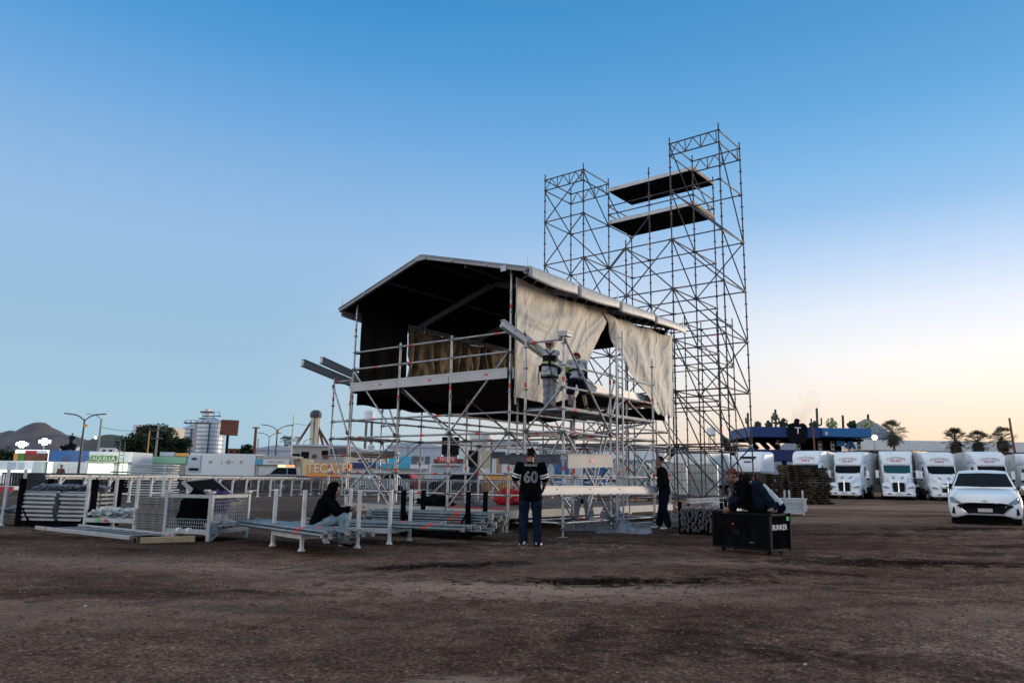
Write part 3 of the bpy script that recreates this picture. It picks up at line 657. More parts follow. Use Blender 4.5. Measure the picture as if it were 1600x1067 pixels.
def fn(s, t):
    v = vl(t) + s * (8.72 - vl(t)); z = 6.12 - .07 * math.sin(s * PI * 3) ** 2 - t * (2.70 + .04 * s)
    d = .10 + wr(s * 1.2 + 4, t, 7) + .06 * math.sin((1 - s) * 9 + t * 6) * (1 - s) * .8 + .03 * math.sin(s * 22) * (1 - t) + .05 * (1 - s) ** 3 * math.sin(t * 17)
    d += .012 * math.exp(-(((v + .3) % 1.45 - .7) / .03) ** 2) + .010 * (math.exp(-((t - .30) / .013) ** 2) + math.exp(-((t - .62) / .013) ** 2) + math.exp(-((t - .86) / .013) ** 2))
    return S(d + .05, v, z)
tp.grid(fn, 130, 100, 0, .008)
for i in range(8): tp.path([S(.15, 4.7 + i * .5, 6.04), S(.22, 4.7 + i * .5, 6.18), S(.45, 4.7 + i * .5 + .03, 6.30)], .008, 1, 5)
tag(tp.build('tarpaulin', ['cream_tarp', 'post_white'], smooth=True), 'cream tarpaulin at the far corner with a long slanting open edge', 'tarpaulin')
tp = MB(); tp.grid(lambda s, t: S(-5.7 + 5.6 * s, 8.82 + .03 * fbm(s * 6, t * 3, 2), (ROOF(-5.7 + 5.6 * s) - .16) * (1 - t) + t * (6.0 + .05 * math.sin(s * 9))), 50, 12, 0, .008)
tag(tp.build('gable_cloth', ['dark_tarp'], smooth=True), 'black cloth filling the far gable under the stage roof', 'cloth')
for v, z0, z1, lb2 in ((.02, 3.02, 6.2, 'pale pole hanging down the near edge of the tarpaulin behind the workers'), (8.76, 2.9, 6.1, 'pale pole hanging down the far outer edge of the slanted tarpaulin')):
    tp = MB(); tp.tube(S(.16, v, z1), S(.16, v, z0), .022, 0); tag(tp.build('tarpaulin_pole', ['deck_edge']), lb2, 'pole')
tp = MB()
def fn(s, t):
    top = 5.92 - .10 * abs(math.sin(s * PI * 5)); d = .09 * math.sin(s * 55 + 7 * fbm(s * 5, t * .6, 3)) * (.5 + .5 * t) + .08 * fbm(s * 9, t * 2, 5)
    return S(-5.76 + d, 2.05 + 6.4 * s, top - t * (1.85 + .2 * math.sin(s * 7)))
tp.grid(fn, 130, 26, 0, .008)
tag(tp.build('tarpaulin', ['tan_tarp'], smooth=True), 'bunched tan tarpaulin hanging on the far side rail inside the stage', 'tarpaulin')
tp = MB(); tp.grid(lambda s, t: S(-5.72 + .02 * math.sin(s * 20) + .03 * fbm(s * 4, t * 2, 9), .05 + 1.9 * s, 6.15 - 2.4 * t), 50, 20, 0, .008)
tag(tp.build('tarpaulin', ['dark_tarp'], smooth=True), 'black cloth closing the left end of the stage under the low eave', 'tarpaulin')

# ------------------------------------------------------------------ tall scaffold tower behind
TY = math.radians(-38.98)
tower = thing('scaffold_tower', 'tall open steel scaffold tower with two high plank platforms behind the stage', 'scaffold tower', (7.83, 26.62, 0), TY)
TZ = .584; A = [0, -2.07, -4.14, -6.21, -8.28]; B = [0, 2.07, 4.14, 6.21, 8.28]
lev = [TZ + 2 * k for k in range(7)]
height = {}
for i in range(5):
    height[i, 0] = 14.85 if i != 2 else 10.95; height[i, 1] = 14.85
height[1, 2] = 14.6; height[3, 2] = 13.2; height[2, 2] = 8.9; height[4, 2] = 2.9
for j in (3, 4):
    for i in (1, 2, 3): height[i, j] = 8.95
B[3], B[4] = 6.2, 8.0
def PA(i, j): return A[i] if j < 3 else {1: -3.0, 2: -4.6, 3: -6.2}[i]
for (i, j), t in height.items():
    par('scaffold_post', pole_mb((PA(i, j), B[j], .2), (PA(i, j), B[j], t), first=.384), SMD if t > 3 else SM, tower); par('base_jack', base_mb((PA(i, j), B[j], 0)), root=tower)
def has(i, j, z): return (i, j) in height and height[i, j] > z + .05
tl = []
for z in lev:
    for i in range(5):
        for j in range(5):
            if has(i, j, z):
                if has(i + 1, j, z) and not (j == 1 and i in (1, 2) and z > 11): tl.append(((PA(i, j), B[j], z), (PA(i + 1, j), B[j], z)))
                if has(i, j + 1, z) and j != 2: tl.append(((PA(i, j), B[j], z), (PA(i, j), B[j + 1], z)))
for j in (0, 1):
    for i in (0, 3):
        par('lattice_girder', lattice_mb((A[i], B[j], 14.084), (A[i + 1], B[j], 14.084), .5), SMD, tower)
for i in (0, 1, 3, 4):
    for z in (14.084, 14.584): tl.append(((A[i], 0, z), (A[i], 2.07, z)))
for z in (13.1, 13.5):
    for i in (1, 2): tl.append(((A[i], 2.07, z), (A[i + 1], 2.07, z)))
    for i in (1, 3): tl.append(((A[i], 2.07, z), (A[i], 4.14, z)))
tl.append(((A[1], 4.14, 13.1), (A[3], 4.14, 13.1))); tl.append(((A[1], 4.14, 10.584), (A[3], 4.14, 10.584)))
random.shuffle(tl)
tl.sort(key=lambda pq: -(pq[0][2] + pq[1][2]) * .3 + (pq[0][1] + pq[1][1]))
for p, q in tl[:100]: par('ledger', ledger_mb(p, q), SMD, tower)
if len(tl) > 100:
    m = MB()
    for p, q in tl[100:]: m.merge(ledger_mb(p, q))
    struct(par('rear_ledgers', m, SMD, tower), 'stuff')
tb = []
tops_ = [12.584 - 2 * k for k in range(6)]
for k, z in enumerate(tops_):
    tb.append(((A[1], 0, z), (A[0], 0, z - 2)))                                    # right tower, front face: all falling to the right
    tb.append(((A[1], 2.07, z), (A[0], 2.07, z - 2)))
    tb.append(((A[0], 0, z + (1.5 if k == 0 else 0)), (A[0], 2.07, z - 2))); tb.append(((A[1], 0, z), (A[1], 2.07, z - 2)))
    tb.append(((A[3], 0, z), (A[4], 0, z - 2))); tb.append(((A[3], 0, z), (A[3], 2.07, z - 2))); tb.append(((A[4], 0, z), (A[4], 2.07, z - 2)))
    if k < 6 and z < 13: tb.append(((A[4], 2.07, z), (A[3], 2.07, z - 2))); tb.append(((A[0], 2.07, z), (A[1], 2.07, z - 2))) if k % 2 else None
    if z < 11 and k % 2: tb.append(((A[3], 0, z), (A[2], 0, z - 2))); tb.append(((A[2], 0, z), (A[1], 0, z - 2)))
    if z < 11: tb.append(((A[2], 0, z), (A[3], 0, z - 2))); tb.append(((A[1], 0, z), (A[2], 0, z - 2)))
    if z < 9: tb.append(((-3.0, 6.2, z), (-3.0, 8.0, z - 2))); tb.append(((-4.6, 6.2, z), (-3.0, 6.2, z - 2))); tb.append(((-4.6, 8.0, z), (-3.0, 8.0, z - 2))); tb.append(((-6.2, 6.2, z), (-4.6, 6.2, z - 2))); tb.append(((-4.14, 2.07, z), (-4.14, 4.14, z - 2)))
    tb.append(((A[3], 2.07, z), (A[2], 2.07, z - 2)) if k % 2 else ((A[2], 2.07, z), (A[3], 2.07, z - 2)))
tb.append(((A[3], 0, 14.5), (A[4], 0, 12.584))); tb.append(((A[3], 0, 14.5), (A[3], 2.07, 12.584))); tb.append(((A[1], 0, 14.5), (A[1], 2.07, 12.584))); tb.append(((A[4], 0, 14.0), (A[4], 2.07, 12.584)))
tb.append(((A[1], 2.07, 14.0), (A[1], 4.14, 12.584))); tb.append(((A[3], 2.07, 14.0), (A[3], 4.14, 12.4)))
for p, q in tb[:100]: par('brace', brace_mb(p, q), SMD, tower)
if len(tb) > 100:
    m = MB()
    for p, q in tb[100:]: m.merge(brace_mb(p, q))
    struct(par('rear_braces', m, SMD, tower), 'stuff')
for z, in ((12.66,), (14.22,)):
    for k in (1, 2):
        d = MB()
        for i in range(6): d.box((A[k] - 1.035, 2.07 + .17 + i * .345, z), (2.03, .335, .05), 0)
        d.box((A[k] - 1.035, 2.05, z + .06), (2.05, .035, .17), 1); d.box((A[k] - 1.035, 4.16, z + .06), (2.05, .035, .15), 1)
        if k == 1: d.box((A[1] + .02, 3.1, z + .05), (.035, 2.1, .15), 2)
        par('platform', d, ['pvc_black', 'alu', 'wood_pale'], tower)
# ------------------------------------------------------------------ people
def remesh(m, voxel, name, mats, parent, face_mat, wrinkle=0.0, seed=0, smooth_it=4, after=None):
    """fuse overlapping limbs into one continuous surface, smooth it, then colour its faces by where they lie"""
    ob = m.build(name, mats, None); md = ob.modifiers.new('r', 'REMESH'); md.mode = 'VOXEL'; md.voxel_size = voxel; md.use_smooth_shade = True
    s2 = ob.modifiers.new('s', 'SMOOTH'); s2.factor = .5; s2.iterations = smooth_it
    dg = bpy.context.evaluated_depsgraph_get(); ev = ob.evaluated_get(dg)
    me = bpy.data.meshes.new_from_object(ev, depsgraph=dg)
    old = ob.data; ob.modifiers.clear(); ob.data = me; bpy.data.meshes.remove(old); me.name = name
    if not me.materials:
        for mm in mats: me.materials.append(M[mm])
    if wrinkle:
        nn = [v.normal.copy() for v in me.vertices]
        for v, n in zip(me.vertices, nn):
            c = v.co; v.co = c + n * wrinkle * (fbm(c.x * 9 + seed, c.y * 9, c.z * 5 + seed, 3) + .8 * math.sin(c.z * 38 + 5 * fbm(c.x * 6, c.y * 6, seed, 2)) * .35)
    for p in me.polygons: p.material_index = face_mat(p.center, p.normal) if face_mat else 0; p.use_smooth = True
    if after: 
        extra = after(me)
        if extra:
            bm = bmesh.new(); bm.from_mesh(me)
            vsn = [bm.verts.new(p) for p in extra.v]
            for f, mi in zip(extra.f, extra.m):
                try: ff = bm.faces.new([vsn[i] for i in f]); ff.material_index = mi
                except ValueError: pass
            bm.to_mesh(me); bm.free()
    ob.parent = parent; return ob
def limb(m, pts, rads, n=12):
    for i in range(len(pts) - 1): m.tube(pts[i], pts[i + 1], rads[i], 0, n, r2=rads[i + 1])
    for p, r in zip(pts, rads): m.ell(p, (r, r, r), 0, 12, 8)
def hand(m, wrist, elbow, palm_dir, curl, side):
    """palm, four separate bent fingers of different lengths and a thumb leaving the side of the palm"""
    w = V(wrist); d = (w - V(elbow)).normalized(); pd = V(palm_dir); pd = (pd - d * pd.dot(d)).normalized(); ac = d.cross(pd) * side
    pc = w + d * .05
    R = Matrix((ac, d, pd)).transposed(); m.ell(pc, (.042, .055, .018), 0, 12, 8, R); m.ell(w + d * .012, (.030, .03, .022), 0, 10, 8, R)
    for i, ln in enumerate((.072, .082, .076, .060)):
        o = pc + d * .042 + ac * (.031 - .0205 * i); prev = o; dd = d.copy(); pts = [o]
        for k in range(3):
            a = curl * (.55 + .25 * k); dd = (dd * math.cos(a) + pd * math.sin(a)).normalized(); 
            pts.append(pts[-1] + dd * ln * (.45, .32, .23)[k])
        limb(m, pts, [.0098, .0092, .0085, .0072], 8)
    o = pc - d * .012 + ac * .034; t1 = o + (ac * .8 + d * .6).normalized() * .04; t2 = t1 + (d * .75 + pd * (.3 + .5 * curl) + ac * .05).normalized() * .034
    limb(m, [o, t1, t2], [.0135, .011, .009], 8)
def frame(fwd, up=(0, 0, 1)):
    f = V(fwd).normalized(); r = f.cross(V(up)).normalized(); u = r.cross(f); return r, f, u    # right hand side, forward, up
def build_person(label, base, J, look, hair, clothes, group=None, curl=(.5, .5), palms=None, face=True, skin='skin', scale=1.0, up=(0, 0, 1), beard=False):
    """J: joints in metres from base. keys: pelvis chest neck head, shL shR elL elR wrL wrR hipL hipR knL knR anL anR toeL toeR"""
    root = thing('person', label, 'person', base, 0, group)
    J = {k: V(v) * scale for k, v in J.items()}
    r, f, u = frame(look, up); H = J['head']
    R = Matrix((r, f, u)).transposed()
    b = MB()
    b.ell(H + u * .018, (.074, .094, .102), 0, 20, 14, R); b.ell(H - u * .062 + f * .026, (.054, .062, .062), 0, 16, 10, R)
    b.ell(H - u * .098 + f * .052, (.028, .026, .022), 0, 10, 8, R)
    b.tube(H + f * .088 + u * .012, H + f * .116 - u * .028, .009, 0, 8, r2=.016); b.ell(H + f * .108 - u * .033, (.019, .013, .011), 0, 10, 8, R)
    for s in (-1, 1):
        b.ell(H + r * s * .076 - u * .012 - f * .008, (.011, .020, .032), 0, 10, 8, R)
        b.ell(H + r * s * .034 + f * .074 + u * .028, (.024, .014, .008), 0, 10, 8, R); b.ell(H + r * s * .042 + f * .064 - u * .028, (.022, .02, .018), 0, 10, 8, R)
    b.ell(H + f * .088 - u * .062, (.023, .013, .006), 0, 10, 8, R); b.ell(H + f * .085 - u * .073, (.019, .013, .006), 0, 10, 8, R)
    limb(b, [J['neck'], H - u * .05], [.058, .054]); limb(b, [J['chest'], J['neck']], [.10, .06]); limb(b, [J['pelvis'], J['chest']], [.11, .115])
    for s in 'LR':
        limb(b, [J['chest'], J['sh' + s]], [.085, .052]); limb(b, [J['sh' + s], J['el' + s], J['wr' + s]], [.050, .040, .028])
        limb(b, [J['hip' + s], J['kn' + s], J['an' + s]], [.078, .055, .040]); limb(b, [J['an' + s], J['toe' + s]], [.040, .03])
        hand(b, J['wr' + s], J['el' + s], (palms or {}).get(s, (0, 0, -1)), curl[0 if s == 'L' else 1], 1 if s == 'L' else -1)
    eyes = [H + r * s * .034 + f * .084 + u * .008 for s in (-1, 1)]; mouth = H + f * .092 - u * .067
    def fm(c, n):
        if any((c - e).length < .012 for e in eyes): return 1
        if any((c - e - u * .028).length < .016 and abs((c - e - u * .027).dot(u)) < .006 for e in eyes): return 1
        d = c - mouth
        if abs(d.dot(r)) < .022 and abs(d.dot(u)) < .009 and d.dot(f) > -.02: return 2
        return 0
    remesh(b, .0062, 'body', [skin, 'skin_dark', 'lips'], root, fm, smooth_it=3)
    if hair:
        h = MB(); kind, mt = hair
        if kind == 'short':
            h.ell(H + u * .035 - f * .008, (.082, .102, .098), 0, 20, 14, R)
            def keep(p): q = p - H; return not (q.dot(f) > .055 and q.dot(u) < .075) and q.dot(u) > -.045 + .5 * max(0, q.dot(f) + .02)
            o = remesh(h, .008, 'hair', [mt], root, None, wrinkle=.004); cut(o, keep)
        elif kind == 'hood':
            h.ell(H + u * .02 - f * .012, (.105, .125, .128), 0, 20, 14, R); limb(h, [J['neck'] - f * .02, H - u * .05 - f * .02], [.125, .108])
            o = remesh(h, .010, 'hood', [mt], root, None, wrinkle=.010, seed=4); cut(o, lambda p: not ((p - H).dot(f) > .075 and abs((p - H).dot(r)) < .075 and -.1 < (p - H).dot(u) < .09))
        elif kind in ('cap', 'cap_back', 'cap_dark'):
            h.ell(H + u * .042 - f * .004, (.084, .104, .092), 0, 20, 14, R)
            sg = -1 if kind == 'cap_back' else 1
            bb = MB(); bb.grid(lambda s, t: H + u * (.048 - .02 * t - .02 * (2 * s - 1) ** 2) + r * (2 * s - 1) * .072 * (1 - .3 * t * t) + f * sg * (.085 + .085 * t * (1 - .25 * (2 * s - 1) ** 2)), 10, 6, 0, .006)
            o = remesh(h, .008, 'cap', [mt], root, None, wrinkle=.002); cut(o, lambda p: (p - H).dot(u) > .035)
            bb.build('cap_peak', [mt], o, smooth=True)
            h2 = MB(); h2.ell(H + u * .01 - f * .012, (.081, .094, .09), 0, 18, 12, R)
            o2 = remesh(h2, .008, 'hair', ['hair'], root, None, wrinkle=.003); cut(o2, lambda p: (p - H).dot(f) < .045 and -.055 < (p - H).dot(u) < .05)
        elif kind == 'helmet':
            h.ell(H + u * .045, (.108, .13, .105), 0, 24, 14, R)
            o = remesh(h, .008, 'helmet', [mt, 'black_plastic', 'red_mark'], root, lambda c, n: (1 if (c - H).dot(u) < .055 else (2 if abs((c - H).dot(u) - .075) < .012 and (c - H).dot(f) < 0 else 0)))
            cut(o, lambda p: (p - H).dot(u) > .026)
            st = MB(); 
            for s in (-1, 1): st.path([H + r * s * .095 + u * .04, H + r * s * .07 - u * .06 + f * .02, H - u * .115 + f * .04], .006, 0)
            st.ell(H + u * .07 + f * .115, (.03, .02, .022), 0, 10, 8, R); st.build('chin_strap', ['black_plastic'], o)
    for c in clothes: c(root, J, r, f, u)
    return root
def cut(o, keep):
    bm = bmesh.new(); bm.from_mesh(o.data)
    bmesh.ops.delete(bm, geom=[v for v in bm.verts if not keep(v.co)], context='VERTS')
    fs = list(bm.faces)
    if fs: bmesh.ops.solidify(bm, geom=fs, thickness=.006)
    bm.to_mesh(o.data); bm.free()
def top(name, mats, sleeve=1.0, fit=1.0, hem=-.06, fm=None, after=None, wrk=.007, seed=1, tw=.135, voxel=.0105, collar=True):
    def go(root, J, r, f, u):
        m = MB(); P_, C = J['pelvis'], J['chest']; ax = (C - P_).normalized()
        across = (J['shR'] - J['shL']); across = (across - ax * across.dot(ax)).normalized(); fw = ax.cross(across)
        R = Matrix((across, fw, ax)).transposed()
        Lc = (C - P_).length; secs = []
        for t, wx, wy in ((hem - .10, tw + .055, .135), (.0, tw + .052, .135), (.15, tw + .040, .130), (.32, tw + .032, .126), (.42, tw + .040, .130), (.47, tw + .040, .122), (.53, tw + .01, .10), (.56, tw - .04, .075)):
            c = P_ + ax * (t if t <= .32 else t) * (1 if t < 0 else Lc / .38)
            if t > .45: c = C + ax * (t - .42)
            elif t > .0: c = P_ + ax * (t / .42) * Lc
            else: c = P_ + ax * t
            secs.append([c + across * wx * fit * math.cos(k * PI / 10) + fw * wy * fit * math.sin(k * PI / 10) for k in range(20)])
        m.loft(secs, 0)
        limb(m, [C, J['neck'] - ax * .02], [.11, .068 if collar else .06])
        for s in 'LR':
            sh, el, wr = J['sh' + s], J['el' + s], J['wr' + s]
            limb(m, [C.lerp(sh, .3), sh], [.10, .070 * fit])
            if sleeve >= 1: limb(m, [sh, sh.lerp(el, .5), el, el.lerp(wr, .92)], [.070 * fit, .066 * fit, .056 * fit, .042 * fit])
            else: limb(m, [sh, sh.lerp(el, sleeve)], [.074 * fit, .074 * fit])
        bm_low = P_ + ax * (hem - .075)
        remesh(m, voxel, name, mats, root, (lambda c, n: fm(c, n, J, r, f, u)) if fm else None, wrinkle=wrk, seed=seed, after=(lambda me: after(me, J, R, across, fw, ax)) if after else None)
    return go
def trousers(name, mt, length=.97, fit=1.0, fm=None, seed=2, wrk=.008, mats=None):
    def go(root, J, r, f, u):
        m = MB(); P_ = J['pelvis']
        ac = (J['hipR'] - J['hipL']).normalized()
        m.ell(P_ + V((0, 0, -.02)), (.165 * fit, .135 * fit, .12), 0, 18, 10, Matrix.Rotation(math.atan2(ac.y, ac.x), 3, 'Z'))
        for s in 'LR':
            h, k, a = J['hip' + s], J['kn' + s], J['an' + s]
            if length > .6: limb(m, [P_.lerp(h, .8), h, h.lerp(k, .5), k, k.lerp(a, .5), k.lerp(a, (length - .5) * 2)], [.10 * fit, .105 * fit, .096 * fit, .082 * fit, .078 * fit, .074 * fit])
            else: limb(m, [P_.lerp(h, .8), h, h.lerp(k, length * 2)], [.10 * fit, .108 * fit, .092 * fit])
        remesh(m, .0105, name, mats or [mt], root, fm and (lambda c, n: fm(c, n, J)), wrinkle=wrk, seed=seed)
    return go
def shoes(mt, sole='shoe_white'):
    def go(root, J, r, f, u):
        for s in 'LR':
            m = MB(); a, t = J['an' + s], J['toe' + s]; d = (t - a); d.normalize(); dn = V((0, 0, -1)) - d * V((0, 0, -1)).dot(d); dn.normalize()
            q = d.cross(dn); R = Matrix((q, d, dn)).transposed()
            m.ell(a + dn * .035 - d * .015, (.044, .06, .045), 0, 14, 8, R); m.ell(a.lerp(t, .55) + dn * .025, (.046, .10, .036), 0, 14, 8, R); m.ell(t + dn * .012, (.045, .055, .030), 0, 14, 8, R); limb(m, [a - dn * .03, a + dn * .02], [.046, .046])
            zc_ = min(a.z, t.z)
            remesh(m, .0075, 'shoe', [mt, sole], root, lambda c, n: 1 if (c - a).dot(dn) > .05 else 0)
    return go
def gear(fn):
    return lambda root, J, r, f, u: fn(root, J, r, f, u)

# ---- man in the numbered jersey, seen from behind, both hands in front of his belly holding the beam end
def jersey_fm(c, n, J, r, f, u):
    for s in 'LR':
        sh, el = J['sh' + s], J['el' + s]; t = (c - sh).dot(el - sh) / (el - sh).length_squared; off = (c - sh - (el - sh) * t).length
        if off < .11 and t > .28:
            if .50 < t < .585 or .66 < t < .745: return 1
    if (c - J['neck']).length < .105 and c.z > J['neck'].z - .03: return 0
    return 0
def jersey_text(me, J, R, across, fw, ax):
    bvh = BVHTree.FromPolygons([v.co for v in me.vertices], [tuple(p.vertices) for p in me.polygons]); out = MB()
    C = J['chest']
    def put(mb, off, mi):
        vs_ = []
        for v in mb.v:
            o = v - fw * .6; h_ = bvh.ray_cast(o, fw)
            vs_.append((h_[0] if h_[0] else v) - fw * off)
        out.add(vs_, mb.f, mi)
    t = MB(); t.text('60', .30, mx(C - ax * .135 - fw * .1, across, ax), 0, outline=.006, sx=.92); put2(t, out, bvh, fw, .006, 2)
    t = MB(); t.text('RAIDERS', .062, mx(C + ax * .10 - fw * .1, across, ax), 0, depth=.001, space=1.05); put(t, .005, 1)
    return out
def put2(mb, out, bvh, fw, off, mi):
    vs_ = []
    for v in mb.v:
        h_ = bvh.ray_cast(v - fw * .6, fw); vs_.append((h_[0] if h_[0] else v) - fw * off + fw * 0)
    out.add(vs_, mb.f, mi)
J = dict(pelvis=(0, 0, .99), chest=(0, .01, 1.37), neck=(0, .015, 1.52), head=(.01, .045, 1.665), shL=(-.215, 0, 1.46), shR=(.215, 0, 1.46), elL=(-.295, .05, 1.18), elR=(.285, .06, 1.17),
         wrL=(-.24, .26, 1.10), wrR=(.24, .28, 1.00), hipL=(-.105, 0, .95), hipR=(.105, 0, .95), knL=(-.125, .02, .52), knR=(.125, .02, .52), anL=(-.125, -.02, .09), anR=(.14, -.03, .09), toeL=(-.16, .13, .035), toeR=(.20, .10, .035))
build_person('man in black jersey number 60 and blue jeans, seen from behind', (.40, 14.55, -.005), J, (.12, .95, -.42), ('cap_dark', 'cloth_black'),
             [top('jersey', ['cloth_black', 'text_white', 'jersey_grey'], sleeve=.78, fit=1.14, hem=-.07, fm=jersey_fm, after=jersey_text, seed=3, wrk=.006), trousers('jeans', 'denim', fit=1.12, length=1.0, wrk=.012), shoes('shoe_white')],
             palms={'L': (.8, .3, .5), 'R': (-.8, .3, .5)}, curl=(.9, .9), scale=1.025)
# ---- man on the right carrying the other end of the white beam
J = dict(pelvis=(.03, 0, .96), chest=(-.01, .02, 1.33), neck=(-.03, .02, 1.48), head=(-.055, .01, 1.625), shL=(-.03, -.20, 1.41), shR=(-.04, .20, 1.41), elL=(.05, -.28, 1.13), elR=(.03, .27, 1.13),
         wrL=(-.13, -.20, .98), wrR=(-.14, .20, .96), hipL=(.03, -.10, .92), hipR=(.03, .10, .92), knL=(-.02, -.12, .50), knR=(.0, .15, .50), anL=(.08, -.15, .085), anR=(-.08, .18, .085), toeL=(-.08, -.19, .035), toeR=(-.25, .18, .035))
build_person('dark haired man in charcoal sweatshirt carrying the right end of a long white beam', (3.90, 19.2, .06), J, (-.88, -.42, .05), ('short', 'hair'),
             [top('sweatshirt', ['cloth_charcoal'], fit=1.08, seed=8, hem=-.05), trousers('trousers', 'denim_dark', fit=1.15, seed=6, wrk=.014), shoes('shoe_white')],
             palms={'L': (-.5, .5, .6), 'R': (-.5, -.5, .6)}, curl=(1.0, 1.0), scale=1.03)
# ---- hooded man sitting on the tube rack
J = dict(pelvis=(0, 0, .11), chest=(.13, -.02, .47), neck=(.20, -.03, .60), head=(.265, -.03, .725), shL=(.13, .19, .54), shR=(.16, -.21, .53), elL=(.34, .20, .35), elR=(.36, -.20, .33),
         wrL=(.56, .10, .40), wrR=(.56, -.10, .38), hipL=(.05, .11, .10), hipR=(.05, -.11, .10), knL=(.46, .14, .27), knR=(.48, -.13, .27), anL=(.47, .15, -.17), anR=(.49, -.14, -.17), toeL=(.62, .15, -.21), toeR=(.64, -.15, -.21))
build_person('hooded man in black sweatshirt and pale jeans sitting hunched on a rack of tubes', (-3.42, 13.62, .27), J, (.93, -.05, -.30), ('hood', 'cloth_black'),
             [top('hooded_sweatshirt', ['cloth_black', 'cloth_purple'], fit=1.16, hem=-.03, seed=5, wrk=.012, fm=lambda c, n, J, r, f, u: 1 if c.z < .10 and c.x > -.04 else 0), trousers('jeans', 'denim_pale', fit=1.05, seed=9, wrk=.01), shoes('black_plastic')],
             palms={'L': (-.2, -.6, .5), 'R': (-.2, .6, .5)}, curl=(.7, .7), scale=1.0)
# ---- two workers up on the working bay
def harness(root, J, r, f, u):
    m = MB(); P_, C = J['pelvis'], J['chest']; ax = (C - P_).normalized(); ac = (J['shR'] - J['shL']).normalized(); fw = ac.cross(ax) * -1
    belt = [P_ + ax * .10 + ac * .21 * math.cos(t * PI / 8) + fw * .175 * math.sin(t * PI / 8) for t in range(17)]
    for a, b_ in zip(belt[:-1], belt[1:]): m.bar(a, b_, .016, .05, 0, up=ax)
    for s in 'LR':
        h, k = J['hip' + s], J['kn' + s]; c = h.lerp(k, .35); d = (k - h).normalized(); e1 = d.cross(V((0, 1, 0))).normalized(); e2 = d.cross(e1)
        ring = [c + (e1 * math.cos(t * PI / 6) + e2 * math.sin(t * PI / 6)) * .128 for t in range(13)]
        for a, b_ in zip(ring[:-1], ring[1:]): m.bar(a, b_, .014, .045, 0, up=d)
        m.path([c + ac * (.12 if s == 'R' else -.12), P_ + ax * .08 + ac * (.2 if s == 'R' else -.2)], .014, 0)
    for sx in (-1, 1):
        m.path([P_ + ax * .1 - fw * .16 + ac * .02 * sx, C - fw * .155 - ac * .0 * sx, C + ax * .13 - fw * .06 + ac * .12 * sx, C + ax * .05 + fw * .15 + ac * .11 * sx, P_ + ax * .1 + fw * .17 + ac * .09 * sx], .017, 0)
    m.path([P_ + ax * .08 - ac * .21, P_ - ac * .26 - ax * .12, P_ - ac * .24 - ax * .38], .012, 0); m.box(P_ + ax * .02 - ac * .23, (.07, .09, .14), 0); m.box(P_ + ax * .02 + ac * .23, (.06, .08, .16), 0)
    m.path([P_ - fw * .16 + ax * .08, P_ - fw * .2 - ax * .25 + ac * .1, P_ - ax * .3 + ac * .22 - fw * .1], .012, 0)
    m.build('safety_harness', ['black_plastic'], root)
def worker_fm(c, n, J, r, f, u):
    for s in 'LR':
        sh, el = J['sh' + s], J['el' + s]; t = (c - sh).dot(el - sh) / (el - sh).length_squared
        if (c - sh - (el - sh) * t).length < .1 and .48 < t < .68: return 1
    ax = (J['chest'] - J['pelvis']); t = (c - J['pelvis']).dot(ax) / ax.length_squared
    if .42 < t < .52 and (c - J['pelvis'] - ax * t).length < .3: return 1
    return 0
def worker_fm2(c, n, J, r, f, u):
    ax = (J['chest'] - J['pelvis']); t = (c - J['pelvis']).dot(ax) / ax.length_squared
    if worker_fm(c, n, J, r, f, u): return 1
    if .55 < t < .98 and (c - J['pelvis'] - ax * t).length < .19: return 2
    return 0
wz = .30 + 2.5 + .075
J = dict(pelvis=(.05, 0, .93), chest=(.06, .02, 1.30), neck=(.04, .04, 1.45), head=(.06, .05, 1.59), shL=(-.15, .04, 1.42), shR=(.23, .0, 1.37), elL=(-.34, .04, 1.60), elR=(.10, .16, 1.42),
         wrL=(-.52, .06, 1.80), wrR=(-.02, .10, 1.58), hipL=(-.04, 0, .90), hipR=(.14, 0, .90), knL=(-.02, .03, .49), knR=(.13, .02, .49), anL=(-.03, -.03, .09), anR=(.11, -.02, .09), toeL=(-.02, -.17, .04), toeR=(.17, -.15, .04))
W1 = S(1.22, -.12, wz); W2 = S(1.45, .78, wz)
build_person('worker in grey trousers and white helmet reaching up with one arm to a raised beam', W1, J, (.25, .9, .25), ('helmet', 'dirty_white'),
             [top('work_shirt', ['cloth_grey', 'hivis', 'black_plastic'], fit=1.05, fm=worker_fm2, seed=11, hem=-.03), trousers('work_trousers', 'cloth_midgrey', fit=1.05, seed=12, wrk=.014), shoes('shoe_red', 'black_plastic'), gear(harness)],
             palms={'L': (0, .3, .9), 'R': (0, -.4, .9)}, curl=(.9, .9), scale=.95)
J = dict(pelvis=(0, 0, .90), chest=(.03, .15, 1.20), neck=(.02, .22, 1.32), head=(.01, .27, 1.42), shL=(-.17, .12, 1.29), shR=(.21, .13, 1.29), elL=(-.28, .20, 1.02), elR=(.26, .26, 1.03),
         wrL=(-.15, .40, .92), wrR=(.10, .42, .93), hipL=(-.11, -.01, .86), hipR=(.11, -.01, .86), knL=(-.17, .03, .47), knR=(.17, .0, .47), anL=(-.19, -.06, .09), anR=(.24, -.06, .09), toeL=(-.21, .08, .04), toeR=(.30, .08, .04))
build_person('worker in denim shorts and dark helmet bending over a rail with his back turned', W2, J, (.25, .85, -.35), ('helmet', 'black_plastic'),
             [top('work_shirt', ['cloth_pale', 'hivis'], fit=1.06, fm=worker_fm, seed=21, hem=-.03), trousers('denim_shorts', 'denim', length=.46, fit=1.15, seed=22, wrk=.01), shoes('black_plastic', 'shoe_red'), gear(harness)],
             palms={'L': (0, .2, -.9), 'R': (0, .2, -.9)}, curl=(.8, .8), scale=.93)
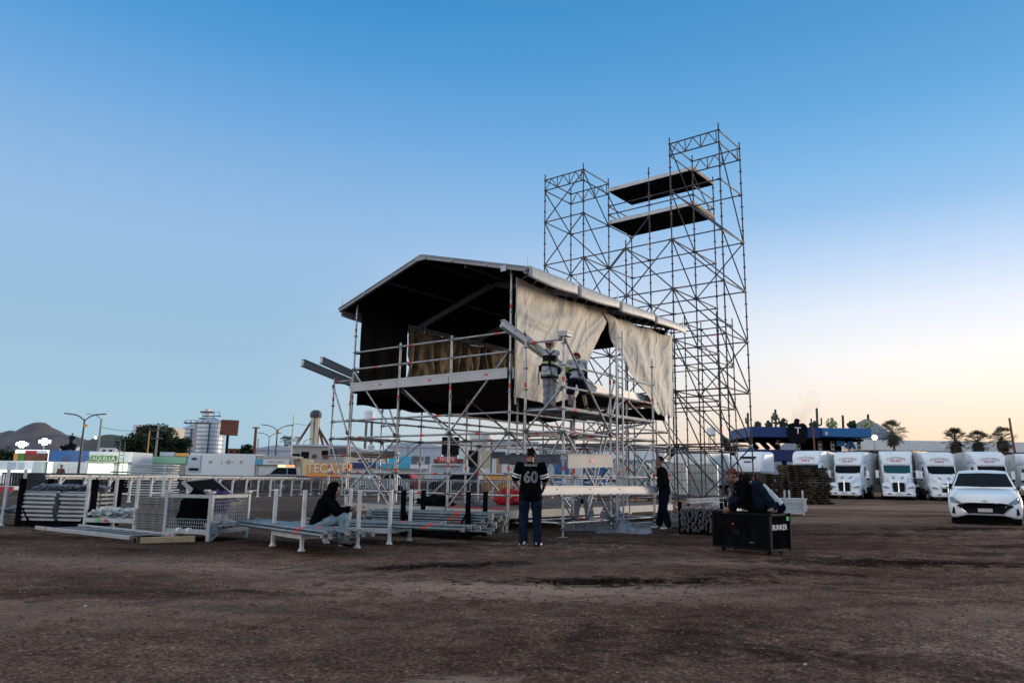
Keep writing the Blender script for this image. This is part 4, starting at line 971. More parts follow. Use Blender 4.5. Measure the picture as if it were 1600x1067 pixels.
# ---- two men sitting on the black flight case
J = dict(pelvis=(0, 0, .10), chest=(-.20, .02, .43), neck=(-.32, .02, .54), head=(-.40, .02, .665), shL=(-.24, -.19, .50), shR=(-.22, .21, .50), elL=(-.30, -.22, .22), elR=(-.20, .24, .22),
         wrL=(-.50, -.12, .06), wrR=(-.46, .12, .06), hipL=(.03, -.11, .10), hipR=(.03, .11, .10), knL=(-.05, -.26, .50), knR=(-.34, .22, .20), anL=(.26, -.24, .08), anR=(-.40, .24, -.20), toeL=(.12, -.36, .03), toeR=(-.54, .26, -.24))
build_person('man in black with a rust red cap sitting with one knee up', (4.55, 14.02, .71), J, (-.93, -.15, -.22), ('cap_back', 'cap_red'),
             [top('sweatshirt', ['cloth_black'], fit=1.12, seed=31, wrk=.012), trousers('jeans', 'denim', fit=1.12, seed=32, wrk=.013), shoes('black_plastic', 'shoe_white')],
             palms={'L': (0, .7, .3), 'R': (0, -.7, .3)}, curl=(.6, .6))
J = dict(pelvis=(.10, 0, .10), chest=(-.14, .10, .38), neck=(-.27, .17, .46), head=(-.36, .22, .55), shL=(-.24, -.06, .44), shR=(-.06, .30, .44), elL=(-.38, .0, .20), elR=(-.25, .44, .20),
         wrL=(-.48, .22, .12), wrR=(-.44, .42, .10), hipL=(.04, -.09, .08), hipR=(.10, .13, .08), knL=(-.24, .26, .10), knR=(-.10, .48, .10), anL=(-.27, .34, -.36), anR=(-.12, .56, -.36), toeL=(-.38, .42, -.41), toeR=(-.22, .66, -.41))
build_person('man in pale grey jersey bent over on the edge of the black flight case', (4.84, 14.02, .72), J, (-.75, .45, -.4), ('short', 'hair'),
             [top('jersey', ['cloth_pale', 'cloth_black', 'cyan'], fit=1.08, seed=41, hem=.06, wrk=.010, sleeve=.8, fm=lambda c, n, J, r, f, u: 1 if (c - J['chest']).dot((J['pelvis'] - J['chest'])) < -.02 else (2 if c.z > .36 and c.x > .0 and abs(c.y - .02) < .05 else 0)), trousers('trousers', 'cloth_navy', fit=1.2, seed=42), shoes('black_plastic')],
             palms={'L': (.5, .5, .2), 'R': (.5, -.5, .2)}, curl=(.6, .6))

# ---- the beams in their hands
box_beam((.55, 14.95, 1.03), (3.72, 19.2, 1.02), .10, .155, 'long white aluminium beam carried level by two men across the work scaffold', 'alu_white')
h1 = W1 + V((-.60, .06, 1.62))
box_beam((-.24, 17.25, 4.86), (2.15, 19.02, 3.50), .14, .17, 'pale box beam being lifted at a slant by the two workers', 'alu_white')
e_ = S(1.87, -.42, 4.52); box_beam(e_ + V((-.04, -.06, 0)), e_ + V((.10, .22, .02)), .24, .10, 'short white beam end lying on top of the front work scaffold post', 'alu_white')
# ------------------------------------------------------------------ the yard: racks, tubes, crates, bags
def frame_rack(name, label, loc, rz, W_, L_, H_, mt, group=None, feet=True, base=.18, r=.028, deck=False, brace=False):
    """open stillage: base frame with four tall corner posts; long side along local x"""
    t = thing(name, label, 'rack', loc, rz, group)
    for sx in (-1, 1):
        for sy in (-1, 1):
            m = MB(); p = V((sx * L_ / 2, sy * W_ / 2, 0)); m.box(p + V((0, 0, H_ / 2 + .02)), (r * 2, r * 2, H_), 0)
            if feet: m.lathe(p, [(.062, 0), (.062, .012), (.035, .06), (r, .09)], 0, 10)
            if brace: m.bar(p + V((-sx * .03, 0, base + .42)), p + V((-sx * .26, 0, base + .03)), .035, .035, 0)
            m.build('post', [mt], t, bevel=.004)
    b = MB()
    for sy in (-1, 1): b.box((0, sy * W_ / 2, base), (L_ - .02, .05, .09), 0)
    for sx in (-1, 1): b.box((sx * L_ / 2, 0, base + .002), (.05, W_ - .02, .085), 0)
    for k in (-.25, .25): b.box((k * L_, 0, base - .01), (.06, W_ - .05, .05), 0)
    if deck: b.box((0, 0, base + .055), (L_ - .06, W_ - .06, .02), 0)
    b.build('base_frame', [mt], t, bevel=.004)
    return t
def tube_proto(name, L_, label, group, mt='tube_grey', cups=True, r=.026, cup='cup_grey'):
    m = MB(); m.tube((-L_ / 2, 0, 0), (L_ / 2, 0, 0), r, 0, 9)
    if cups:
        for sx in (-1, 1): m.bar((sx * (L_ / 2 - .02), 0, 0), (sx * (L_ / 2 + .07), 0, -.005), .045, .07, 1); m.tube((sx * (L_ / 2 + .05), 0, -.05), (sx * (L_ / 2 + .05), 0, .045), .012, 1, 6)
    m.tube((L_ * .22, 0, 0), (L_ * .22 + .1, 0, 0), r * 1.12, 2, 8)
    o = m.build(name, [mt, cup, 'red_mark'], smooth=False); tag(o, label, 'tube', group); return o
def lay(proto, items, first=[None]):
    for k, (loc, rz, tilt) in enumerate(items):
        o = proto if k == 0 else dup(proto)
        o.location = loc; o.rotation_euler = (random.uniform(0, 6.28) if tilt is None else 0, tilt or 0, rz)
R_ = random.Random(11)
# --- rack the hooded man sits on
ra = math.atan2(-.74, .67)
frame_rack('stillage_rack', 'white post rack under the hooded man, its flared feet on the dirt', (-3.43, 13.55, 0), ra, 1.06, 1.1, .98, 'post_white', base=.24)
d = V((math.cos(ra), math.sin(ra), 0)); n = V((-d.y, d.x, 0))
tp_ = tube_proto('scaffold_tube', 3.3, 'grey scaffold tube lying across the rack under the hooded man', 'tubes on the rack under the hooded man')
its = []
for i in range(15):
    o = V((-3.62, 13.42, 0)) + n * (-.45 + .064 * i) + d * (R_.uniform(-.14, .14) - .12); its.append(((o.x, o.y, .318), ra + R_.uniform(-.006, .006), .0))
for i in range(8):
    o = V((-3.62, 13.42, 0)) + n * (-.40 + .075 * i) + d * (R_.uniform(-.25, .2) - .1); its.append(((o.x, o.y, .372), ra + R_.uniform(-.01, .01), .0))
lay(tp_, its)
# --- rack behind it, between the hooded man and the stage
frame_rack('stillage_rack', 'white post rack with loose tubes between the hooded man and the stage', (-2.75, 14.95, 0), -.30, .9, 1.35, .98, 'post_white', base=.24)
tp_ = tube_proto('scaffold_tube', 2.9, 'grey scaffold tube on the low rack right of the hooded man', 'tubes on the low rack beside the hooded man')
d = V((math.cos(-.30), math.sin(-.30), 0)); n = V((-d.y, d.x, 0)); its = []
for i in range(12):
    o = V((-2.5, 14.85, 0)) + n * (-.34 + .066 * i) + d * R_.uniform(-.35, .5); its.append(((o.x, o.y, .315 + .052 * (i % 3 == 1)), -.30 + R_.uniform(-.05, .03), 0))
lay(tp_, its)
# --- black post rack full of tubes in front of the stage
rb = -.36; c0 = V((-1.62, 16.35, 0)); d = V((math.cos(rb), math.sin(rb), 0)); n = V((-d.y, d.x, 0))
frame_rack('stillage_rack', 'black post rack piled with tubes in front of the stage corner', tuple(c0 + d * .25), rb, .92, 1.50, .94, 'black_paint', feet=False, base=.10, r=.042, brace=True)
tp_ = tube_proto('scaffold_tube', 2.75, 'scaffold tube with silver end fittings in the black post rack', 'tubes in the black post rack')
its = []
for row in range(7):
    for i in range(11):
        if row == 6 and i % 2: continue
        o = c0 + d * (R_.uniform(-.10, .16)) + n * (-.37 + .0735 * i + .02 * (row % 2)); its.append(((o.x, o.y, .175 + .056 * row), rb + R_.uniform(-.008, .008), 0))
lay(tp_, its)
# --- black rack of coupled tubes on the right, seen end on
frame_rack('stillage_rack', 'dark rack crammed with tube couplings beside the man in the red cap', (4.85, 18.9, 0), 1.25, .95, 2.2, .75, 'black_paint', feet=False, base=.08, r=.04)
tp_ = tube_proto('scaffold_tube', 2.2, 'dark tube with coupling ends in the rack beside the red cap man', 'tubes in the rack beside the red cap man', mt='galv_dark', cup='coupler')
its = []
for row in range(8):
    for i in range(12):
        its.append(((4.85 - .9 * .52 * (i - 5.5) / 6, 18.9 + .3 * .5 * (i - 5.5) / 6 + R_.uniform(-.09, .09), .13 + .066 * row + R_.uniform(-.01, .01)), 1.25 + R_.uniform(-.02, .02), 0))
lay(tp_, its)
box_beam((4.4, 18.6, .76), (5.3, 19.3, .80), .12, .09, 'short white beam lying on top of the coupling rack', 'alu_white')
# --- little rack of white boards behind the flight case
frame_rack('stillage_rack', 'narrow white rack holding pale boards behind the flight case', (10.75, 29.3, 0), .35, .75, .85, .95, 'post_white', base=.12)
wb = MB(); wb.box((0, 0, 0), (1.3, .6, .055), 0); wb = wb.build('board', ['dirty_white'], bevel=.005); tag(wb, 'pale board stacked in the narrow white rack behind the flight case', 'board', 'pale boards in the narrow white rack')
for k in range(8):
    o = wb if k == 0 else dup(wb); place(o, (10.75 + R_.uniform(-.06, .06), 29.3 + R_.uniform(-.03, .03), .20 + k * .062), .35 + R_.uniform(-.05, .05))
# --- flight case
fc = thing('flight_case', 'big black flight case lettered on its right end, two men sitting on it', 'flight case', (4.42, 13.92, 0), -.92)
# local frame: long front face runs along x from the far left corner to the near right corner
LX, WY, HZ = 1.20, .60, .71
m = MB(); m.box((0, 0, HZ / 2 + .035), (LX, WY, HZ - .07), 0)
for z in (.09, HZ - .02): 
    m.box((0, -WY / 2 - .002, z), (LX + .012, .012, .035), 1); m.box((LX / 2 + .002, 0, z), (.012, WY + .012, .035), 1); m.box((-LX / 2 - .002, 0, z), (.012, WY + .012, .035), 1)
for sx in (-1, 1):
    for sy in (-1, 1): m.box((sx * LX / 2, sy * WY / 2, HZ / 2 + .03), (.04, .04, HZ - .08), 1); m.ell((sx * LX / 2, sy * WY / 2, HZ - .02), (.035, .035, .03), 1, 10, 6)
m.box((-.1, -WY / 2 - .012, .36), (.16, .012, .10), 1); m.box((.22, -WY / 2 - .008, .20), (.10, .006, .018), 3); m.box((-.16, -WY / 2 - .012, .50), (.03, .006, .03), 4)
m.text('BUNKER', .135, mx((LX / 2 + .006, -.02, .47), (0, 1, 0), (0, 0, 1)), 2, depth=.002, sx=.92, space=.95)
m.box((LX / 2 + .006, .24, .62), (.008, .085, .07), 5)
m.build('case', ['black_paint', 'black_plastic', 'text_white', 'chrome', 'red_mark', 'green_sticker'], fc, bevel=.006)
for sx in (-1, 1):
    for sy in (-1, 1):
        w_ = MB(); w_.disc_x((sx * (LX / 2 - .12), sy * (WY / 2 - .12), .04), .04, .035, 0, 12); w_.build('castor', ['rubber'], fc)
hd = MB(); hd.path([(-.05 - .3, -WY / 2 - .01, .33), (-.35, -WY / 2 - .04, .33), (-.23, -WY / 2 - .04, .33), (-.23, -WY / 2 - .01, .33)], .01, 0); hd.build('handle', ['black_plastic'], fc)
# --- mesh crate
ca = -.32; cc = V((-5.92, 14.95, 0))
mc = thing('mesh_crate', 'grey steel mesh crate holding dark bags and a white rag', 'crate', tuple(cc), ca + .02)
CX, CY, CH = 1.0, 1.1, .80
for sx in (-1, 1):
    for sy in (-1, 1):
        m = MB(); m.box((sx * CX / 2, sy * CY / 2, CH / 2 + .03), (.075, .075, CH + .06), 0); m.box((sx * CX / 2, sy * CY / 2, CH + .10), (.10, .10, .05), 0); m.build('post', ['mesh_grey'], mc, bevel=.006)
for nm, z, hh in (('base_frame', .17, .09), ('top_frame', CH + .02, .065)):
    m = MB()
    for sy in (-1, 1): m.box((0, sy * CY / 2, z), (CX - .07, .05, hh), 0)
    for sx in (-1, 1): m.box((sx * CX / 2, 0, z), (.05, CY + .05, hh - .004), 0)
    if z < .3:
        m.box((0, 0, .14), (CX - .02, CY - .02, .02), 0)
        for sx in (-1, 1): m.bar((sx * CX / 2, -CY / 2 + .25, .13), (sx * CX / 2, -CY / 2 + .05, .02), .05, .05, 0)
    m.build(nm, ['mesh_grey'], mc, bevel=.004)
def wire(p0, ux, n1, n2, w_, h_):
    m = MB()
    for i in range(n1 + 1): p = V(p0) + V(ux) * (w_ * i / n1); m.tube(p, p + V((0, 0, h_)), .004, 0, 5)
    for j in range(n2 + 1): p = V(p0) + V((0, 0, h_ * j / n2)); m.tube(p, p + V(ux) * w_, .004, 0, 5)
    return m
wire((CX / 2, -CY / 2 + .04, .2), (0, 1, 0), 18, 9, CY - .08, CH - .2).build('wire_panel', ['mesh_grey'], mc)
wire((-CX / 2, -CY / 2 + .04, .2), (0, 1, 0), 18, 9, CY - .08, CH - .2).build('wire_panel', ['mesh_grey'], mc)
wire((-CX / 2 + .04, CY / 2, .2), (1, 0, 0), 18, 9, CX - .08, CH - .2).build('wire_panel', ['mesh_grey'], mc)
wire((-CX / 2 + .04, -CY / 2, .2), (1, 0, 0), 18, 3, CX - .08, .2).build('wire_panel', ['mesh_grey'], mc)
def lump(name, label, cat, c, rad, mt, amp, seed, crease=6.0, rz=0.0, flat=True):
    m = MB(); m.ell((0, 0, 0), (1, 1, 1), 0, 44, 26)
    def f(p):
        r_ = 1 + amp * fbm(p.x * 2.2 + seed, p.y * 2.2, p.z * 2.2, 4) - amp * .8 * (1 - abs(fbm(p.x * crease * .5 + seed, p.y * crease * .5, p.z * crease * .5 + 3, 2))) ** 5
        q = V((p.x * rad[0] * r_, p.y * rad[1] * r_, p.z * rad[2] * r_))
        if flat: q.z = max(q.z, -rad[2] * .62)
        return q
    m.xf(f); o = m.build(name, [mt], smooth=True); place(o, c, rz); return tag(o, label, cat)
def cl(x, y, z): q = Matrix.Rotation(ca + .02, 3, 'Z') @ V((x, y, 0)); return (cc.x + q.x, cc.y + q.y, z)
lump('bag', 'black bag slumped in the left half of the mesh crate', 'bag', cl(-.22, -.15, .46), (.30, .34, .46), 'cloth_black', .25, 3.3)
lump('bag', 'purple cloth bundle sticking out of the top of the mesh crate', 'bag', cl(.20, .05, .66), (.20, .22, .26), 'cloth_purple', .35, 6.1)
lump('rag', 'crumpled white rag on the floor of the mesh crate', 'rag', cl(.34, -.05, .30), (.24, .30, .16), 'cloth_pale', .5, 9.2)
bk = MB()
for k in (-.07, .12): bk.lathe((k * 1.2 - .12, -.52, .165), [(.06, 0), (.065, .03), (.05, .06), (.02, .07)], 0, 12)
o = bk.build('shoes', ['text_white']); o.location = tuple(cc); o.rotation_euler = (0, 0, ca + .02); tag(o, 'pair of pale shoe soles at the bottom of the mesh crate', 'shoes')
# dark panel lid leaning open behind the crate
lp = MB(); lp.box((0, 0, 0), (1.25, .95, .035), 0); lp.box((0, 0, .022), (1.22, .92, .012), 1)
for sy in (-1, 1): lp.box((0, sy * .49, 0), (1.31, .05, .09), 3)
for sx in (-1, 1): lp.box((sx * .64, 0, 0), (.05, .93, .09), 2 if sx > 0 else 3)
lp.box((.668, .1, 0), (.006, .12, .05), 4)
o = lp.build('panel', ['pvc_black', 'pvc_black', 'wood_pale', 'alu', 'red_mark'], bevel=.004); o.location = (-6.42, 16.35, .84); o.rotation_euler = (.1, .50, -.45); o.scale = (.8, .8, .8)
tag(o, 'dark framed panel with a pale wooden edge tilted above the mesh crate', 'panel')
# stack of grey boards left of the crate
gb = MB(); gb.box((0, 0, 0), (.86, .62, .042), 0); gb = gb.build('board', ['wood_grey'], bevel=.006); tag(gb, 'weathered grey board in the square stack left of the mesh crate', 'board', 'grey boards stacked beside the mesh crate')
for k in range(16):
    o = gb if k == 0 else dup(gb); place(o, (-7.05 + R_.uniform(-.03, .03), 15.55 + R_.uniform(-.02, .02), .03 + k * .0475), -.30 + R_.uniform(-.03, .03))
# ladder frames lying on the dirt
def lying_ladder(p, q, w_, label, mt='galv'):
    m = MB(); p, q = V(p), V(q); d = (q - p).normalized(); n = V((-d.y, d.x, 0)) * w_
    m.bar(p, q, .05, .07, 0); m.bar(p + n, q + n, .05, .07, 0)
    k = 8
    for i in range(1, k): c = p.lerp(q, i / k); m.bar(c, c + n, .06, .025, 0)
    m.bar(p.lerp(q, .12), p.lerp(q, .14), .054, .075, 1); m.bar(q + n - d * .16, q + n - d * .1, .054, .075, 1)
    return tag(m.build('ladder', [mt, 'red_mark'], bevel=.004), label, 'ladder')
lying_ladder((-9.75, 15.75, .10), (-6.75, 13.65, .10), .85, 'pale steel ladder frame lying on the dirt at the left', 'alu')
m = MB(); m.bar((-6.55, 13.62, .06), (-5.75, 14.02, .07), .10, .10, 0); m.box((-6.64, 13.6, .06), (.06, .09, .11), 1, rz=.4)
tag(m.build('timber', ['wood_pale', 'black_plastic'], bevel=.006), 'short pale timber with a black end beside the lying ladder frame', 'timber')
# left racks
frame_rack('stillage_rack', 'dark post rack of stacked frames at the far left of the yard', (-10.15, 17.55, 0), -.1, .9, 1.75, 1.05, 'black_paint', feet=False, base=.08, r=.05, brace=True)
fb = MB()
for x in (-.38, -.13, .13, .38): fb.box((x, 0, 0), (.06, .84, .045), 0)
for y in (-.4, .4): fb.box((0, y, .003), (.84, .05, .05), 0)
for i in range(3): fb.tube((-.42, -.3 + i * .3, .05), (.42, -.28 + i * .3, .05), .02, 0, 6)
fb = fb.build('deck_frame', ['alu'], bevel=.003); tag(fb, 'silver deck frame stacked in the dark post rack at the left', 'frame', 'deck frames in the dark post rack')
for k in range(14):
    o = fb if k == 0 else dup(fb); place(o, (-10.62 + (k % 2) * .9, 17.55 + R_.uniform(-.04, .04), .17 + (k // 2) * .093), -.1 + R_.uniform(-.04, .04))
for i in range(5): lump('sheet', 'crumpled silver sheet %s the dark post rack' % ('on the left end of', 'near the middle of', 'in the middle of', 'right of the middle of', 'on the right end of')[i], 'sheet', (-10.75 + i * .3, 17.5 + R_.uniform(-.1, .1), .86), (.22, .30, .09), 'silver_tarp', .5, i * 3.7)
frame_rack('stillage_rack', 'white post rack with crumpled white sheets left of the grey boards', (-8.55, 16.9, 0), -.12, .95, 1.15, 1.15, 'post_white', base=.22)
for i in range(4): lump('sheet', 'crumpled white sheet %s the white rack by the grey boards' % ('left end of', 'second left in', 'second right in', 'right end of')[i], 'sheet', (-8.95 + i * .28, 16.85 + R_.uniform(-.1, .1), .36), (.24, .36, .11), 'dirty_white', .5, 20 + i * 2.7)
m = MB(); m.box((-.12, 0, 0), (.10, .012, .05), 0); m.box((.08, 0, -.01), (.09, .012, .05), 1); o = m.build('sticker', ['green_sticker', 'red_mark']); place(o, (-8.75, 16.38, .23), -.12); tag(o, 'green and red stickers on the white post rack', 'sticker')
frame_rack('stillage_rack', 'tall white post rack at the left edge of the yard', (-12.2, 17.6, 0), .15, .8, 1.3, 1.25, 'post_white', base=.2)
for i in range(3): lump('sheet', 'crumpled grey sheet %s the rack at the left edge' % ('on the left of', 'in the middle of', 'on the right of')[i], 'sheet', (-12.5 + i * .55, 17.6, .34), (.34, .36, .10), 'silver_tarp', .5, 40 + i * 2.1)
# things on and round the low stage floor
bq = MB(); bq.lathe((0, 0, 0), [(.135, 0), (.15, .34), (.165, .36), (.165, .39), (.15, .40)], 0, 24); bq.tube((0, 0, .375), (0, 0, .402), .158, 0, 24)
place(bq.build('bucket', ['bucket'], smooth=False), tuple(S(-3.7, .75, .50))); tag(bpy.data.objects['bucket'], 'pale plastic bucket standing on the stage floor', 'bucket')
lump('bundle', 'bright red cloth bundle on the low stage floor behind the jersey man', 'bundle', tuple(S(-1.95, 2.5, .68)), (.40, .32, .27), 'cloth_red', .35, 5.5)
lump('bundle', 'dark cloth heap lying along the front of the low stage floor', 'bundle', tuple(S(-2.9, .5, .60)), (.62, .26, .17), 'dark_tarp', .5, 8.5, rz=SY)
lump('bundle', 'grey crumpled plastic beside the dark cloth heap on the stage floor', 'bundle', tuple(S(-1.5, .55, .58)), (.24, .20, .12), 'silver_tarp', .5, 12.5)
hz = MB(); hz.path([S(-2.2 + .12 * i, .32 + .05 * math.sin(i), .505) for i in range(18)], .018, 0); tag(hz.build('hose', ['red_paint']), 'thin dark red hose lying on the front edge of the stage floor', 'hose')
# silver tarpaulins on the ground under the work scaffold
def crumple(label, c, a, b_, h_, seed, rz):
    def fn(s, t):
        x, y = (s - .5) * a, (t - .5) * b_; k = (math.sin(s * PI) * math.sin(t * PI)) ** .6
        z = h_ * k * (.18 + .75 * (1 - abs(fbm(x * 1.5 + seed, y * 1.5, seed, 3)) * 2) ** 2 * (.4 + .9 * abs(fbm(x * .9 + 9, y * .9, seed, 2)))) + .10 * k * (1 - 2 * abs(fbm(x * 3.3 + seed, y * 3.3, 1.0, 2))) ** 3
        return (x + .10 * fbm(s * 3, t * 3, seed) , y + .10 * fbm(s * 3 + 5, t * 3, seed), max(.006, z * .8))
    m = MB(); m.grid(fn, 60, 44, 0, .006); o = m.build('tarpaulin', ['silver_tarp'], smooth=True); place(o, c, rz); return tag(o, label, 'tarpaulin')
crumple('silver tarpaulin slumped behind the foot of the ladder with a raised fold', (2.15, 19.25, 0), 1.6, .9, .50, 2.2, .1)
crumple('silver tarpaulin crumpled on the dirt left of the charcoal sweatshirt man', (2.80, 18.35, 0), 1.25, .95, .50, 7.2, -.4)
lp_ = MB()
for k, (cx, h_) in enumerate(((1.82, .78), (2.55, .56))):
    pts = [(cx + .20 * math.cos(PI - PI * i / 12), 19.0, h_ * math.sin(PI * i / 12) ** .7 + .02) for i in range(13)]
    for p, q in zip(pts[:-1], pts[1:]): lp_.bar(p, q, .22, .012, 0, up=(0, 1, 0))
tag(lp_.build('strap', ['silver_tarp']), 'silver webbing loops standing up from the tarpaulins by the ladder foot', 'strap')
crumple('silver tarpaulin heaped beside the tower foot behind the man with the beam', (4.85, 20.6, 0), 1.3, 1.1, .85, 11.2, .5)
for k in range(3):
    hc = MB(); cx, cy = 4.35 + .34 * k, 19.35 + .1 * k; pts = []
    for i in range(66): t = i * .42; pts.append((cx + (.20 + .05 * math.sin(i * .3)) * math.cos(t), cy + .20 * math.sin(t) * .8, .05 + .0055 * i + .03 * math.sin(t * .7 + k)))
    hc.path(pts, .014, 0, 6); tag(hc.build('cable_coil', ['silver_tarp']), 'coil of grey cable on the dirt %s the coupling rack' % ('farthest from', 'second closest to', 'closest to')[k], 'cable')
for k, (p, q) in enumerate((((3.1, 19.9, .10), (4.2, 20.9, .12)), ((2.9, 19.6, .05), (4.4, 20.3, .05)), ((5.6, 19.9, .45), (6.9, 21.5, .55)))):
    m = MB(); m.bar(p, q, .09, .09, 0); tag(m.build('rail', ['alu'], bevel=.005), 'pale aluminium rail lying %s' % ('beside the crumpled tarpaulins', 'flat on the dirt behind the sweatshirt man', 'raised above the coupling rack')[k], 'rail')
m = MB(); m.box((0, 0, 0), (1.9, .6, .34), 0); m.box((0, -.31, .12), (1.9, .02, .04), 1); place(m.build('black_trunk', ['black_paint', 'galv_dark'], bevel=.01), (6.0, 21.2, .22), -.3); tag(bpy.data.objects['black_trunk'], 'long low black trunk behind the coupling rack', 'trunk')
m = MB(); m.box((0, 0, .12), (.40, .3, .24), 0); m.box((0, -.151, .17), (.1, .004, .05), 1); place(m.build('carton', ['wood_pale', 'text_white'], bevel=.006), (6.6, 21.1, .40), .2); tag(bpy.data.objects['carton'], 'small tan carton on the long black trunk', 'box')
lump('sheet', 'white plastic sheet heaped on the long black trunk', 'sheet', (6.05, 21.15, .52), (.42, .3, .2), 'dirty_white', .4, 31)
# --- wooden pallets
pal = MB()
for i in range(7): pal.box((0, -.5 + i * .167, .135), (1.2, .125, .022), 0)
for x in (-.55, 0, .55): pal.box((x, 0, .07), (.10, 1.0, .095), 0)
for y in (-.45, 0, .45): pal.box((0, y, .012), (1.2, .10, .022), 0)
pal = pal.build('pallet', ['wood_old']); tag(pal, 'dark wooden pallet in the tall uneven stack before the trucks', 'pallet', 'pallets in the tall stack before the trucks')
first = True
for cx, cy, n_, j in ((18.75, 46.0, 15, .17), (17.45, 46.3, 16, .07), (18.2, 47.4, 13, .1)):
    for k in range(n_):
        o = pal if first else dup(pal); first = False
        place(o, (cx + R_.uniform(-j, j) - .01 * k, cy + R_.uniform(-.1, .1), k * .145), .25 + R_.uniform(-j, j))
for k in range(12):
    o = dup(pal, label='dark wooden pallet in the lower stack beside the tower foot', group='pallets in the lower stack by the tower'); place(o, (15.9 + R_.uniform(-.12, .12), 46.0 + R_.uniform(-.1, .1), k * .145), .1 + R_.uniform(-.1, .1))
# ------------------------------------------------------------------ vehicles
def wheel(root, c, r, w_, rim='alu', name='wheel'):
    m = MB(); m.disc_x(c, r, w_, 0, 22); o = m.build(name, ['rubber'], root, bevel=.02)
    h_ = MB(); s = 1 if c[0] > 0 else -1
    h_.disc_x((c[0] + s * (w_ / 2 + .004), c[1], c[2]), r * .62, .02, 0, 18); h_.disc_x((c[0] + s * (w_ / 2 + .02), c[1], c[2]), r * .2, .03, 0, 10); h_.build('rim', [rim], o)
    return o
def patch(bvh, poly, m, mi, off=.012, d=(0, 1, 0), thick=.01, sub=3):
    """a plate of the given x,z outline laid on the front of a body"""
    me = MB(); d = V(d); c = (sum(p[0] for p in poly) / len(poly), sum(p[1] for p in poly) / len(poly)); n = len(poly)
    rings = []
    for k in range(sub + 1):
        t = k / sub; rings.append([(c[0] + (x - c[0]) * t, c[1] + (z - c[1]) * t) for x, z in poly])
    dense = []
    for rg in rings:
        q = []
        for i in range(n):
            a, b_ = rg[i], rg[(i + 1) % n]
            for j in range(4): q.append((a[0] + (b_[0] - a[0]) * j / 4, a[1] + (b_[1] - a[1]) * j / 4))
        dense.append(q)
    last = [0.0]
    def hit(x, z):
        h_ = bvh.ray_cast(V((x, -8, z)), d)
        if h_[0]: last[0] = h_[0].y; return V((x, h_[0].y - off, z))
        return V((x, last[0] - off, z))
    pts = [[hit(x, z) for x, z in q] for q in dense]; K = len(pts[0])
    for r_ in range(1, len(pts)):
        for i in range(K): m.add([pts[r_ - 1][i], pts[r_ - 1][(i + 1) % K], pts[r_][(i + 1) % K], pts[r_][i]], [(0, 1, 2, 3)], mi)
    for i in range(K): m.add([pts[-1][i], pts[-1][(i + 1) % K], pts[-1][(i + 1) % K] + d * (thick + off), pts[-1][i] + d * (thick + off)], [(0, 1, 2, 3)], mi)
def mirror(poly): return [(-x, z) for x, z in reversed(poly)]
def bvh_of(o): me = o.data; return BVHTree.FromPolygons([v.co for v in me.vertices], [tuple(p.vertices) for p in me.polygons])

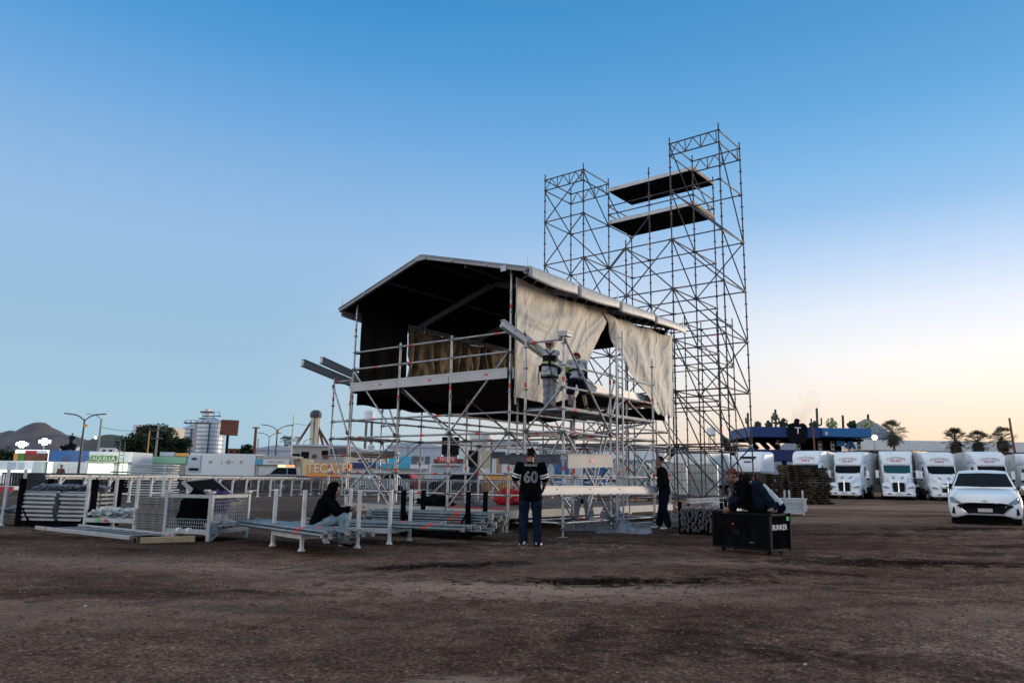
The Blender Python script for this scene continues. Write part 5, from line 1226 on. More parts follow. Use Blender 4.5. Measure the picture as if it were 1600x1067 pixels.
# ---- lorry tractors with boxes behind
def make_truck(sub):
    t = thing('lorry', 'white lorry', 'lorry')
    # chassis and cab
    m = MB()
    cab = []
    for y, w_, z0, z1, r_ in ((1.55, 1.95, 1.0, 2.05, .12), (1.75, 2.12, 1.0, 2.35, .16), (2.25, 2.30, .75, 2.95, .2), (2.75, 2.40, .65, 3.05, .18), (4.3, 2.44, .65, 3.05, .12)): cab.append(rrect(w_, z0, z1, r_, y))
    m.loft(cab, 0); body = m.build('cab', ['paint_white'], t, smooth=False, auto=.6)
    # bonnet with swept wings
    m = MB()
    secs = []
    for y, w_, z0, z1, r_ in ((.0, .98, .62, 1.30, .12), (.10, 1.14, .58, 1.48, .18), (.45, 1.28, .58, 1.63, .2), (1.0, 1.50, .60, 1.78, .2), (1.75, 1.86, .62, 2.02, .2)): secs.append(rrect(w_, z0, z1, r_, y))
    m.loft(secs, 0)
    for s in (-1, 1):
        sec = []
        for y, x0, x1, z0, z1, r_ in ((.12, .42, 1.02, .62, 1.05, .10), (.24, .42, 1.16, .55, 1.22, .16), (.6, .46, 1.22, .62, 1.34, .18), (1.15, .5, 1.22, .95, 1.38, .16), (1.6, .6, 1.20, 1.0, 1.36, .14)):
            sec.append([(s * p[0], p[1], p[2]) for p in rrect(x1 - x0, z0, z1, r_, y, cx=(x0 + x1) / 2)])
        if s < 0: sec = [list(reversed(q)) for q in sec]
        m.loft(sec, 0)
    for s in (-1, 1): m.bar((s * .22, .35, 1.63), (s * .40, 1.65, 2.02), .05, .05, 0)
    bn = m.build('bonnet', ['paint_white'], t, auto=.6); bv = bvh_of(bn)
    g = MB(); g.add([(s_ * .0, 0, 0) for s_ in ()], [])
    for s in (-1, 1):
        patch(bv, [(s * .045, .66), (s * .40, .66), (s * .45, 1.30), (s * .40, 1.38), (s * .045, 1.40)], g, 0, off=.02)
        g.bar((s * .44, -.03, .64), (s * .48, .02, 1.36), .05, .03, 1)
    g.bar((0, -.035, .64), (0, .03, 1.50), .085, .04, 1); g.bar((-.44, -.02, .63), (.44, -.02, .63), .04, .04, 1)
    for k in range(9): g.bar((-.4, -.028, .72 + k * .075), (.4, -.028, .72 + k * .075), .01, .008, 2)
    g.build('grille', ['black_plastic', 'chrome', 'galv_dark'], t)
    for s in (-1, 1):
        h_ = MB(); patch(bv, [(s * .66, .92), (s * 1.08, .92), (s * 1.13, 1.06), (s * 1.02, 1.12), (s * .74, 1.04)], h_, 0, off=.015); h_.build('headlight', ['lamp_glass'], t)
        v_ = MB(); v_.bar((s * .28, .62, 1.70), (s * .34, 1.2, 1.86), .16, .012, 0); v_.build('bonnet_vent', ['black_plastic'], t)
    b_ = MB(); sec = []
    for y, w_, z0, z1 in ((-.10, 1.9, .36, .58), (.0, 2.30, .30, .62), (.3, 2.44, .34, .62), (.6, 2.42, .40, .62)): sec.append(rrect(w_, z0, z1, .08, y))
    b_.loft(sec, 0); b_.box((0, -.105, .50), (.44, .012, .13), 2)
    for s in (-1, 1): b_.box((s * .68, -.085, .49), (.26, .05, .09), 1)
    b_.build('bumper', ['paint_white', 'black_plastic', 'post_white'], t, auto=.6)
    bvc = bvh_of(body)
    w_ = MB(); patch(bvc, [(-.98, 2.14), (.98, 2.14), (1.00, 2.78), (-1.00, 2.78)], w_, 0, off=.02); w_.box((0, 1.62, 2.10), (1.9, .05, .03), 1)
    w_.build('windscreen', ['glass_dark', 'black_plastic'], t)
    for s in (-1, 1):
        d_ = MB(); d_.prism([(2.35, 1.95), (2.95, 1.95), (2.95, 2.7), (2.5, 2.7)], -.01, .01, 0); d_.xf(lambda p: V((s * 1.205 + p.y, p.x, p.z))); d_.build('side_window', ['glass_dark'], t)
        q = MB(); q.tube((s * 1.16, 2.2, 2.3), (s * 1.5, 1.95, 2.3), .02, 1, 6); q.tube((s * 1.16, 2.2, 1.78), (s * 1.5, 1.95, 1.78), .02, 1, 6); q.box((s * 1.5, 1.95, 2.08), (.24, .14, .62), 0); q.box((s * 1.5, 1.95, 1.66), (.24, .14, .18), 1)
        q.build('mirror', ['paint_white', 'black_plastic'], t, bevel=.03)
        wheel(t, (s * 1.02, .95, .52), .52, .32); wheel(t, (s * .98, 5.2, .52), .52, .55)
        k_ = MB(); k_.box((s * 1.1, 3.3, .75), (.3, 1.7, .55), 0); k_.build('fuel_tank', ['chrome'], t, bevel=.06)
    f_ = MB(); fs = []
    for y, w2, z0, z1, r_ in ((2.02, 2.06, 2.86, 2.98, .05), (2.15, 2.18, 2.84, 3.30, .18), (2.45, 2.34, 2.9, 3.72, .24), (2.9, 2.42, 2.95, 3.95, .26), (3.7, 2.48, 2.95, 4.02, .2), (4.35, 2.5, 2.9, 4.02, .12)): fs.append(rrect(w2, z0, z1, r_, y))
    f_.loft(fs, 0)
    fa = f_.build('roof_fairing', ['paint_white', 'text_dark', 'text_red'], t, auto=.6); bf = bvh_of(fa)
    def lettering(txt, size, z, mi, arc, sx=1.0):
        a = MB(); a.text(txt, size, Matrix.Translation((0, 0, z)) @ Matrix.Rotation(PI / 2, 4, 'X'), 0, depth=0, sx=sx)
        vs_ = []
        for p in a.v:
            zz = p.z - arc * p.x * p.x; h_ = bf.ray_cast(V((p.x, -8, zz)), V((0, 1, 0))); vs_.append(V((p.x, (h_[0].y if h_[0] else 2.4) - .014, zz)))
        return vs_, a.f, [mi] * len(a.f)
    me = fa.data; bm = bmesh.new(); bm.from_mesh(me)
    def faded(n_):                                     # the second red line is too small to read in the photograph: worn strokes only
        vs_, fl = [], []; rr = random.Random(n_)
        for i in range(n_):
            x0 = (i - n_ / 2) * .135; w_ = rr.uniform(.07, .11); z0, z1 = 3.09, 3.09 + rr.uniform(.11, .14)
            for x, z in ((x0, z0), (x0 + w_, z0), (x0 + w_, z1), (x0, z1)): h_ = bf.ray_cast(V((x, -8, z)), V((0, 1, 0))); vs_.append(V((x, (h_[0].y if h_[0] else 2.4) - .014, z)))
            fl.append((4 * i, 4 * i + 1, 4 * i + 2, 4 * i + 3))
        return vs_, fl, [2] * n_
    for got in (lettering('CASTORES', .30, 3.38, 1, .20, .98), faded(sub)):
        vs_, fl, ml = got; nv = [bm.verts.new(p) for p in vs_]
        for f, mi in zip(fl, ml):
            try: bm.faces.new([nv[i] for i in f]).material_index = mi
            except ValueError: pass
    bm.to_mesh(me); bm.free()
    c_ = MB(); c_.box((0, 5.0, .62), (.9, 9.6, .25), 0); c_.build('chassis', ['black_paint'], t)
    tr = MB(); tr.box((0, 11.6, 2.62), (2.58, 13.4, 2.78), 0)
    for k in range(17): 
        for s in (-1, 1): tr.box((s * 1.295, 5.2 + k * .8, 2.62), (.012, .04, 2.7), 1)
    tr.box((0, 4.89, 4.03), (2.6, .06, .06), 1)
    tb_ = tr.build('trailer', ['dirty_white', 'alu'], t, bevel=.02)
    for s in (-1, 1):
        for y in (15.2, 16.5): 
            m = MB(); m.disc_x((s * .98, y, .52), .52, .55, 0, 20); m.build('tyre', ['rubber'], tb_)
    return t
trucks = [  # bearing column, range, heading, small red second line
    (1252, 62.5, 34, 5, 'white lorry half hidden behind the dark pallet stack'),
    (1319, 62.0, 35, 6, 'white lorry immediately right of the pallet stack, box trailer on its right'),
    (1404, 61.0, 26, 6, 'white lorry with a teal tinted windscreen between two other lorries'),
    (1481, 60.5, 18, 5, 'white lorry partly covered by the left side of the white car'),
    (1563, 60.0, 18, 6, 'white lorry directly behind the white car roof'),
    (1645, 60.5, 19, 6, 'white lorry cut off by the picture edge beyond the white car')]
for k, (px, Y, psi, sub, lab) in enumerate(trucks):
    t = make_truck(sub); t['label'] = lab; t['group'] = 'lorries parked in a row'
    X = (px - 797.5) / 1158 * Y * .985
    place(t, (X, Y, 0), -math.radians(psi)); t.scale = (1, 1, (1.0, .985, 1.01, 1.0, 1.02, 1.0)[k])
    if k == 2:
        for ch in t.children:
            if ch.name.startswith('windscreen'): ch.data.materials[0] = M['glass_teal']
# ---- white low roof tractor further left and tank lorry behind the tower
t = thing('lorry', 'white lorry with a low rounded cab roof and dark slot, left of the pallets', 'lorry', (19.6, 62, 0), -.62)
m = MB(); m.loft([rrect(w_, z0, z1, r_, y) for y, w_, z0, z1, r_ in ((0, 2.2, 2.1, 2.6, .2), (.3, 2.4, 1.9, 3.3, .3), (.9, 2.5, 1.9, 3.75, .35), (3.2, 2.5, 1.9, 3.8, .3))], 0); m.build('cab', ['paint_white'], t, auto=.6)
m = MB(); m.loft([rrect(1.3, 3.18, 3.34, .07, .17), rrect(1.3, 3.18, 3.34, .07, .34)], 0); m.bar((-.3, .06, 2.9), (.3, .06, 2.9), .02, .12, 1); m.build('sun_slot', ['black_plastic', 'text_dark'], t)
m = MB(); m.loft([rrect(2.3, .6, 1.85, .2, -1.2), rrect(2.4, .5, 1.95, .2, .4), rrect(2.5, .5, 1.95, .2, 3.0)], 0); m.build('bonnet', ['black_plastic'], t)
for s in (-1, 1): wheel(t, (s * 1.05, -.2, .52), .52, .35)
t = thing('tank_lorry', 'long white round tank lorry parked behind the foot of the tall tower', 'tank lorry', (18.2, 66, 0), -1.15)
m = MB(); n_ = 26; prof = [(-4.6, .2), (-4.5, .9), (-4.2, 1.2), (4.2, 1.2), (4.5, .9), (4.6, .2)]
m.loft([[(rr * math.cos(2 * PI * i / n_), y, 2.35 + rr * math.sin(2 * PI * i / n_)) for i in range(n_)] for y, rr in prof], 0); m.build('tank', ['container_white'], t, auto=.5)
for y in (-2.5, 0, 2.5):
    m = MB(); m.loft([[(1.23 * math.cos(2 * PI * i / n_), y + dy, 2.35 + 1.23 * math.sin(2 * PI * i / n_)) for i in range(n_)] for dy in (-.06, .06)], 0); m.build('band', ['alu'], t)
m = MB(); m.box((0, 0, .95), (1.0, 9.2, .3), 0); m.build('chassis', ['black_paint'], t)
for s in (-1, 1):
    for y in (-3.6, -2.4, 3.2): wheel(t, (s * 1.0, y, .52), .52, .4)
t = thing('box_lorry', 'pale blue white flat sided container lorry right of the water tanks', 'lorry', (14.6, 60, 0), -.55)
m = MB(); m.box((0, 3, 2.3), (2.5, 7, 2.7), 0); m.build('box_body', ['container_white'], t, bevel=.03); m = MB(); m.box((0, 3, .75), (2.0, 7, .35), 0); m.build('chassis', ['black_paint'], t)
for s in (-1, 1):
    for y in (.6, 5.2): wheel(t, (s * 1.05, y, .5), .5, .35)

# ---- white hatchback facing the camera
car = thing('parked_car', 'white hatchback parked facing the camera in front of the lorries', 'car')
def csec(y, w_, z0, z1, top_w, yb=.0, n=9):
    """half width w_ at the shoulder, slightly narrower at sill and at top; nose plan curve yb pushes the sides back"""
    pts = []; prof = [(top_w * .0, z1), (top_w * .5, z1 - .004), (top_w * .85, z1 - .022), (top_w, z1 - .06), (w_ * .985, z0 + (z1 - z0) * .72), (w_, z0 + (z1 - z0) * .48), (w_ * .985, z0 + (z1 - z0) * .22), (w_ * .94, z0 + .02), (w_ * .80, z0)]
    for x, z in prof: pts.append((x, y + yb * (x / w_) ** 2.6, z))
    return pts + [(-x, y_, z) for x, y_, z in reversed(pts[1:])]
m = MB()
bs = [csec(-.02, .62, .34, .62, .48, .16), csec(.0, .76, .26, .70, .60, .26), csec(.06, .82, .22, .80, .66, .30), csec(.18, .855, .20, .86, .68, .24), csec(.45, .87, .20, .93, .70, .08), csec(.9, .875, .22, 1.00, .74), csec(1.25, .875, .22, 1.03, .80), csec(1.8, .875, .22, 1.02, .84), csec(3.2, .875, .22, 1.04, .84), csec(3.75, .84, .28, 1.02, .80), csec(3.95, .74, .36, .96, .68)]
m.loft(bs, 0); body = m.build('body', ['car_white'], car, smooth=True); body.data.set_sharp_from_angle(angle=.9)
m = MB()
def gsec(y, w_, z, top): return [(w_ * .78 * top, y, z), (-w_ * .78 * top, y, z)]
cabin = [(1.22, .79, 1.0, .76, 1.03), (1.95, .80, 1.0, .60, 1.485), (2.35, .80, 1.0, .585, 1.515), (3.0, .80, 1.0, .58, 1.50), (3.5, .78, 1.0, .56, 1.43), (3.86, .74, 1.0, .62, 1.08)]
secs = []
for y, wb_, zb, wt, zt in cabin:
    L_ = [(wb_, zb), (wt + .03, zt - .06), (wt, zt - .015), (wt * .6, zt + .012), (0, zt + .018)]
    secs.append([(x, y, z) for x, z in L_] + [(-x, y, z) for x, z in reversed(L_[:-1])])
m.loft(secs, 0, caps=True, closed=True); gh = m.build('cabin', ['car_white'], car, smooth=True); gh.data.set_sharp_from_angle(angle=.7)
bv = bvh_of(body); bg_ = bvh_of(gh)
w_ = MB(); patch(bg_, [(-.715, 1.06), (0, 1.045), (.715, 1.06), (.585, 1.425), (0, 1.445), (-.585, 1.425)], w_, 0, off=.010, sub=5); w_.build('windscreen', ['glass_dark'], car)
for s in (-1, 1):
    d_ = MB(); d_.prism([(1.62, 1.08), (3.45, 1.08), (3.3, 1.36), (2.9, 1.42), (2.15, 1.42)], -.006, .006, 0); d_.xf(lambda p: V((s * (.80 - (p.z - 1.0) * .40 + .012) + p.y, p.x, p.z))); d_.build('side_window', ['glass_dark'], car)
gr = MB(); patch(bv, [(-.36, .625), (.36, .625), (.56, .60), (.66, .54), (.46, .36), (.34, .33), (-.34, .33), (-.46, .36), (-.66, .54), (-.56, .60)], gr, 0, off=.014, sub=5)
patch(bv, [(-.42, .300), (.42, .300), (.62, .245), (.58, .228), (-.58, .228), (-.62, .245)], gr, 0, off=.014, sub=4)
patch(bv, [(-.17, .385), (.17, .385), (.17, .475), (-.17, .475)], gr, 1, off=.03)
gr.build('grille', ['black_plastic', 'post_white'], car)
tr = MB(); patch(bv, [(-.40, .345), (.40, .345), (.44, .325), (-.44, .325)], tr, 0, off=.02); 
for s in (-1, 1): patch(bv, [(s * .42, .36), (s * .60, .52), (s * .615, .51), (s * .44, .345)], tr, 0, off=.02)
tr.lathe((0, -.03, .685), [(.0, 0), (.055, 0), (.055, .004)], 0, 16); tr.build('grille_trim', ['chrome'], car)
for s in (-1, 1):
    h_ = MB(); patch(bv, [(s * .50, .585), (s * .60, .575), (s * .80, .63), (s * .845, .79), (s * .79, .80), (s * .62, .68)], h_, 0, off=.014, sub=4); h_.build('headlight', ['lamp_glass'], car)
    v_ = MB(); patch(bv, [(s * .70, .30), (s * .79, .33), (s * .745, .50), (s * .715, .48)], v_, 0, off=.014, sub=4); v_.build('fog_vent', ['black_plastic'], car)
    q = MB(); q.ell((s * .99, 1.62, 1.04), (.10, .055, .068), 0, 14, 8); q.bar((s * .84, 1.62, 1.01), (s * .95, 1.62, 1.02), .06, .03, 1); q.build('mirror', ['car_white', 'black_plastic'], car, smooth=True)
    wheel(car, (s * .72, .80, .30), .30, .19); wheel(car, (s * .76, 3.2, .30), .30, .19)
wp = MB()
for x, a in ((-.35, .9), (.15, .9)): wp.bar((x, 1.24, 1.04), (x + .45, 1.36, 1.10), .015, .012, 0)
wp.build('wiper', ['black_plastic'], car)
us = MB(); us.box((0, 2.0, .2), (1.5, 3.2, .12), 0); us.box((0, .42, .15), (1.5, .5, .12), 0); us.box((0, .30, .19), (1.3, .3, .08), 0); us.build('underbody_and_shade_lip', ['black_paint'], car)  # front boxes added to deepen the shade under the bumper
place(car, (13.56, 21.6, .11), -math.radians(32.3)); car.scale = (1.06, 1.06, 1.06)
# ------------------------------------------------------------------ everything beyond the yard
def bx(px, Y): return (px - 797.5) / 1158 * Y * .985        # sideways metres of something seen in that column at range Y
def bz(px, py, Y): return 1.25 + (747 + .016 * (px - 797.5) - py) / 1158 * Y * (.985 if py > 690 else .985 + (690 - py) * .0002)
def boxat(m, px0, px1, Y, z0, z1, dep, mi=0, gap=0): 
    x0, x1 = bx(px0, Y), bx(px1, Y); m.box(((x0 + x1) / 2, Y + dep / 2, (z0 + z1) / 2), (x1 - x0, dep, z1 - z0), mi)
# ---- white guard rail racks along the yard edge
rp = thing('guard_rail', 'white guard rail rack in the long line along the yard edge', 'guard rail', group='guard rail racks along the yard edge')
m = MB(); m.box((0, 0, 1.07), (2.5, .16, .09), 0); m.box((0, .05, .98), (2.46, .05, .05), 0); m.build('top_rail', ['post_white'], rp, bevel=.005)
for x in (-.62, .62):
    m = MB(); m.box((x, 0, .52), (.075, .075, 1.02), 0); m.lathe((x, 0, 0), [(.10, 0), (.10, .02), (.05, .07)], 0, 8); m.bar((x + .04, 0, .78), (x + .26, 0, 1.0), .04, .04, 0); m.build('post', ['post_white'], rp)
m = MB(); m.box((0, .02, .36), (1.2, .04, .05), 0); m.build('lower_rail', ['post_white'], rp)
la, lb_ = V((-16.9, 27.5, 0)), V((-12.4, 50.5, 0))
n_ = 9; ang = math.atan2(lb_.y - la.y, lb_.x - la.x)
for k in range(n_):
    o = rp if k == 0 else dup(rp); p = la.lerp(lb_, (k + .5) / n_); place(o, tuple(p), ang)
la, lb_ = V((-27, 40, 0)), V((-18, 62, 0)); ang2 = math.atan2(lb_.y - la.y, lb_.x - la.x)
for k in range(9):
    o = dup(rp, label='white guard rail rack in the second line behind the first', group='guard rail racks in the second line'); place(o, tuple(la.lerp(lb_, (k + .5) / 9)), ang2)
for k in range(8):
    o = dup(rp, label='white guard rail rack in the row seen behind the stage', group='guard rail racks in the row behind the stage'); place(o, (-11.5 + k * 2.75, 49 + .25 * k, 0), .09 + .02 * (k % 3))
# ---- dark crowd barriers packed behind the rails
cb = thing('crowd_barrier', 'dark crowd control barrier packed in the rows behind the white rails', 'barrier', group='crowd barriers behind the white rails')
m = MB(); m.path([(-1.1, 0, .22), (-1.1, 0, 1.1), (1.1, 0, 1.1), (1.1, 0, .22), (-1.1, 0, .22)], .022, 0, 6); m.build('frame', ['galv_dark'], cb)
m = MB()
for i in range(13): m.tube((-.95 + i * .158, 0, .22), (-.95 + i * .158, 0, 1.1), .016, 0, 5)
m.build('bars', ['galv_dark'], cb)
for x in (-.8, .8): m = MB(); m.bar((x, -.32, .03), (x, .32, .03), .05, .03, 0); m.tube((x, 0, .03), (x, 0, .24), .02, 0, 6); m.build('foot', ['galv_dark'], cb)
first = True
for r_ in range(4):
    for k in range(15):
        o = cb if first else dup(cb); first = False; o.location = (-26 + k * 1.9 + .4 * r_ - 1.2 * r_, 44 + r_ * 3.2 + .35 * k, 0); o.rotation_euler = (0, 0, .05 + random.uniform(-.12, .12))
for j, (px, Y) in enumerate(((40, 40), (78, 41), (112, 42), (150, 43), (215, 45), (300, 47), (345, 48))):
    for k in range(6):
        o = dup(cb, label='dark crowd barrier in a tight upright pack behind the first line of rails', group='barriers in tight packs behind the rails'); o.location = (bx(px, Y) + .05 * k, Y + .13 * k, .02); o.rotation_euler = (0, 0, .1 * math.sin(j * 2.1))
# ---- stalls and containers, left to right
def block(name, label, cat, px0, px1, Y, py_top, dep, mt, parts=(), z0=0.0, bev=.03):
    t = thing(name, label, cat, (bx((px0 + px1) / 2, Y), Y, 0)); ox = bx((px0 + px1) / 2, Y)
    z1 = bz((px0 + px1) / 2, py_top, Y); m = MB(); w_ = bx(px1, Y) - bx(px0, Y); m.box((0, dep / 2, (z0 + z1) / 2), (w_, dep, z1 - z0), 0); m.build('wall', [mt], t, bevel=bev)
    for nm, a, b_, t0, t1, mt2, pd in parts:
        q = MB(); x0, x1 = bx(a, Y) - ox, bx(b_, Y) - ox; za, zb = bz(a, t1, Y), bz(a, t0, Y); q.box(((x0 + x1) / 2, -pd / 2 - .003, (max(za, .02) + zb) / 2), (x1 - x0, pd, zb - max(za, .02)), 0); q.build(nm, [mt2], t, bevel=min(.02, pd / 4))
    return t, ox
def sign_text(t, ox, px, py, Y, txt, size, mt, dy=-.2, sx=1.0, name='lettering_board', back=None):
    q = MB(); x, z = bx(px, Y) - ox, bz(px, py, Y); q.text(txt, size, mx((x, dy, z), (1, 0, 0), (0, 0, 1)), 0, depth=.01, sx=sx); 
    if back: w_, h_, mb = back; q.box((x, dy + .06, z), (w_, .06, h_), 1)
    return q.build(name, [mt] + ([back[2]] if back else []), t)
block('food_stall', 'bright lit white stall with two grey blue shutters at the left edge', 'stall', -14, 52, 72, 720, 4, 'container_white', [('shutter', 13, 26, 722, 734, 'blue_roof', .06), ('shutter', 30, 39, 722, 734, 'blue_roof', .06), ('counter', -10, 50, 734, 742, 'lit_white', .1)])
block('food_stall', 'stall with a brown green fascia under a red and white top sign', 'stall', 22, 75, 76, 703, 4, 'lit_white', [('fascia', 40, 74, 708, 720, 'rust', .3), ('top_sign', 41, 58, 704, 708.6, 'red_paint', .34), ('top_sign', 59, 73, 704, 708.6, 'text_white', .34), ('fascia', 30, 40, 708, 720, 'green_sign', .3), ('lit_sign', 22.5, 30, 708, 720, 'orange_sign', .2)])
block('container', 'long dark blue container raised above the lit white stalls', 'container', 75, 138, 74, 704, 3, 'container_dark_blue', [('lower_wall', 76, 138, 721, 745, 'dirty_white', .06), ('door', 76, 84, 722, 744, 'lit_panel', .1)])
t, ox = block('ticket_booth', 'white ticket booth with a green TAQUILLA sign and bright greenish lit windows', 'booth', 138, 206, 70, 706, 4, 'container_white', [('sign_board', 140, 182, 711.5, 721, 'green_sign', .25), ('lit_window', 139, 160, 724, 748, 'lit_panel', .06), ('lit_window', 162, 178, 724, 748, 'lit_panel', .06), ('lit_window', 188, 200, 724, 748, 'lit_panel', .06), ('awning', 138, 206, 720.5, 722, 'post_white', .5)])
sign_text(t, ox, 161, 716.4, 70, 'TAQUILLA', .52, 'text_white', -.27, 1.0, 'sign_letters')
m = MB()
for x in (0, .45): m.tube((x, 0, 0), (x, 0, 4.0), .03, 0, 6)
for i in range(12): m.tube((0, 0, .3 + i * .31), (.45, 0, .3 + i * .31), .02, 0, 5)
place(m.build('wall_ladder', ['galv_dark']), (bx(185, 69.3), 69.3, 0)); tag(bpy.data.objects['wall_ladder'], 'thin ladder standing against the white ticket booth', 'ladder')
block('food_stall', 'long stall with a mint and yellow painted fascia and closed grey shutters', 'stall', 204, 300, 76, 714, 5, 'dirty_white', [('fascia', 206, 292, 713, 723.5, 'mint_sign', .3), ('shutter', 206, 258, 725, 745, 'beige_wall', .06), ('shutter', 262, 290, 725, 745, 'beige_wall', .06), ('post', 258.4, 261.6, 724, 746, 'container_white', .2), ('roof_board', 250, 272, 706.5, 713, 'blue_roof', .2), ('roof_board', 274, 294, 708, 713, 'orange_sign', .2)])
t, ox = block('box_truck', 'plain white box truck body with a small dark emblem on its pale blue end', 'box truck', 296, 399, 74, 709, 3, 'container_white', [('front_end', 294.5, 314, 711, 737, 'blue_roof', .12), ('window', 297, 312, 731, 735, 'glass_dark', .16)], z0=.7)
for px, w_, h_ in ((329, .30, .34), (357, .28, .55), (377, .26, .34)): q = MB(); x = bx(px, 74) - ox; z = bz(px, 722, 74); q.ell((x, -.012, z), (w_ * .6, .01, h_ * .5), 0, 10, 6); q.build('emblem', ['beige_wall'], t)
q = MB(); q.text('L', .5, mx((bx(347, 74) - ox, -.02, bz(347, 722, 74)), (1, 0, 0), (0, 0, 1)), 0, depth=.008); q.bar((bx(351, 74) - ox, -.014, bz(358, 722, 74) - .02), (bx(366, 74) - ox, -.014, bz(358, 722, 74) + .03), .01, .09, 0); q.build('faded_mark', ['beige_wall'], t)
q = MB(); q.ell((bx(304, 74) - ox, -.14, bz(304, 717, 74)), (.3, .02, .14), 0, 10, 6); q.build('badge', ['text_dark'], t)
for k in range(3): m = MB(); m.disc_x((-2.4 + 2.4 * k, .2, .5), .5, .3, 0, 16, (0, 1, 0)); m.build('wheel', ['rubber'], t)
t, ox = block('food_stall', 'white stall with light blue and white fascia right of the box truck', 'stall', 400, 456, 74, 712, 4, 'beige_wall', [('fascia', 400, 412, 718, 726, 'cyan', .3), ('fascia', 412.3, 452, 718, 726, 'container_white', .3), ('shutter', 406, 450, 729, 745, 'dirty_white', .06)])
q = MB(); [q.box((bx(420 + i * 3.1, 74) - ox, -.31, bz(432, 722, 74)), (.14 if i % 4 else .07, .01, .22), 0) for i in range(9)]; q.build('worn_print', ['beige_wall'], t)
block('food_stall', 'small yellow fronted kiosk next to the light blue fascia stall', 'stall', 453, 474, 75, 717, 4, 'yellow_wall', [('red_flag_board', 465, 469, 716, 720, 'red_paint', .3)])
t, ox = block('beer_stand', 'orange TECATE beer stand with a red base strip', 'stand', 479, 541, 60, 723, 2.4, 'orange_sign', [('base_strip', 480, 541, 743.5, 748, 'red_paint', .2)], z0=.75)
sign_text(t, ox, 512, 732, 60, 'TECATE', .98, 'text_white', -.03, .93, 'sign_letters')
for x in (-1.3, 1.3): m = MB(); m.box((x, 1, .38), (.2, 1.6, .75), 0); m.build('leg', ['galv_dark'], t)
block('food_stall', 'dark navy fascia stall right of the orange beer stand', 'stall', 542, 600, 72, 722, 4, 'dirty_white', [('fascia', 543, 576, 722.5, 731, 'blue_navy', .3), ('fascia', 577, 599, 722.5, 731, 'blue_paint', .3)])
t, ox = block('food_stall', 'stall with a bright cyan fascia and picture boards seen under the stage', 'stall', 588, 672, 70, 724, 4, 'dirty_white', [('fascia', 590, 641, 724, 732, 'cyan', .3), ('fascia', 641.5, 670, 726, 732.5, 'container_white', .3), ('picture_board', 607, 642, 712.5, 723.6, 'picture_blue', .12), ('picture_board', 643, 662, 712.5, 725, 'picture', .12), ('picture_board', 664, 672, 713, 725, 'picture', .12), ('shutter', 626, 664, 735, 748, 'beige_wall', .05)])
block('trailer', 'pale grey trailer stall standing below the red awning under the stage', 'trailer', 674, 725, 66, 725, 3, 'blue_roof', [('counter', 676, 722, 725, 727, 'post_white', .4)], z0=.8)
t, ox = block('awning_stall', 'red TECATE awning stall with maroon side panels above the grey trailer', 'stall', 680, 730, 78, 716, 3, 'dirty_white', [('awning', 684, 712, 713.5, 722, 'red_paint', .5), ('panel', 678, 684, 717, 724, 'rust', .2), ('panel', 714, 724, 717, 724, 'rust', .2)])
sign_text(t, ox, 699, 718, 78, 'TECATE', .5, 'text_white', -.52, .9, 'sign_letters')
# two big dark screens
for px0, px1, py0, py1, Y, lab in ((690, 717, 683, 711, 84, 'tall dark video screen on a mast above the red awning'), (732, 750, 704, 729, 70, 'dark video screen standing in front of the white building')):
    t = thing('video_screen', lab, 'screen', (bx((px0 + px1) / 2, Y), Y, 0)); w_ = bx(px1, Y) - bx(px0, Y); z0, z1 = bz(px0, py1, Y), bz(px0, py0, Y)
    m = MB(); m.box((0, 0, (z0 + z1) / 2), (w_, .3, z1 - z0), 0); m.build('screen', ['black_plastic'], t, bevel=.03)
    m = MB(); m.box((0, .25, z0 / 2), (w_ * .8, .25, z0), 0); m.build('stand', ['galv_dark'], t)
    pass
# ---- buildings further back
def building(label, px0, px1, Y, py, dep, mt, roof=None, parts=()):
    t, ox = block('building', label, 'building', px0, px1, Y, py, dep, mt, parts)
    z1 = bz((px0 + px1) / 2, py, Y); w_ = bx(px1, Y) - bx(px0, Y); m = MB()
    if roof == 'gable': m.prism([(-w_ / 2 - .4, z1 - .3), (w_ / 2 + .4, z1 - .3), (w_ / 2 + .4, z1), (0, z1 + w_ * .02 + .8), (-w_ / 2 - .4, z1)], -.4, dep, 0)
    else: m.box((0, dep / 2 - .1, z1 + .14), (w_ + .5, dep + .5, .26), 0)
    m.build('roof', ['blue_roof'], t); return t, ox
building('beige flat roofed building with broken dark openings left of the stage', 455, 541, 120, 698, 14, 'beige_wall', None, [('opening', 470, 482, 706, 716, 'black_plastic', .1), ('opening', 502, 512, 704, 712, 'black_plastic', .1), ('opening', 456, 468, 709, 717, 'black_plastic', .1), ('brick_patch', 504, 514, 711, 717, 'rust', .12), ('brick_patch', 487, 494, 710, 716, 'rust', .12)])
building('pale yellow low hall seen between the stage legs on the left', 537, 606, 105, 706, 10, 'cream_wall', None, [('opening', 560, 575, 718, 730, 'galv_dark', .1)])
building('long blue grey warehouse with a low pitched roof behind the stage', 606, 690, 170, 697, 30, 'blue_roof', 'gable', [('eave_band', 607, 689, 697, 699, 'pale_wall', .2)])
building('long pale warehouse on the left behind the beige building', 395, 470, 185, 702, 30, 'blue_roof', 'gable')
t, ox = building('wide white building with dark windows behind the jersey man', 716, 840, 125, 692, 16, 'pale_wall', None, [('yellow_panel', 752, 768, 704, 730, 'yellow_wall', .15), ('window_band', 768, 790, 706, 716, 'galv_dark', .1), ('window', 796, 808, 708, 726, 'glass_dark', .1), ('window', 812, 822, 708, 726, 'glass_dark', .1), ('door', 776, 784, 716, 740, 'wood_pale', .1)])
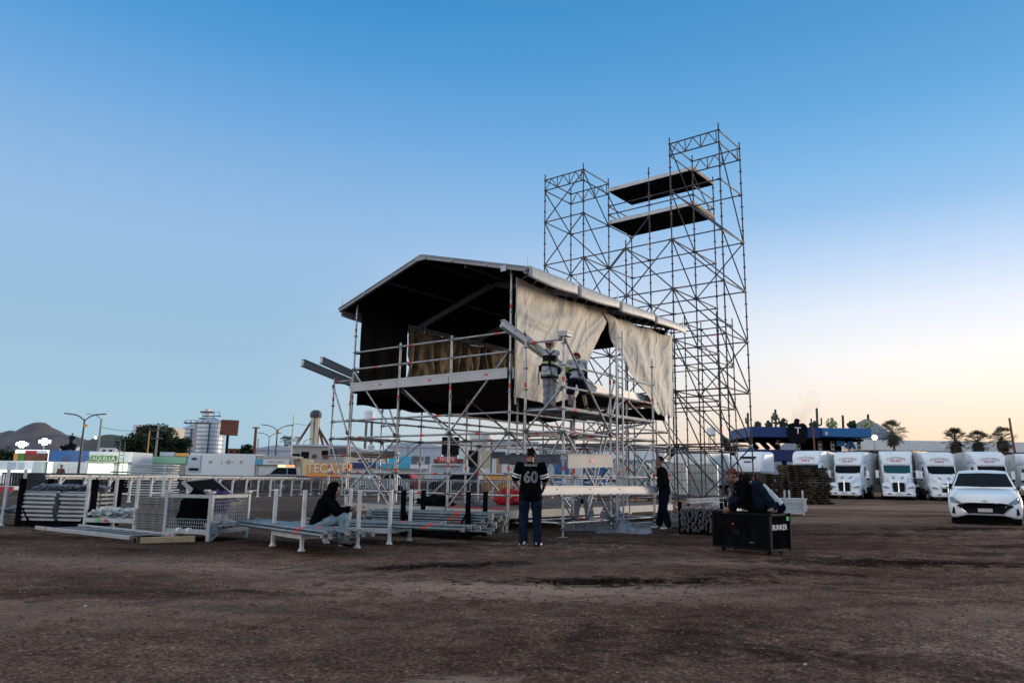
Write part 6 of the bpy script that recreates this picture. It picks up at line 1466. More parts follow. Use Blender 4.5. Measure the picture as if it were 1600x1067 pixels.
building('low white building behind the ladder and work scaffold', 845, 1040, 135, 697, 16, 'pale_wall', None, [('window_band', 850, 930, 704, 714, 'beige_wall', .1), ('canopy', 860, 1030, 716, 718, 'blue_roof', 1.2), ('door', 960, 980, 716, 740, 'beige_wall', .1)])
for px0, px1, lab in ((868, 890, 'blue plastic booth seen left of the ladder behind the scaffold'), (921, 948, 'blue plastic booth seen behind the ladder'), (994, 1016, 'blue booth glimpsed left of the sweatshirt man')):
    block('portable_booth', lab, 'booth', px0, px1, 62, 722, 1.4, 'blue_light', [('roof', px0, px1, 721, 723, 'cyan', .1)], z0=1.0)
block('water_dispenser', 'white cluster of stacked drums seen behind the jersey man', 'drums', 882, 912, 45, 742, 1.2, 'container_white', [('panel', 884, 892, 745, 760, 'blue_roof', .05), ('panel', 896, 910, 745, 760, 'blue_roof', .05)])
block('counter', 'ochre wooden bar counter seen between the stage legs', 'counter', 755, 800, 56, 741, 1.0, 'orange_sign', [('top', 754, 801, 740, 742, 'wood_pale', .1)])
# ---- IBC water tanks in cages on pallets
def ibc(loc, rz, label):
    t = thing('water_tank', label, 'water tank', loc, rz)
    m = MB(); m.loft([rrect(1.9, .35, 2.3, .14, y) for y in (-.9, -.86, .86, .9)], 0); m.lathe((0, 0, 2.29), [(.2, 0), (.2, .07), (0, .08)], 0, 16); m.build('tank', ['ibc_plastic'], t, auto=.6)
    m = MB()
    for i in range(8):
        x = -.95 + i * 1.9 / 7
        for y in (-.93, .93): m.tube((x, y, .34), (x, y, 2.32), .018, 0, 5)
    for i in range(7):
        y = -.93 + i * 1.86 / 6
        for x in (-.97, .97): m.tube((x, y, .34), (x, y, 2.32), .018, 0, 5)
    for z in (.36, .84, 1.33, 1.82, 2.32): m.path([(-.97, -.94, z), (.97, -.94, z), (.97, .94, z), (-.97, .94, z), (-.97, -.94, z)], .022, 0, 5)
    m.build('cage', ['galv'], t)
    m = MB()
    for y in (-.8, 0, .8): m.box((0, y, .10), (1.95, .16, .18), 0)
    m.box((0, 0, .22), (1.95, 1.85, .05), 0); m.build('pallet', ['wood_pale'], t)
ibc((bx(1050, 47), 47, 0), -.3, 'caged white water tank just right of the sweatshirt man')
ibc((bx(990, 48), 48, 0), -.3, 'caged white water tank partly hidden behind the ladder')
ibc((bx(1098, 49), 49, 0), -.3, 'caged white water tank under the right half of the tall tower')
# ---- street lamps and poles
def lamp_post(px, py_top, Y, label, arms=(-1, 1), mt='lamp_post', al=2.0, base_w=.09, head=True):
    z = bz(px, py_top, Y); t = thing('street_lamp', label, 'street lamp', (bx(px, Y), Y, 0))
    m = MB(); m.tube((0, 0, 0), (0, 0, z), base_w * 1.25, 0, 8, r2=base_w * .7); m.build('pole', [mt], t)
    for s in arms:
        m = MB(); m.path([(0, 0, z - .1), (s * al * .5, 0, z + al * .28), (s * al, 0, z + al * .42)], .05, 0, 6); h_ = m.build('arm', [mt], t)
        q = MB(); q.loft([[(s * (al + k), y, z + al * .42 + k * .1 + dz) for y, dz in ((-.14, -.05), (.14, -.05), (.10, .05), (-.10, .05))] for k in (-.1, .35, .75)], 0); q.build('lamp_head', [mt], h_)
    return t
t = lamp_post(124.5, 656, 62, 'tall black double arm street lamp in front of the dark blue container', al=.95)
m = MB(); m.box((.12, 0, 5.0), (.32, .12, .22), 0); m.build('tag_box', ['orange_sign'], t)
t = lamp_post(430, 672, 95, 'black double arm street lamp, the closer of a pair left of the stage', al=1.3, base_w=.12); m = MB(); m.box((0, 0, 6.6), (.4, .14, .3), 0); m.build('tag_box', ['orange_sign'], t)
lamp_post(418, 682, 120, 'slimmer black double arm street lamp just left of a closer one', al=1.1)
lamp_post(637, 697, 110, 'grey double arm street lamp in front of the blue grey warehouse', al=1.0, mt='galv_dark')
lamp_post(473, 690, 140, 'small dark street lamp beside the red braced grain elevator', al=1.1, arms=(1,))
lamp_post(151, 655, 100, 'brown pole with one lamp arm reaching left over the ticket booth', arms=(-1,), mt='concrete_pole', al=1.3, base_w=.16)
def pole(px, py_top, Y, label, r=.16, mt='concrete_pole', cross=(), lean=0.0):
    z = bz(px, py_top, Y); t = thing('utility_pole', label, 'utility pole', (bx(px, Y), Y, 0)); m = MB(); m.tube((lean, 0, 0), (0, 0, z), r * 1.2, 0, 8, r2=r * .75); m.build('shaft', [mt], t)
    for k, (dz, w_) in enumerate(cross):
        q = MB(); q.box((0, -.1, z - dz), (w_, .12, .14), 0)
        for s in (-1, -.5, .5, 1): q.tube((s * w_ * .45, -.1, z - dz), (s * w_ * .45, -.1, z - dz + .28), .06, 0, 6)
        q.build('crossarm', ['galv_dark'], t)
    return t
pole(242, 664, 105, 'pale pole with a crossarm in front of the dark leafy mound', cross=((.8, 2.6), (2.0, 1.6)))
pole(229, 674, 112, 'thin orange brown pole before the leafy mound', r=.10, mt='orange_sign')
pole(302, 658, 88, 'tall grey pole standing in front of the grain silos', cross=((.3, 3.0),))
pole(123.5, 682, 130, 'short pale pole behind the black street lamp', r=.2)
pole(396, 668, 150, 'reddish banded radio mast right of the billboard', r=.35, mt='rust', cross=((.2, 1.4),))
pole(401, 686, 130, 'thin grey pole beside the banded mast', r=.12)
pole(454, 650, 95, 'tall slim white flagpole left of the grain elevator', r=.12, mt='post_white')
pole(463, 683, 160, 'dark capped chimney mast beside the elevator struts', r=.3, mt='concrete_pole', cross=((.2, 1.2),))
pole(1588, 654, 95, 'tall rusty leaning pole beyond the rightmost palm', r=.16, mt='rust', lean=.5)
pole(1562, 684, 100, 'short white pole between two palms', r=.12, mt='post_white')
pole(1276, 668, 88, 'red brown pole standing before the blue pavilion', r=.14, mt='rust')
# ---- floodlights, lit
for k, (px, py, Y, lab) in enumerate(((31, 696, 150, 'blazing floodlight closest to the left edge below the mountain'), (66, 692, 150, 'blazing floodlight right of another below the mountain'))):
    t = thing('floodlight', lab, 'floodlight', (bx(px, Y), Y, 0)); z = bz(px, py, Y)
    m = MB(); m.tube((0, 0, 0), (0, 0, z), .16, 0, 8); m.build('mast', ['galv_dark'], t)
    m = MB()
    for i in range(3): m.box((-.9 + i * .9, .2, z + .2), (.8, .35, .9), 0)
    h_ = m.build('lamp_bank', ['galv_dark'], t)
    m = MB()
    for i, j in ((-1, 0), (1, 0), (-.5, .87), (.5, .87), (-.5, -.87), (.5, -.87), (0, 0), (-1.75, .1), (1.75, .1)): m.ell((i * .52, -.05, z + .2 + .42 * j), (.27, .10, .25), 0, 12, 8)
    m.build('lens', ['flood_lamp'], h_)
for px, py, Y, lab in ((145, 684, 160, 'small cold white lamp left of the brown hillside'), (1372, 684, 105, 'bright yellow lamp at the right end of the blue pavilion')):
    t = thing('lamp', lab, 'lamp', (bx(px, Y), Y, 0)); z = bz(px, py, Y); m = MB(); m.tube((0, .2, 0), (0, .2, z), .07, 0, 6); m.build('pole', ['galv_dark'], t); m = MB(); m.ell((0, 0, z), (.38 if px > 1000 else .25, .15, .34 if px > 1000 else .22), 0, 14, 8); m.build('lens', ['warm_lamp' if px > 1000 else 'flood_lamp'], t)
for px, e_, c_, Y in ((50, 2600, (.85, 1, .97), 146), (1372, 500, (1, .8, .45), 103), (168, 260, (.9, 1, .8), 66.5), (40, 420, (.9, 1, .97), 68)):
    l_ = bpy.data.lights.new('lamp_light', 'POINT'); l_.energy = e_; l_.color = c_; l_.shadow_soft_size = .8; o = bpy.data.objects.new('lamp_light', l_); col.objects.link(o); o.location = (bx(px, Y), Y, bz(px, 690, Y) + .5 if Y > 100 else 3.3)
# ---- silos, billboard, grain elevator, water tower
def silo(px0, px1, py_top, Y, label):
    r = (bx(px1, Y) - bx(px0, Y)) / 2; zt = bz((px0 + px1) / 2, py_top, Y); t = thing('grain_silo', label, 'silo', (bx((px0 + px1) / 2, Y), Y, 0))
    prof = []; k = 26
    for i in range(k + 1): prof.append((r - (.12 if i % 2 else 0), zt * i / k))
    m = MB(); m.lathe((0, 0, 0), prof, 0, 36); m.build('drum', ['silo_metal'], t)
    m = MB(); m.lathe((0, 0, zt), [(r * 1.03, 0), (r * .98, .3), (r * .2, r * .42), (0, r * .43)], 0, 36); m.build('cone_roof', ['silo_metal'], t)
    m = MB(); m.tube((r * .3, -r * .95, 0), (r * .3, -r * .95, zt), .25, 0, 6); m.tube((-r * .9, -r * .45, 0), (-r * .9, -r * .45, zt), .2, 0, 6); m.build('downpipe', ['galv_dark'], t)
    m = MB(); z = zt + r * .40; m.box((0, 0, z + .6), (r * 1.3, 1.2, .25), 0)
    for x in (-.6, -.2, .2, .6): m.tube((x * r, -.6, z), (x * r, -.6, z + 2.0), .1, 0, 5)
    m.box((0, -.6, z + 1.9), (r * 1.3, .12, .12), 0); m.build('catwalk', ['galv_dark'], t)
    return t
silo(303, 346, 662, 260, 'large corrugated steel grain silo with a cone roof behind the white box truck'); silo(281, 312, 671, 285, 'smaller bluish grain silo half hidden by a larger one')
t = thing('mast', 'short pale and red lattice mast rising over the silo roofs', 'mast', (bx(317, 275), 275, 0)); z = bz(317, 640, 275); m = MB(); m.box((0, 0, z / 2), (1.4, 1.4, z), 0); m.build('shaft', ['pale_wall'], t); m = MB(); m.box((0, 0, z - 1.2), (4.4, 2.4, .5), 0); m.box((0, 0, z - 3.6), (5, 2.4, .4), 0); m.build('platform', ['rust'], t)
t = thing('billboard', 'square rust brown billboard on a black post beside the silos', 'billboard', (bx(354, 150), 150, 0)); m = MB(); m.box((.1, -.3, bz(354, 669, 150)), (3.6, .25, 3.1), 0, R=Matrix.Rotation(.03, 3, 'Y')); m.build('board', ['rust'], t, bevel=.03); m = MB(); m.tube((-.2, 0, 0), (-.2, 0, bz(354, 678, 150)), .28, 0, 8); m.build('post', ['black_plastic'], t)
m = MB(); z = bz(354, 669, 150)
for k in (-1, 0, 1): m.box((k * 1.1 + .1, 0, z), (.12, .3, 3.0), 0)
m.build('back_frame', ['galv_dark'], t)
Y = 215; t = thing('grain_elevator', 'tall pale grain elevator leg with dark red sloping struts', 'grain elevator', (bx(489, Y), Y, 0)); z = bz(489, 650, Y); m = MB()
for dx, dy in ((-.7, -.5), (.7, -.5), (-.7, .9), (.7, .9)): m.box((dx, dy, z / 2), (.85, .85, z), 0)
m.build('shaft', ['cream_wall'], t); m = MB(); m.lathe((0, 0, z), [(1.6, -.6), (1.7, 0), (1.6, .8), (.8, 1.5), (0, 1.6)], 0, 16); m.build('head', ['galv_dark'], t)
for a, b_ in (((-.6, 0, z - .8), (-6.0, 0, 8)), ((.6, 0, z - 3), (5.6, 0, 7.5)), ((.6, 0, z - 2.4), (3.2, 0, 8))): m = MB(); m.tube(a, b_, .34, 0, 8); m.build('strut', ['rust'], t)
def water_tower(px, py0, py1, Y, r, label, legs=True):
    z0, z1 = bz(px, py1, Y), bz(px, py0, Y); t = thing('water_tower', label, 'water tower', (bx(px, Y), Y, 0)); m = MB(); m.lathe((0, 0, z0), [(r * .2, -r * .3), (r, 0), (r, z1 - z0 - r * .3), (r * .3, z1 - z0), (0, z1 - z0 + .1)], 0, 24); m.build('tank', ['container_white'], t, auto=.6)
    for a in range(4): m = MB(); q = PI / 4 + a * PI / 2; m.tube((r * .95 * math.cos(q), r * .95 * math.sin(q), 0), (r * .7 * math.cos(q), r * .7 * math.sin(q), z0 + .2), .14, 0, 6); m.build('leg', ['galv_dark'], t)
water_tower(1115, 668, 680, 300, 1.9, 'small pale water tower on legs seen through the tall scaffold tower'); water_tower(574, 642, 659, 140, 1.0, 'white cylindrical tank on thin legs behind the left stage posts')
t = thing('hopper', 'white funnel shaped hopper behind the stage front corner', 'hopper', (bx(752, 118), 118, 0)); m = MB(); z = bz(752, 678, 118); m.lathe((0, 0, z), [(.3, -3.2), (1.9, -.8), (1.9, -.2), (2.5, -.1), (2.5, .05), (0, .1)], 0, 24); m.build('funnel', ['container_white'], t, auto=.5)
for s in (-1, 1): m = MB(); m.tube((s * 1.6, 0, 0), (s * 1.6, 0, z - .8), .12, 0, 6); m.build('leg', ['galv_dark'], t)
t = thing('round_sign', 'round white sign on a post above the yellow hall', 'sign', (bx(579, 98), 98, 0)); m = MB(); z = bz(579, 700, 98); m.disc_x((0, 0, z), .5, .12, 0, 24, (0, 1, 0)); m.disc_x((0, -.07, z), .33, .03, 1, 20, (0, 1, 0)); m.build('disc', ['container_white', 'blue_roof'], t); m = MB(); m.tube((0, .15, 0), (0, .15, z), .08, 0, 6); m.build('post', ['galv_dark'], t)
# ---- overhead wires
for k, (a, b_, lab) in enumerate((((bx(454, 95), 95, bz(454, 662, 95)), (bx(489, 215), 215, bz(489, 660, 215)), 'thin wire running from the flagpole to the grain elevator'), ((bx(242, 105), 105, bz(242, 668, 105)), (bx(151, 100), 100, bz(151, 668, 100)), 'thin wire between the poles over the ticket booth'))):
    m = MB(); a, b_ = V(a), V(b_); pts = [a.lerp(b_, i / 10) - V((0, 0, .5 * math.sin(PI * i / 10))) for i in range(11)]; m.path(pts, .03, 0, 5); tag(m.build('overhead_wire', ['black_plastic']), lab, 'wire')
# ---- police pickup
t = thing('police_pickup', 'grey police pickup with red and amber roof lights behind the rails', 'pickup', (bx(448, 62), 62, 0), .15)
m = MB(); m.loft([[(x, y, z) for y, z in ((-.85, .5), (.85, .5), (.85, zt * .98), (.8, zt), (-.8, zt), (-.85, zt * .98))] for x, zt in ((-2.9, .95), (-2.7, 1.1), (-1.4, 1.2), (2.7, 1.18), (2.75, .8))], 0); m.build('body', ['galv_dark'], t, auto=.5)
m = MB(); m.loft([[(x + dx, -.78, z), (x + dx, .78, z)] if False else [(x0, -w_, z), (x1, -w_, z), (x1, w_, z), (x0, w_, z)] for x0, x1, w_, z, x, dx in ((-1.5, 1.1, .8, 1.15, 0, 0), (-.7, .95, .66, 1.85, 0, 0))], 0); c_ = m.build('cab', ['mesh_grey'], t)
m = MB(); m.add([(-.62, -.71, 1.78), (.15, -.71, 1.78), (.15, -.79, 1.28), (-1.15, -.79, 1.28)], [(3, 2, 1, 0)]); m.add([(.22, -.71, 1.78), (.86, -.71, 1.78), (.95, -.79, 1.28), (.22, -.79, 1.28)], [(3, 2, 1, 0)]); m.xf(lambda p: p + V((0, -.012, 0))); m.build('side_window', ['glass_dark'], t)
for k, (x, mt) in enumerate(((-.35, 'amber_lamp'), (.35, 'red_lamp'))): m = MB(); m.box((x, 0, 1.95), (.5, 1.0, .16), 0); m.build('roof_light', [mt], t, bevel=.03)
for x in (-1.8, 1.8): 
    for s in (-1, 1): m = MB(); m.disc_x((x, s * .75, .38), .38, .24, 0, 18, (0, 1, 0)); m.build('wheel', ['rubber'], t)
# ---- cars and motorbikes glimpsed under the stage
def far_car(px, Y, label, mt, rz):
    t = thing('parked_car', label, 'car', (bx(px, Y), Y, 0), rz)
    m = MB(); m.loft([[(x, -.85, .3), (x, .85, .3), (x, .85, zt), (x, -.85, zt)] for x, zt in ((-2.1, .7), (-1.9, .85), (-1.0, .95), (1.6, 1.0), (2.05, .75))], 0); m.build('body', [mt], t, bevel=.05)
    m = MB(); m.loft([[(a, -w_, z), (b_, -w_, z), (b_, w_, z), (a, w_, z)] for a, b_, w_, z in ((-1.1, 1.6, .8, .95), (-.4, 1.1, .62, 1.48))], 0); m.build('cabin', [mt], t, bevel=.03)
    m = MB(); m.add([(-.85, -.80, 1.03), (1.35, -.80, 1.03), (1.0, -.665, 1.42), (-.4, -.665, 1.42)], [(0, 1, 2, 3)]); m.build('side_window', ['glass_dark'], t)
    for x in (-1.3, 1.3):
        for s in (-1, 1): m = MB(); m.disc_x((x, s * .76, .31), .31, .2, 0, 16, (0, 1, 0)); m.build('wheel', ['rubber'], t)
far_car(596, 56, 'white car seen between the left stage posts', 'car_white', .3); far_car(625, 60, 'red car seen behind the left stage posts', 'red_paint', -.2)
far_car(712, 60, 'dark car parked under the grey trailer stall', 'black_paint', .1); far_car(905, 66, 'blue grey car seen left of the ladder', 'blue_light', .2); far_car(960, 70, 'white car seen right of the ladder', 'car_white', .0)
# ---- stacks of boards in the yard
sbd = MB(); sbd.box((0, 0, 0), (2.3, 1.15, .07), 0); sbd = sbd.build('board', ['dirty_white'], bevel=.01); tag(sbd, 'pale board in the ragged stack behind the white guard rails', 'board', 'boards in the ragged stack behind the rails')
for k in range(13): o = sbd if k == 0 else dup(sbd); place(o, (bx(243 + R_.uniform(-3, 3), 42), 42 + R_.uniform(-.1, .1), .05 + k * .135), R_.uniform(-.16, .16))
for k in range(9): o = dup(sbd, label='pale board in the stack between the left stage posts', group='boards stacked between the left stage posts'); place(o, (bx(562 + R_.uniform(-3, 3), 50), 50, .05 + k * .15), R_.uniform(-.16, .16))
for k in range(9): o = dup(sbd, label='dark board in the low stack beside the ragged white one', group='dark boards beside the ragged stack'); o.data = o.data if k else o.data.copy(); place(o, (bx(215 + R_.uniform(-4, 4), 43), 43 + R_.uniform(-.1, .1), .05 + k * .15), R_.uniform(-.16, .16)); o.data = [x for x in bpy.data.objects if x.get('group') == 'dark boards beside the ragged stack'][0].data
dmesh = [x for x in bpy.data.objects if x.get('group') == 'dark boards beside the ragged stack'][0].data; dmesh.materials[0] = M['black_paint']
tp_ = tube_proto('scaffold_tube', 3.4, 'dark tube in the pile lying behind the stage floor', 'dark tubes piled behind the stage floor', mt='galv_dark'); lay(tp_, [((bx(698, 33) + R_.uniform(-.2, .2), 33 + .09 * (k % 8), .1 + .075 * (k // 8)), .05 + R_.uniform(-.02, .02), 0) for k in range(32)])
block('cool_box', 'red and white cool box under a small roof at the left edge', 'cool box', -6, 27, 27, 759, .7, 'dirty_white', [('red_band', -6, 27, 759, 767, 'red_paint', .03)], z0=.55)
# ---- blue pavilion with the black emblem
Y = 96; t = thing('pavilion', 'long royal blue pavilion with a black eagle emblem bearing a white T', 'pavilion', (bx(1270, Y), Y, 0)); ox = bx(1270, Y)
def PX(px): return bx(px, Y - 3.5) - ox
zt, zb = bz(1270, 671.5, Y), bz(1270, 687, Y)
m = MB(); m.box(((PX(1176) + PX(1288)) / 2, 1, (zt + zb) / 2), (PX(1288) - PX(1176), 9, zt - zb), 0); m.build('fascia', ['blue_paint'], t, bevel=.04)
m = MB(); m.box(((PX(1288.5) + PX(1365)) / 2, .8, (zt + zb) / 2 + .05), (PX(1365) - PX(1288.5), 9.4, zt - zb - .2), 0); m.build('fascia', ['blue_light'], t, bevel=.04)
m = MB(); m.box(((PX(1178) + PX(1363)) / 2, 2, zb - .12), (PX(1363) - PX(1178), 8, .24), 0); m.build('ceiling', ['black_paint'], t)
m = MB(); z2 = bz(1270, 704, Y); m.box(((PX(1180) + PX(1360)) / 2, 0, z2 - .75), (PX(1360) - PX(1180), 6, 1.3), 0); m.build('balcony', ['blue_navy'], t)
m = MB(); m.box((PX(1325), 4, z2 / 2 + 1.2), (PX(1360) - PX(1290), .3, z2 + 2.4), 0); m.build('back_wall', ['rubber'], t)
for px in (1230, 1262, 1297, 1317, 1345, 1360): m = MB(); m.box((PX(px), -1.2, (zb + z2) / 2), (.36, .36, zb - z2), 0); [m.box((PX(px), -1.4, z2 + .4 + k * .55), (.22, .05, .28), 1) for k in range(4)]; m.build('column', ['cream_panel', 'black_paint'], t)
for a, b_ in ((1181, 1196), (1197, 1214), (1212, 1230)): m = MB(); m.bar((PX(a), -1.2, zb), (PX(b_), -1.2, z2), .45, .5, 0); m.build('strut', ['black_paint'], t)
for px in (1184, 1248, 1300, 1358): m = MB(); m.box((PX(px), 1, z2 / 2 - .5), (.5, .5, z2), 0); m.build('pier', ['blue_navy'], t)
# emblem: spread wings, head to one side, white T on the breast
m = MB(); k_ = .083; ez = zb - .3
pts = [(0, 0), (-6, 3), (-9, 1), (-13, 6), (-14.5, 15), (-14, 24), (-11, 27), (-6, 28), (-4, 24), (-3, 28), (-3.5, 31), (-1, 34), (2.2, 33), (5, 31), (2.6, 30), (3, 28), (4, 24), (6, 28), (11, 27), (14, 24), (14.5, 15), (13, 6), (9, 1), (6, 3)]
m.prism([(PX(1249) + x * k_, ez - .6 + z * k_ * 1.15) for x, z in pts], -3.95, -3.6, 0); m.text('T', 1.15, mx((PX(1249), -3.98, ez + 1.1), (1, 0, 0), (0, 0, 1)), 1, depth=.02, sx=1.15); m.build('emblem', ['black_plastic', 'text_white'], t)
m = MB(); m.box((PX(1294), -3.94, zt - .75), (.36, .03, .36), 0); m.build('small_plate', ['cream_panel'], t)
m = MB(); m.box((PX(1327), -1.8, z2 + 1.0), (1.0, .3, 1.0), 0); m.bar((PX(1336), -1.8, z2 + .3), (PX(1342), -1.8, z2 + 1.3), .3, .3, 0); m.bar((PX(1342), -1.8, z2 + 1.3), (PX(1350), -1.8, z2 + .2), .3, .3, 0); m.build('blue_letters', ['blue_light'], t)
# plants on its roof
def saguaro(px, py, h_, label, arms):
    t = thing('saguaro_cactus', label, 'cactus', (bx(px, Y), Y - .5 + random.uniform(-.6, 2), zt))
    def stick(m, pts, r):
        for i in range(len(pts) - 1): m.tube(pts[i], pts[i + 1], r, 0, 9)
        for p in pts: m.ell(p, (r, r, r), 0, 9, 6)
    m = MB(); stick(m, [V((0, 0, 0)), V((.04, 0, h_))], .15); m.build('trunk', ['cactus'], t)
    for s, z0, out, top in arms: m = MB(); stick(m, [V((0, 0, z0)), V((s * out * .8, 0, z0 - .02)), V((s * out, 0, z0 + .2)), V((s * out, 0, top))], .10); m.build('arm', ['cactus'], t)
saguaro(1213, 0, 2.3, 'tall saguaro cactus with four arms left of the eagle emblem', ((-1, .7, .45, 1.5), (1, .6, .45, 1.3), (-1, 1.1, .25, 1.9), (1, 1.2, .25, 1.7)))
saguaro(1281, 0, 2.6, 'tall saguaro cactus with three arms right of the eagle emblem', ((-1, .6, .75, 1.3), (1, .55, .55, 1.4), (-1, .4, .4, 1.0))); saguaro(1178, 0, 2.0, 'thin saguaro cactus on the far left corner of the blue pavilion', ((-1, .8, .25, 1.4),)); saguaro(1320, 0, 1.7, 'slim armless saguaro cactus over the lighter blue fascia', ()); saguaro(1361, 0, 1.9, 'saguaro cactus at the right end of the blue pavilion roof', ((1, .6, .3, 1.1),))
def prickly(px, label, mt, r=.55):
    t = thing('prickly_pear', label, 'cactus', (bx(px, Y), Y - 1, zt)); rr = random.Random(px); m = MB(); m.tube((0, 0, 0), (0, 0, r), .09, 0, 6)
    for i in range(70):
        d = V((rr.gauss(0, 1), rr.gauss(0, 1), rr.gauss(0, 1))).normalized(); c = V((0, 0, r * .85)) + d * r * rr.uniform(.35, .95); R = Matrix.Rotation(rr.uniform(0, 3), 3, 'Z') @ Matrix.Rotation(rr.uniform(-1, 1), 3, 'X'); m.ell(c, (.17, .04, .20), 0, 8, 5, R)
    m.build('pads', [mt], t)
prickly(1202, 'grey green prickly pear left of the tall saguaro', 'cactus', .5); prickly(1224, 'round green prickly pear right of the tall saguaro', 'cactus', .7); prickly(1184, 'small dark prickly pear at the left pavilion corner', 'cactus', .45); prickly(1243, 'spindly round plant just above the eagle emblem', 'leaf_dark', .4); prickly(1272, 'dark prickly pear right of the eagle emblem', 'cactus', .6); prickly(1300, 'pale yellow round prickly pear over the lighter blue fascia', 'pear_pale', .75); prickly(1355, 'pale yellow prickly pear at the right end of the roof', 'pear_pale', .7); prickly(1332, 'low dark spiky shrub on the right pavilion roof', 'leaf_dark', .6)
# ---- long building and palms on the right
Y = 122; t = thing('building', 'long low building with a white roof band behind the lorries and palms', 'building', (bx(1490, Y), Y, 0)); zz0, zz1 = bz(1480, 706, Y), bz(1480, 690, Y)
m = MB(); m.box((8, 6, (zz0 + zz1) / 2), (52, 14, zz1 - zz0), 0); m.build('roof', ['pale_wall'], t, bevel=.05); m = MB(); m.box((8, 8, zz0 / 2), (50, 10, zz0), 0); m.build('wall', ['galv_dark'], t)
for px in (1325, 1333, 1341): m = MB(); m.box((bx(px, Y) - bx(1490, Y), 2.2, bz(px, 707, Y) - .3), (.9, .25, .28), 0); m.build('strip_light', ['warm_lamp'], t)
for px in (1447, 1460): m = MB(); m.box((bx(px + 0, Y) - bx(1490, Y), 2.2, zz0 - .35), (.9, .25, .28), 0); m.build('strip_light', ['warm_lamp'], t)
block('box_truck', 'grey white box trailer end standing between two lorries', 'trailer', 1436, 1458, 78, 713, 3, 'dirty_white', [('lower_panel', 1437, 1457, 728, 745, 'galv_dark', .05)], z0=.8)
def palm(px, py, Y, label, rad, seed, dens=52, skirt=True):
    rr = random.Random(seed); z = bz(px, py, Y); t = thing('palm_tree', label, 'palm tree', (bx(px, Y), Y, 0))
    m = MB(); prev = V((.15, 0, 0))
    for i in range(14): q = V((.15 - .15 * (i + 1) / 14, 0, z * (i + 1) / 14)); m.tube(prev, q, .24 - .004 * i, 0, 9, r2=.21 - .004 * i); prev = q
    m.build('trunk', ['trunk'], t)
    m = MB(); c = V((0, 0, z))
    for i in range(dens):
        a = rr.uniform(0, 2 * PI); el = rr.uniform(-.85, 1.2) if i % 3 else rr.uniform(.3, 1.45); L_ = rad * rr.uniform(.55, .75); d = V((math.cos(a) * math.cos(el), math.sin(a) * math.cos(el), math.sin(el))); dry = 1 if el < -.45 else 0
        hub = c + d * L_; m.tube(c, hub, .022, dry, 4)
        side = d.cross(V((0, 0, 1))).normalized(); upv = side.cross(d)
        for k in range(17):                                   # a fan of narrow leaflets that droop at their tips
            f = -1.35 + 2.7 * k / 16; dd = (d * math.cos(f) + side * math.sin(f)).normalized(); ll = rad * .48 * (1 - .25 * abs(f) / 1.35) * rr.uniform(.85, 1.1)
            p1 = hub + dd * ll * .6; p2 = hub + dd * ll + V((0, 0, -ll * .32)); wv = dd.cross(upv).normalized() * .028
            m.add([hub, p1 + wv, p2, p1 - wv], [(0, 1, 2, 3)], dry)
    if skirt:
        for i in range(260):
            a = rr.uniform(0, 2 * PI); p = V((math.cos(a) * .3, math.sin(a) * .3, z - rr.uniform(-.1, 1.3))); q = p + V((math.cos(a) * rr.uniform(.3, 1.05), math.sin(a) * rr.uniform(.3, 1.05), -rr.uniform(.5, 1.0))); s = V((-math.sin(a), math.cos(a), 0)) * .09; m.add([p, p.lerp(q, .5) + s, q, p.lerp(q, .5) - s], [(0, 1, 2, 3)], 1)
    m.build('crown', ['leaf_palm', 'leaf_dry'], t)
palm(1401, 678, 110, 'lone fan palm just right of the bright pavilion lamp', 2.15, 5); palm(1499, 688, 110, 'leftmost of three dark fan palms above the lorries', 1.95, 6); palm(1534, 690, 112, 'middle one of three dark fan palms above the lorries', 1.9, 7); palm(1573, 687, 110, 'rightmost of three dark fan palms beside the rusty pole', 1.95, 8)
# ---- leafy trees
def tree(name, px0, px1, py_top, py_bot, Y, label, mt, seed, leaf=.30, n=5200, trunk=True):
    rr = random.Random(seed); x0, x1 = bx(px0, Y), bx(px1, Y); zt_, zb_ = bz((px0 + px1) / 2, py_top, Y), max(.6, bz((px0 + px1) / 2, py_bot, Y)); rx, rz_ = (x1 - x0) / 2, (zt_ - zb_) / 2; c = V((0, 0, (zt_ + zb_) / 2))
    t = thing(name, label, 'tree', ((x0 + x1) / 2, Y, 0)); m = MB()
    clumps = [(c + V((rr.gauss(0, .42) * rx, rr.gauss(0, .4) * rx * .7, rr.uniform(-.75, .62) * rz_)), rr.uniform(.22, .42) * min(rx, rz_ * 1.4)) for _ in range(34)]
    clumps = [(p, q) for p, q in clumps if ((p.x / rx) ** 2 + ((p.z - c.z) / rz_) ** 2) < .8]
    if trunk:
        k = MB(); k.tube((0, 0, 0), (.2, 0, c.z), .4, 0, 9, r2=.22)
        for p, q in clumps[:9]: k.tube((.1, 0, c.z * rr.uniform(.5, .9)), p, .14, 0, 6, r2=.04)
        k.build('trunk', ['trunk'], t)
    for i in range(n):
        p, q = rr.choice(clumps); d = V((rr.gauss(0, 1), rr.gauss(0, 1), rr.gauss(0, 1))).normalized() * q * rr.uniform(.55, 1.08); o = p + d; s = leaf * rr.uniform(.6, 1.25)
        R = Matrix.Rotation(rr.uniform(0, 6.28), 3, 'Z') @ Matrix.Rotation(rr.uniform(-1.1, 1.1), 3, 'X'); m.add([o + R @ V(v) * s for v in ((-.5, -.25, 0), (.1, -.4, .05), (.6, 0, -.05), (.05, .42, .06))], [(0, 1, 2, 3)])
    m.build('crown', [mt], t)
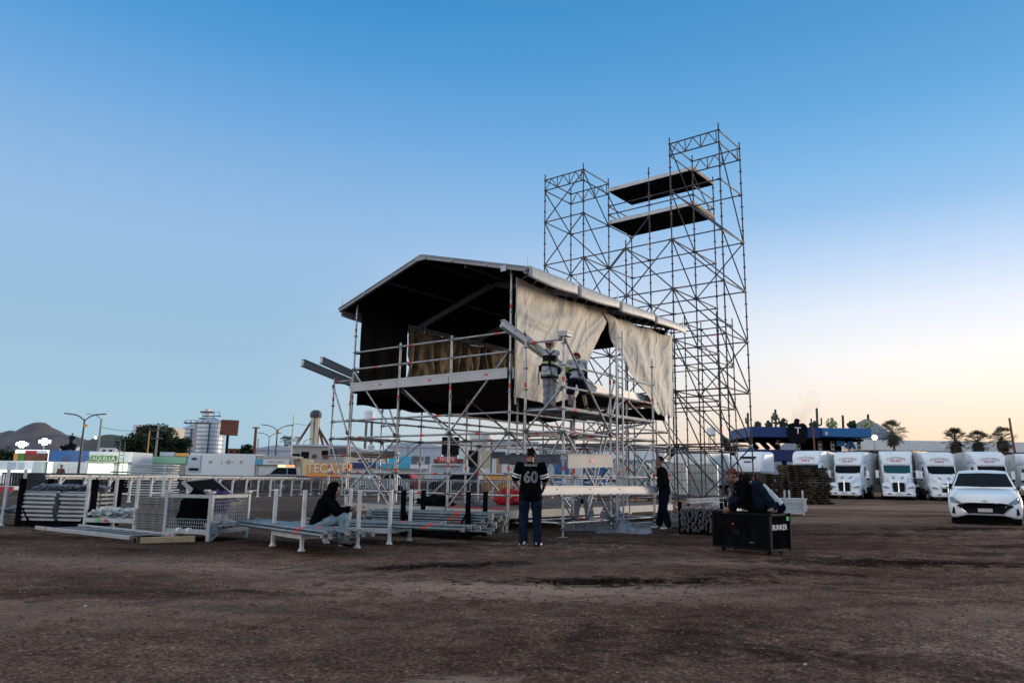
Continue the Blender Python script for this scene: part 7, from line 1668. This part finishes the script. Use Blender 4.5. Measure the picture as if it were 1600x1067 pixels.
tree('broadleaf_tree', 184, 242, 677, 716, 168, 'brown green scrubby tree on the left side of the leafy mound', 'leaf_dark', 3, .5, 4500); tree('broadleaf_tree', 192, 274, 665, 720, 172, 'tallest dark tree crown at the middle of the leafy mound', 'leaf_dark', 4, .62, 11000); tree('broadleaf_tree', 240, 296, 683, 716, 170, 'dark green tree sloping down on the right of the leafy mound', 'leaf_dark', 9, .6, 7000)
tree('broadleaf_tree', 374, 395, 693, 712, 150, 'small round dark tree right of the billboard post', 'leaf_dark', 5, .35, 2000); tree('broadleaf_tree', -20, 26, 700, 735, 120, 'dark green tree at the left edge under the floodlights', 'leaf_dark', 6, .4, 3500); tree('broadleaf_tree', 1130, 1160, 678, 720, 130, 'dark spiky tree seen through the foot of the tall tower', 'leaf_dark', 8, .4, 3000); tree('broadleaf_tree', 1040, 1080, 698, 722, 110, 'low green tree behind the caged water tanks', 'leaf_dark', 12, .35, 2500); tree('broadleaf_tree', 92, 118, 694, 706, 140, 'low bushes behind the dark blue container', 'leaf_dark', 14, .35, 1800, False)
for k, (px, py, lab) in enumerate(((443, 690, 'thin dark palm silhouette left of the flagpole'), (452, 692, 'thin dark palm silhouette at the flagpole foot'))): palm(px, py, 190, lab, 1.6, 20 + k, 30, False)
# hillside houses
for k, (px, py, w_, mt, lab) in enumerate(((215, 664, 26, 'pale_wall', 'pale flat house on top of the leafy mound'), (250, 668, 34, 'cream_wall', 'cream house peeking over the right of the mound'), (166, 700, 26, 'pale_wall', 'small white house at the foot of the brown hill'), (365, 701, 22, 'rust', 'reddish house right of the billboard'), (410, 703, 26, 'cream_wall', 'cream house behind the box truck roof'), (98, 697, 14, 'pale_wall', 'tiny white house below the mountain'))):
    Y = 235; block('house', lab, 'house', px - w_ / 2, px + w_ / 2, Y + 3 * k, py, 8, mt, [('window', px - w_ * .3, px - w_ * .12, py + 3, py + 6, 'glass_dark', .1), ('window', px + w_ * .1, px + w_ * .28, py + 3, py + 6, 'glass_dark', .1)])
# distant person by the lit stalls and a seated figure on the container
def small_person(px, Y, z0, label, mt1, mt2, seated=False):
    t = thing('person', label, 'person', (bx(px, Y), Y, z0)); b = MB(); h_ = .45 if seated else .88
    b.ell((0, 0, h_ + .72), (.085, .10, .12), 0, 12, 8); limb(b, [V((0, 0, h_ + .5)), V((0, 0, h_ + .62))], [.06, .055]); limb(b, [V((0, 0, h_)), V((0, 0, h_ + .45))], [.12, .14])
    for s in (-1, 1):
        limb(b, [V((s * .2, 0, h_ + .5)), V((s * .27, .03, h_ + .22)), V((s * .24, -.12, h_))], [.05, .042, .034]); hand(b, V((s * .24, -.12, h_)), V((s * .27, .03, h_ + .22)), (-s, 0, 0), .4, -s)
        if seated: limb(b, [V((s * .1, 0, h_)), V((s * .12, -.42, h_)), V((s * .12, -.42, h_ - .42))], [.08, .06, .045])
        else: limb(b, [V((s * .1, 0, h_)), V((s * .11, .02, .47)), V((s * .11, 0, .05))], [.085, .065, .05]); b.ell((s * .11, -.07, .05), (.05, .13, .05), 0, 10, 6)
    remesh(b, .014, 'body', ['skin'], t, None, smooth_it=2)
    q = MB(); limb(q, [V((0, 0, h_)), V((0, 0, h_ + .42))], [.16, .17]); [limb(q, [V((s * .19, 0, h_ + .5)), V((s * .27, .03, h_ + .22))], [.075, .06]) for s in (-1, 1)]; remesh(q, .016, 'shirt', [mt1], t, None, smooth_it=2)
    q = MB()
    for s in (-1, 1):
        if seated: limb(q, [V((s * .1, 0, h_)), V((s * .12, -.42, h_)), V((s * .12, -.42, h_ - .36))], [.11, .085, .07])
        else: limb(q, [V((s * .1, 0, h_)), V((s * .11, .02, .47)), V((s * .11, 0, .12))], [.11, .085, .075])
    remesh(q, .016, 'trousers', [mt2], t, None, smooth_it=2); q = MB(); q.ell((0, .02, h_ + .76), (.095, .105, .10), 0, 12, 8); q.build('hair', ['hair'], t, smooth=True)
small_person(97, 57, .0, 'person in dark red standing behind the rails by the lit stalls', 'rust', 'denim_dark'); small_person(108, 74.6, bz(108, 704, 74), 'person in blue standing on the roof of the dark blue container', 'denim', 'denim_dark')

# ---- thin smoke drifting up behind the pavilion
sm = bpy.data.materials.new('smoke'); sm.use_nodes = True; n3 = sm.node_tree; n3.nodes.clear(); out = n3.nodes.new('ShaderNodeOutputMaterial'); pv = n3.nodes.new('ShaderNodeVolumePrincipled'); pv.inputs['Color'].default_value = (.28, .25, .24, 1)
tcn = n3.nodes.new('ShaderNodeTexCoord'); nz = n3.nodes.new('ShaderNodeTexNoise'); nz.inputs['Scale'].default_value = .45; nz.inputs['Detail'].default_value = 4; n3.links.new(tcn.outputs['Object'], nz.inputs['Vector'])
mp_ = n3.nodes.new('ShaderNodeMapRange'); mp_.inputs[1].default_value = .48; mp_.inputs[2].default_value = .75; mp_.inputs[4].default_value = .14; n3.links.new(nz.outputs['Fac'], mp_.inputs[0]); n3.links.new(mp_.outputs[0], pv.inputs['Density']); n3.links.new(pv.outputs[0], out.inputs['Volume'])
m = MB(); m.ell((0, 0, 0), (2.2, 1.6, 4.6), 0, 20, 14, Matrix.Rotation(.25, 3, 'Y')); o = m.build('smoke', [sm], smooth=True); o.location = (bx(1266, 118), 118, bz(1266, 640, 118)); struct(o, 'stuff')
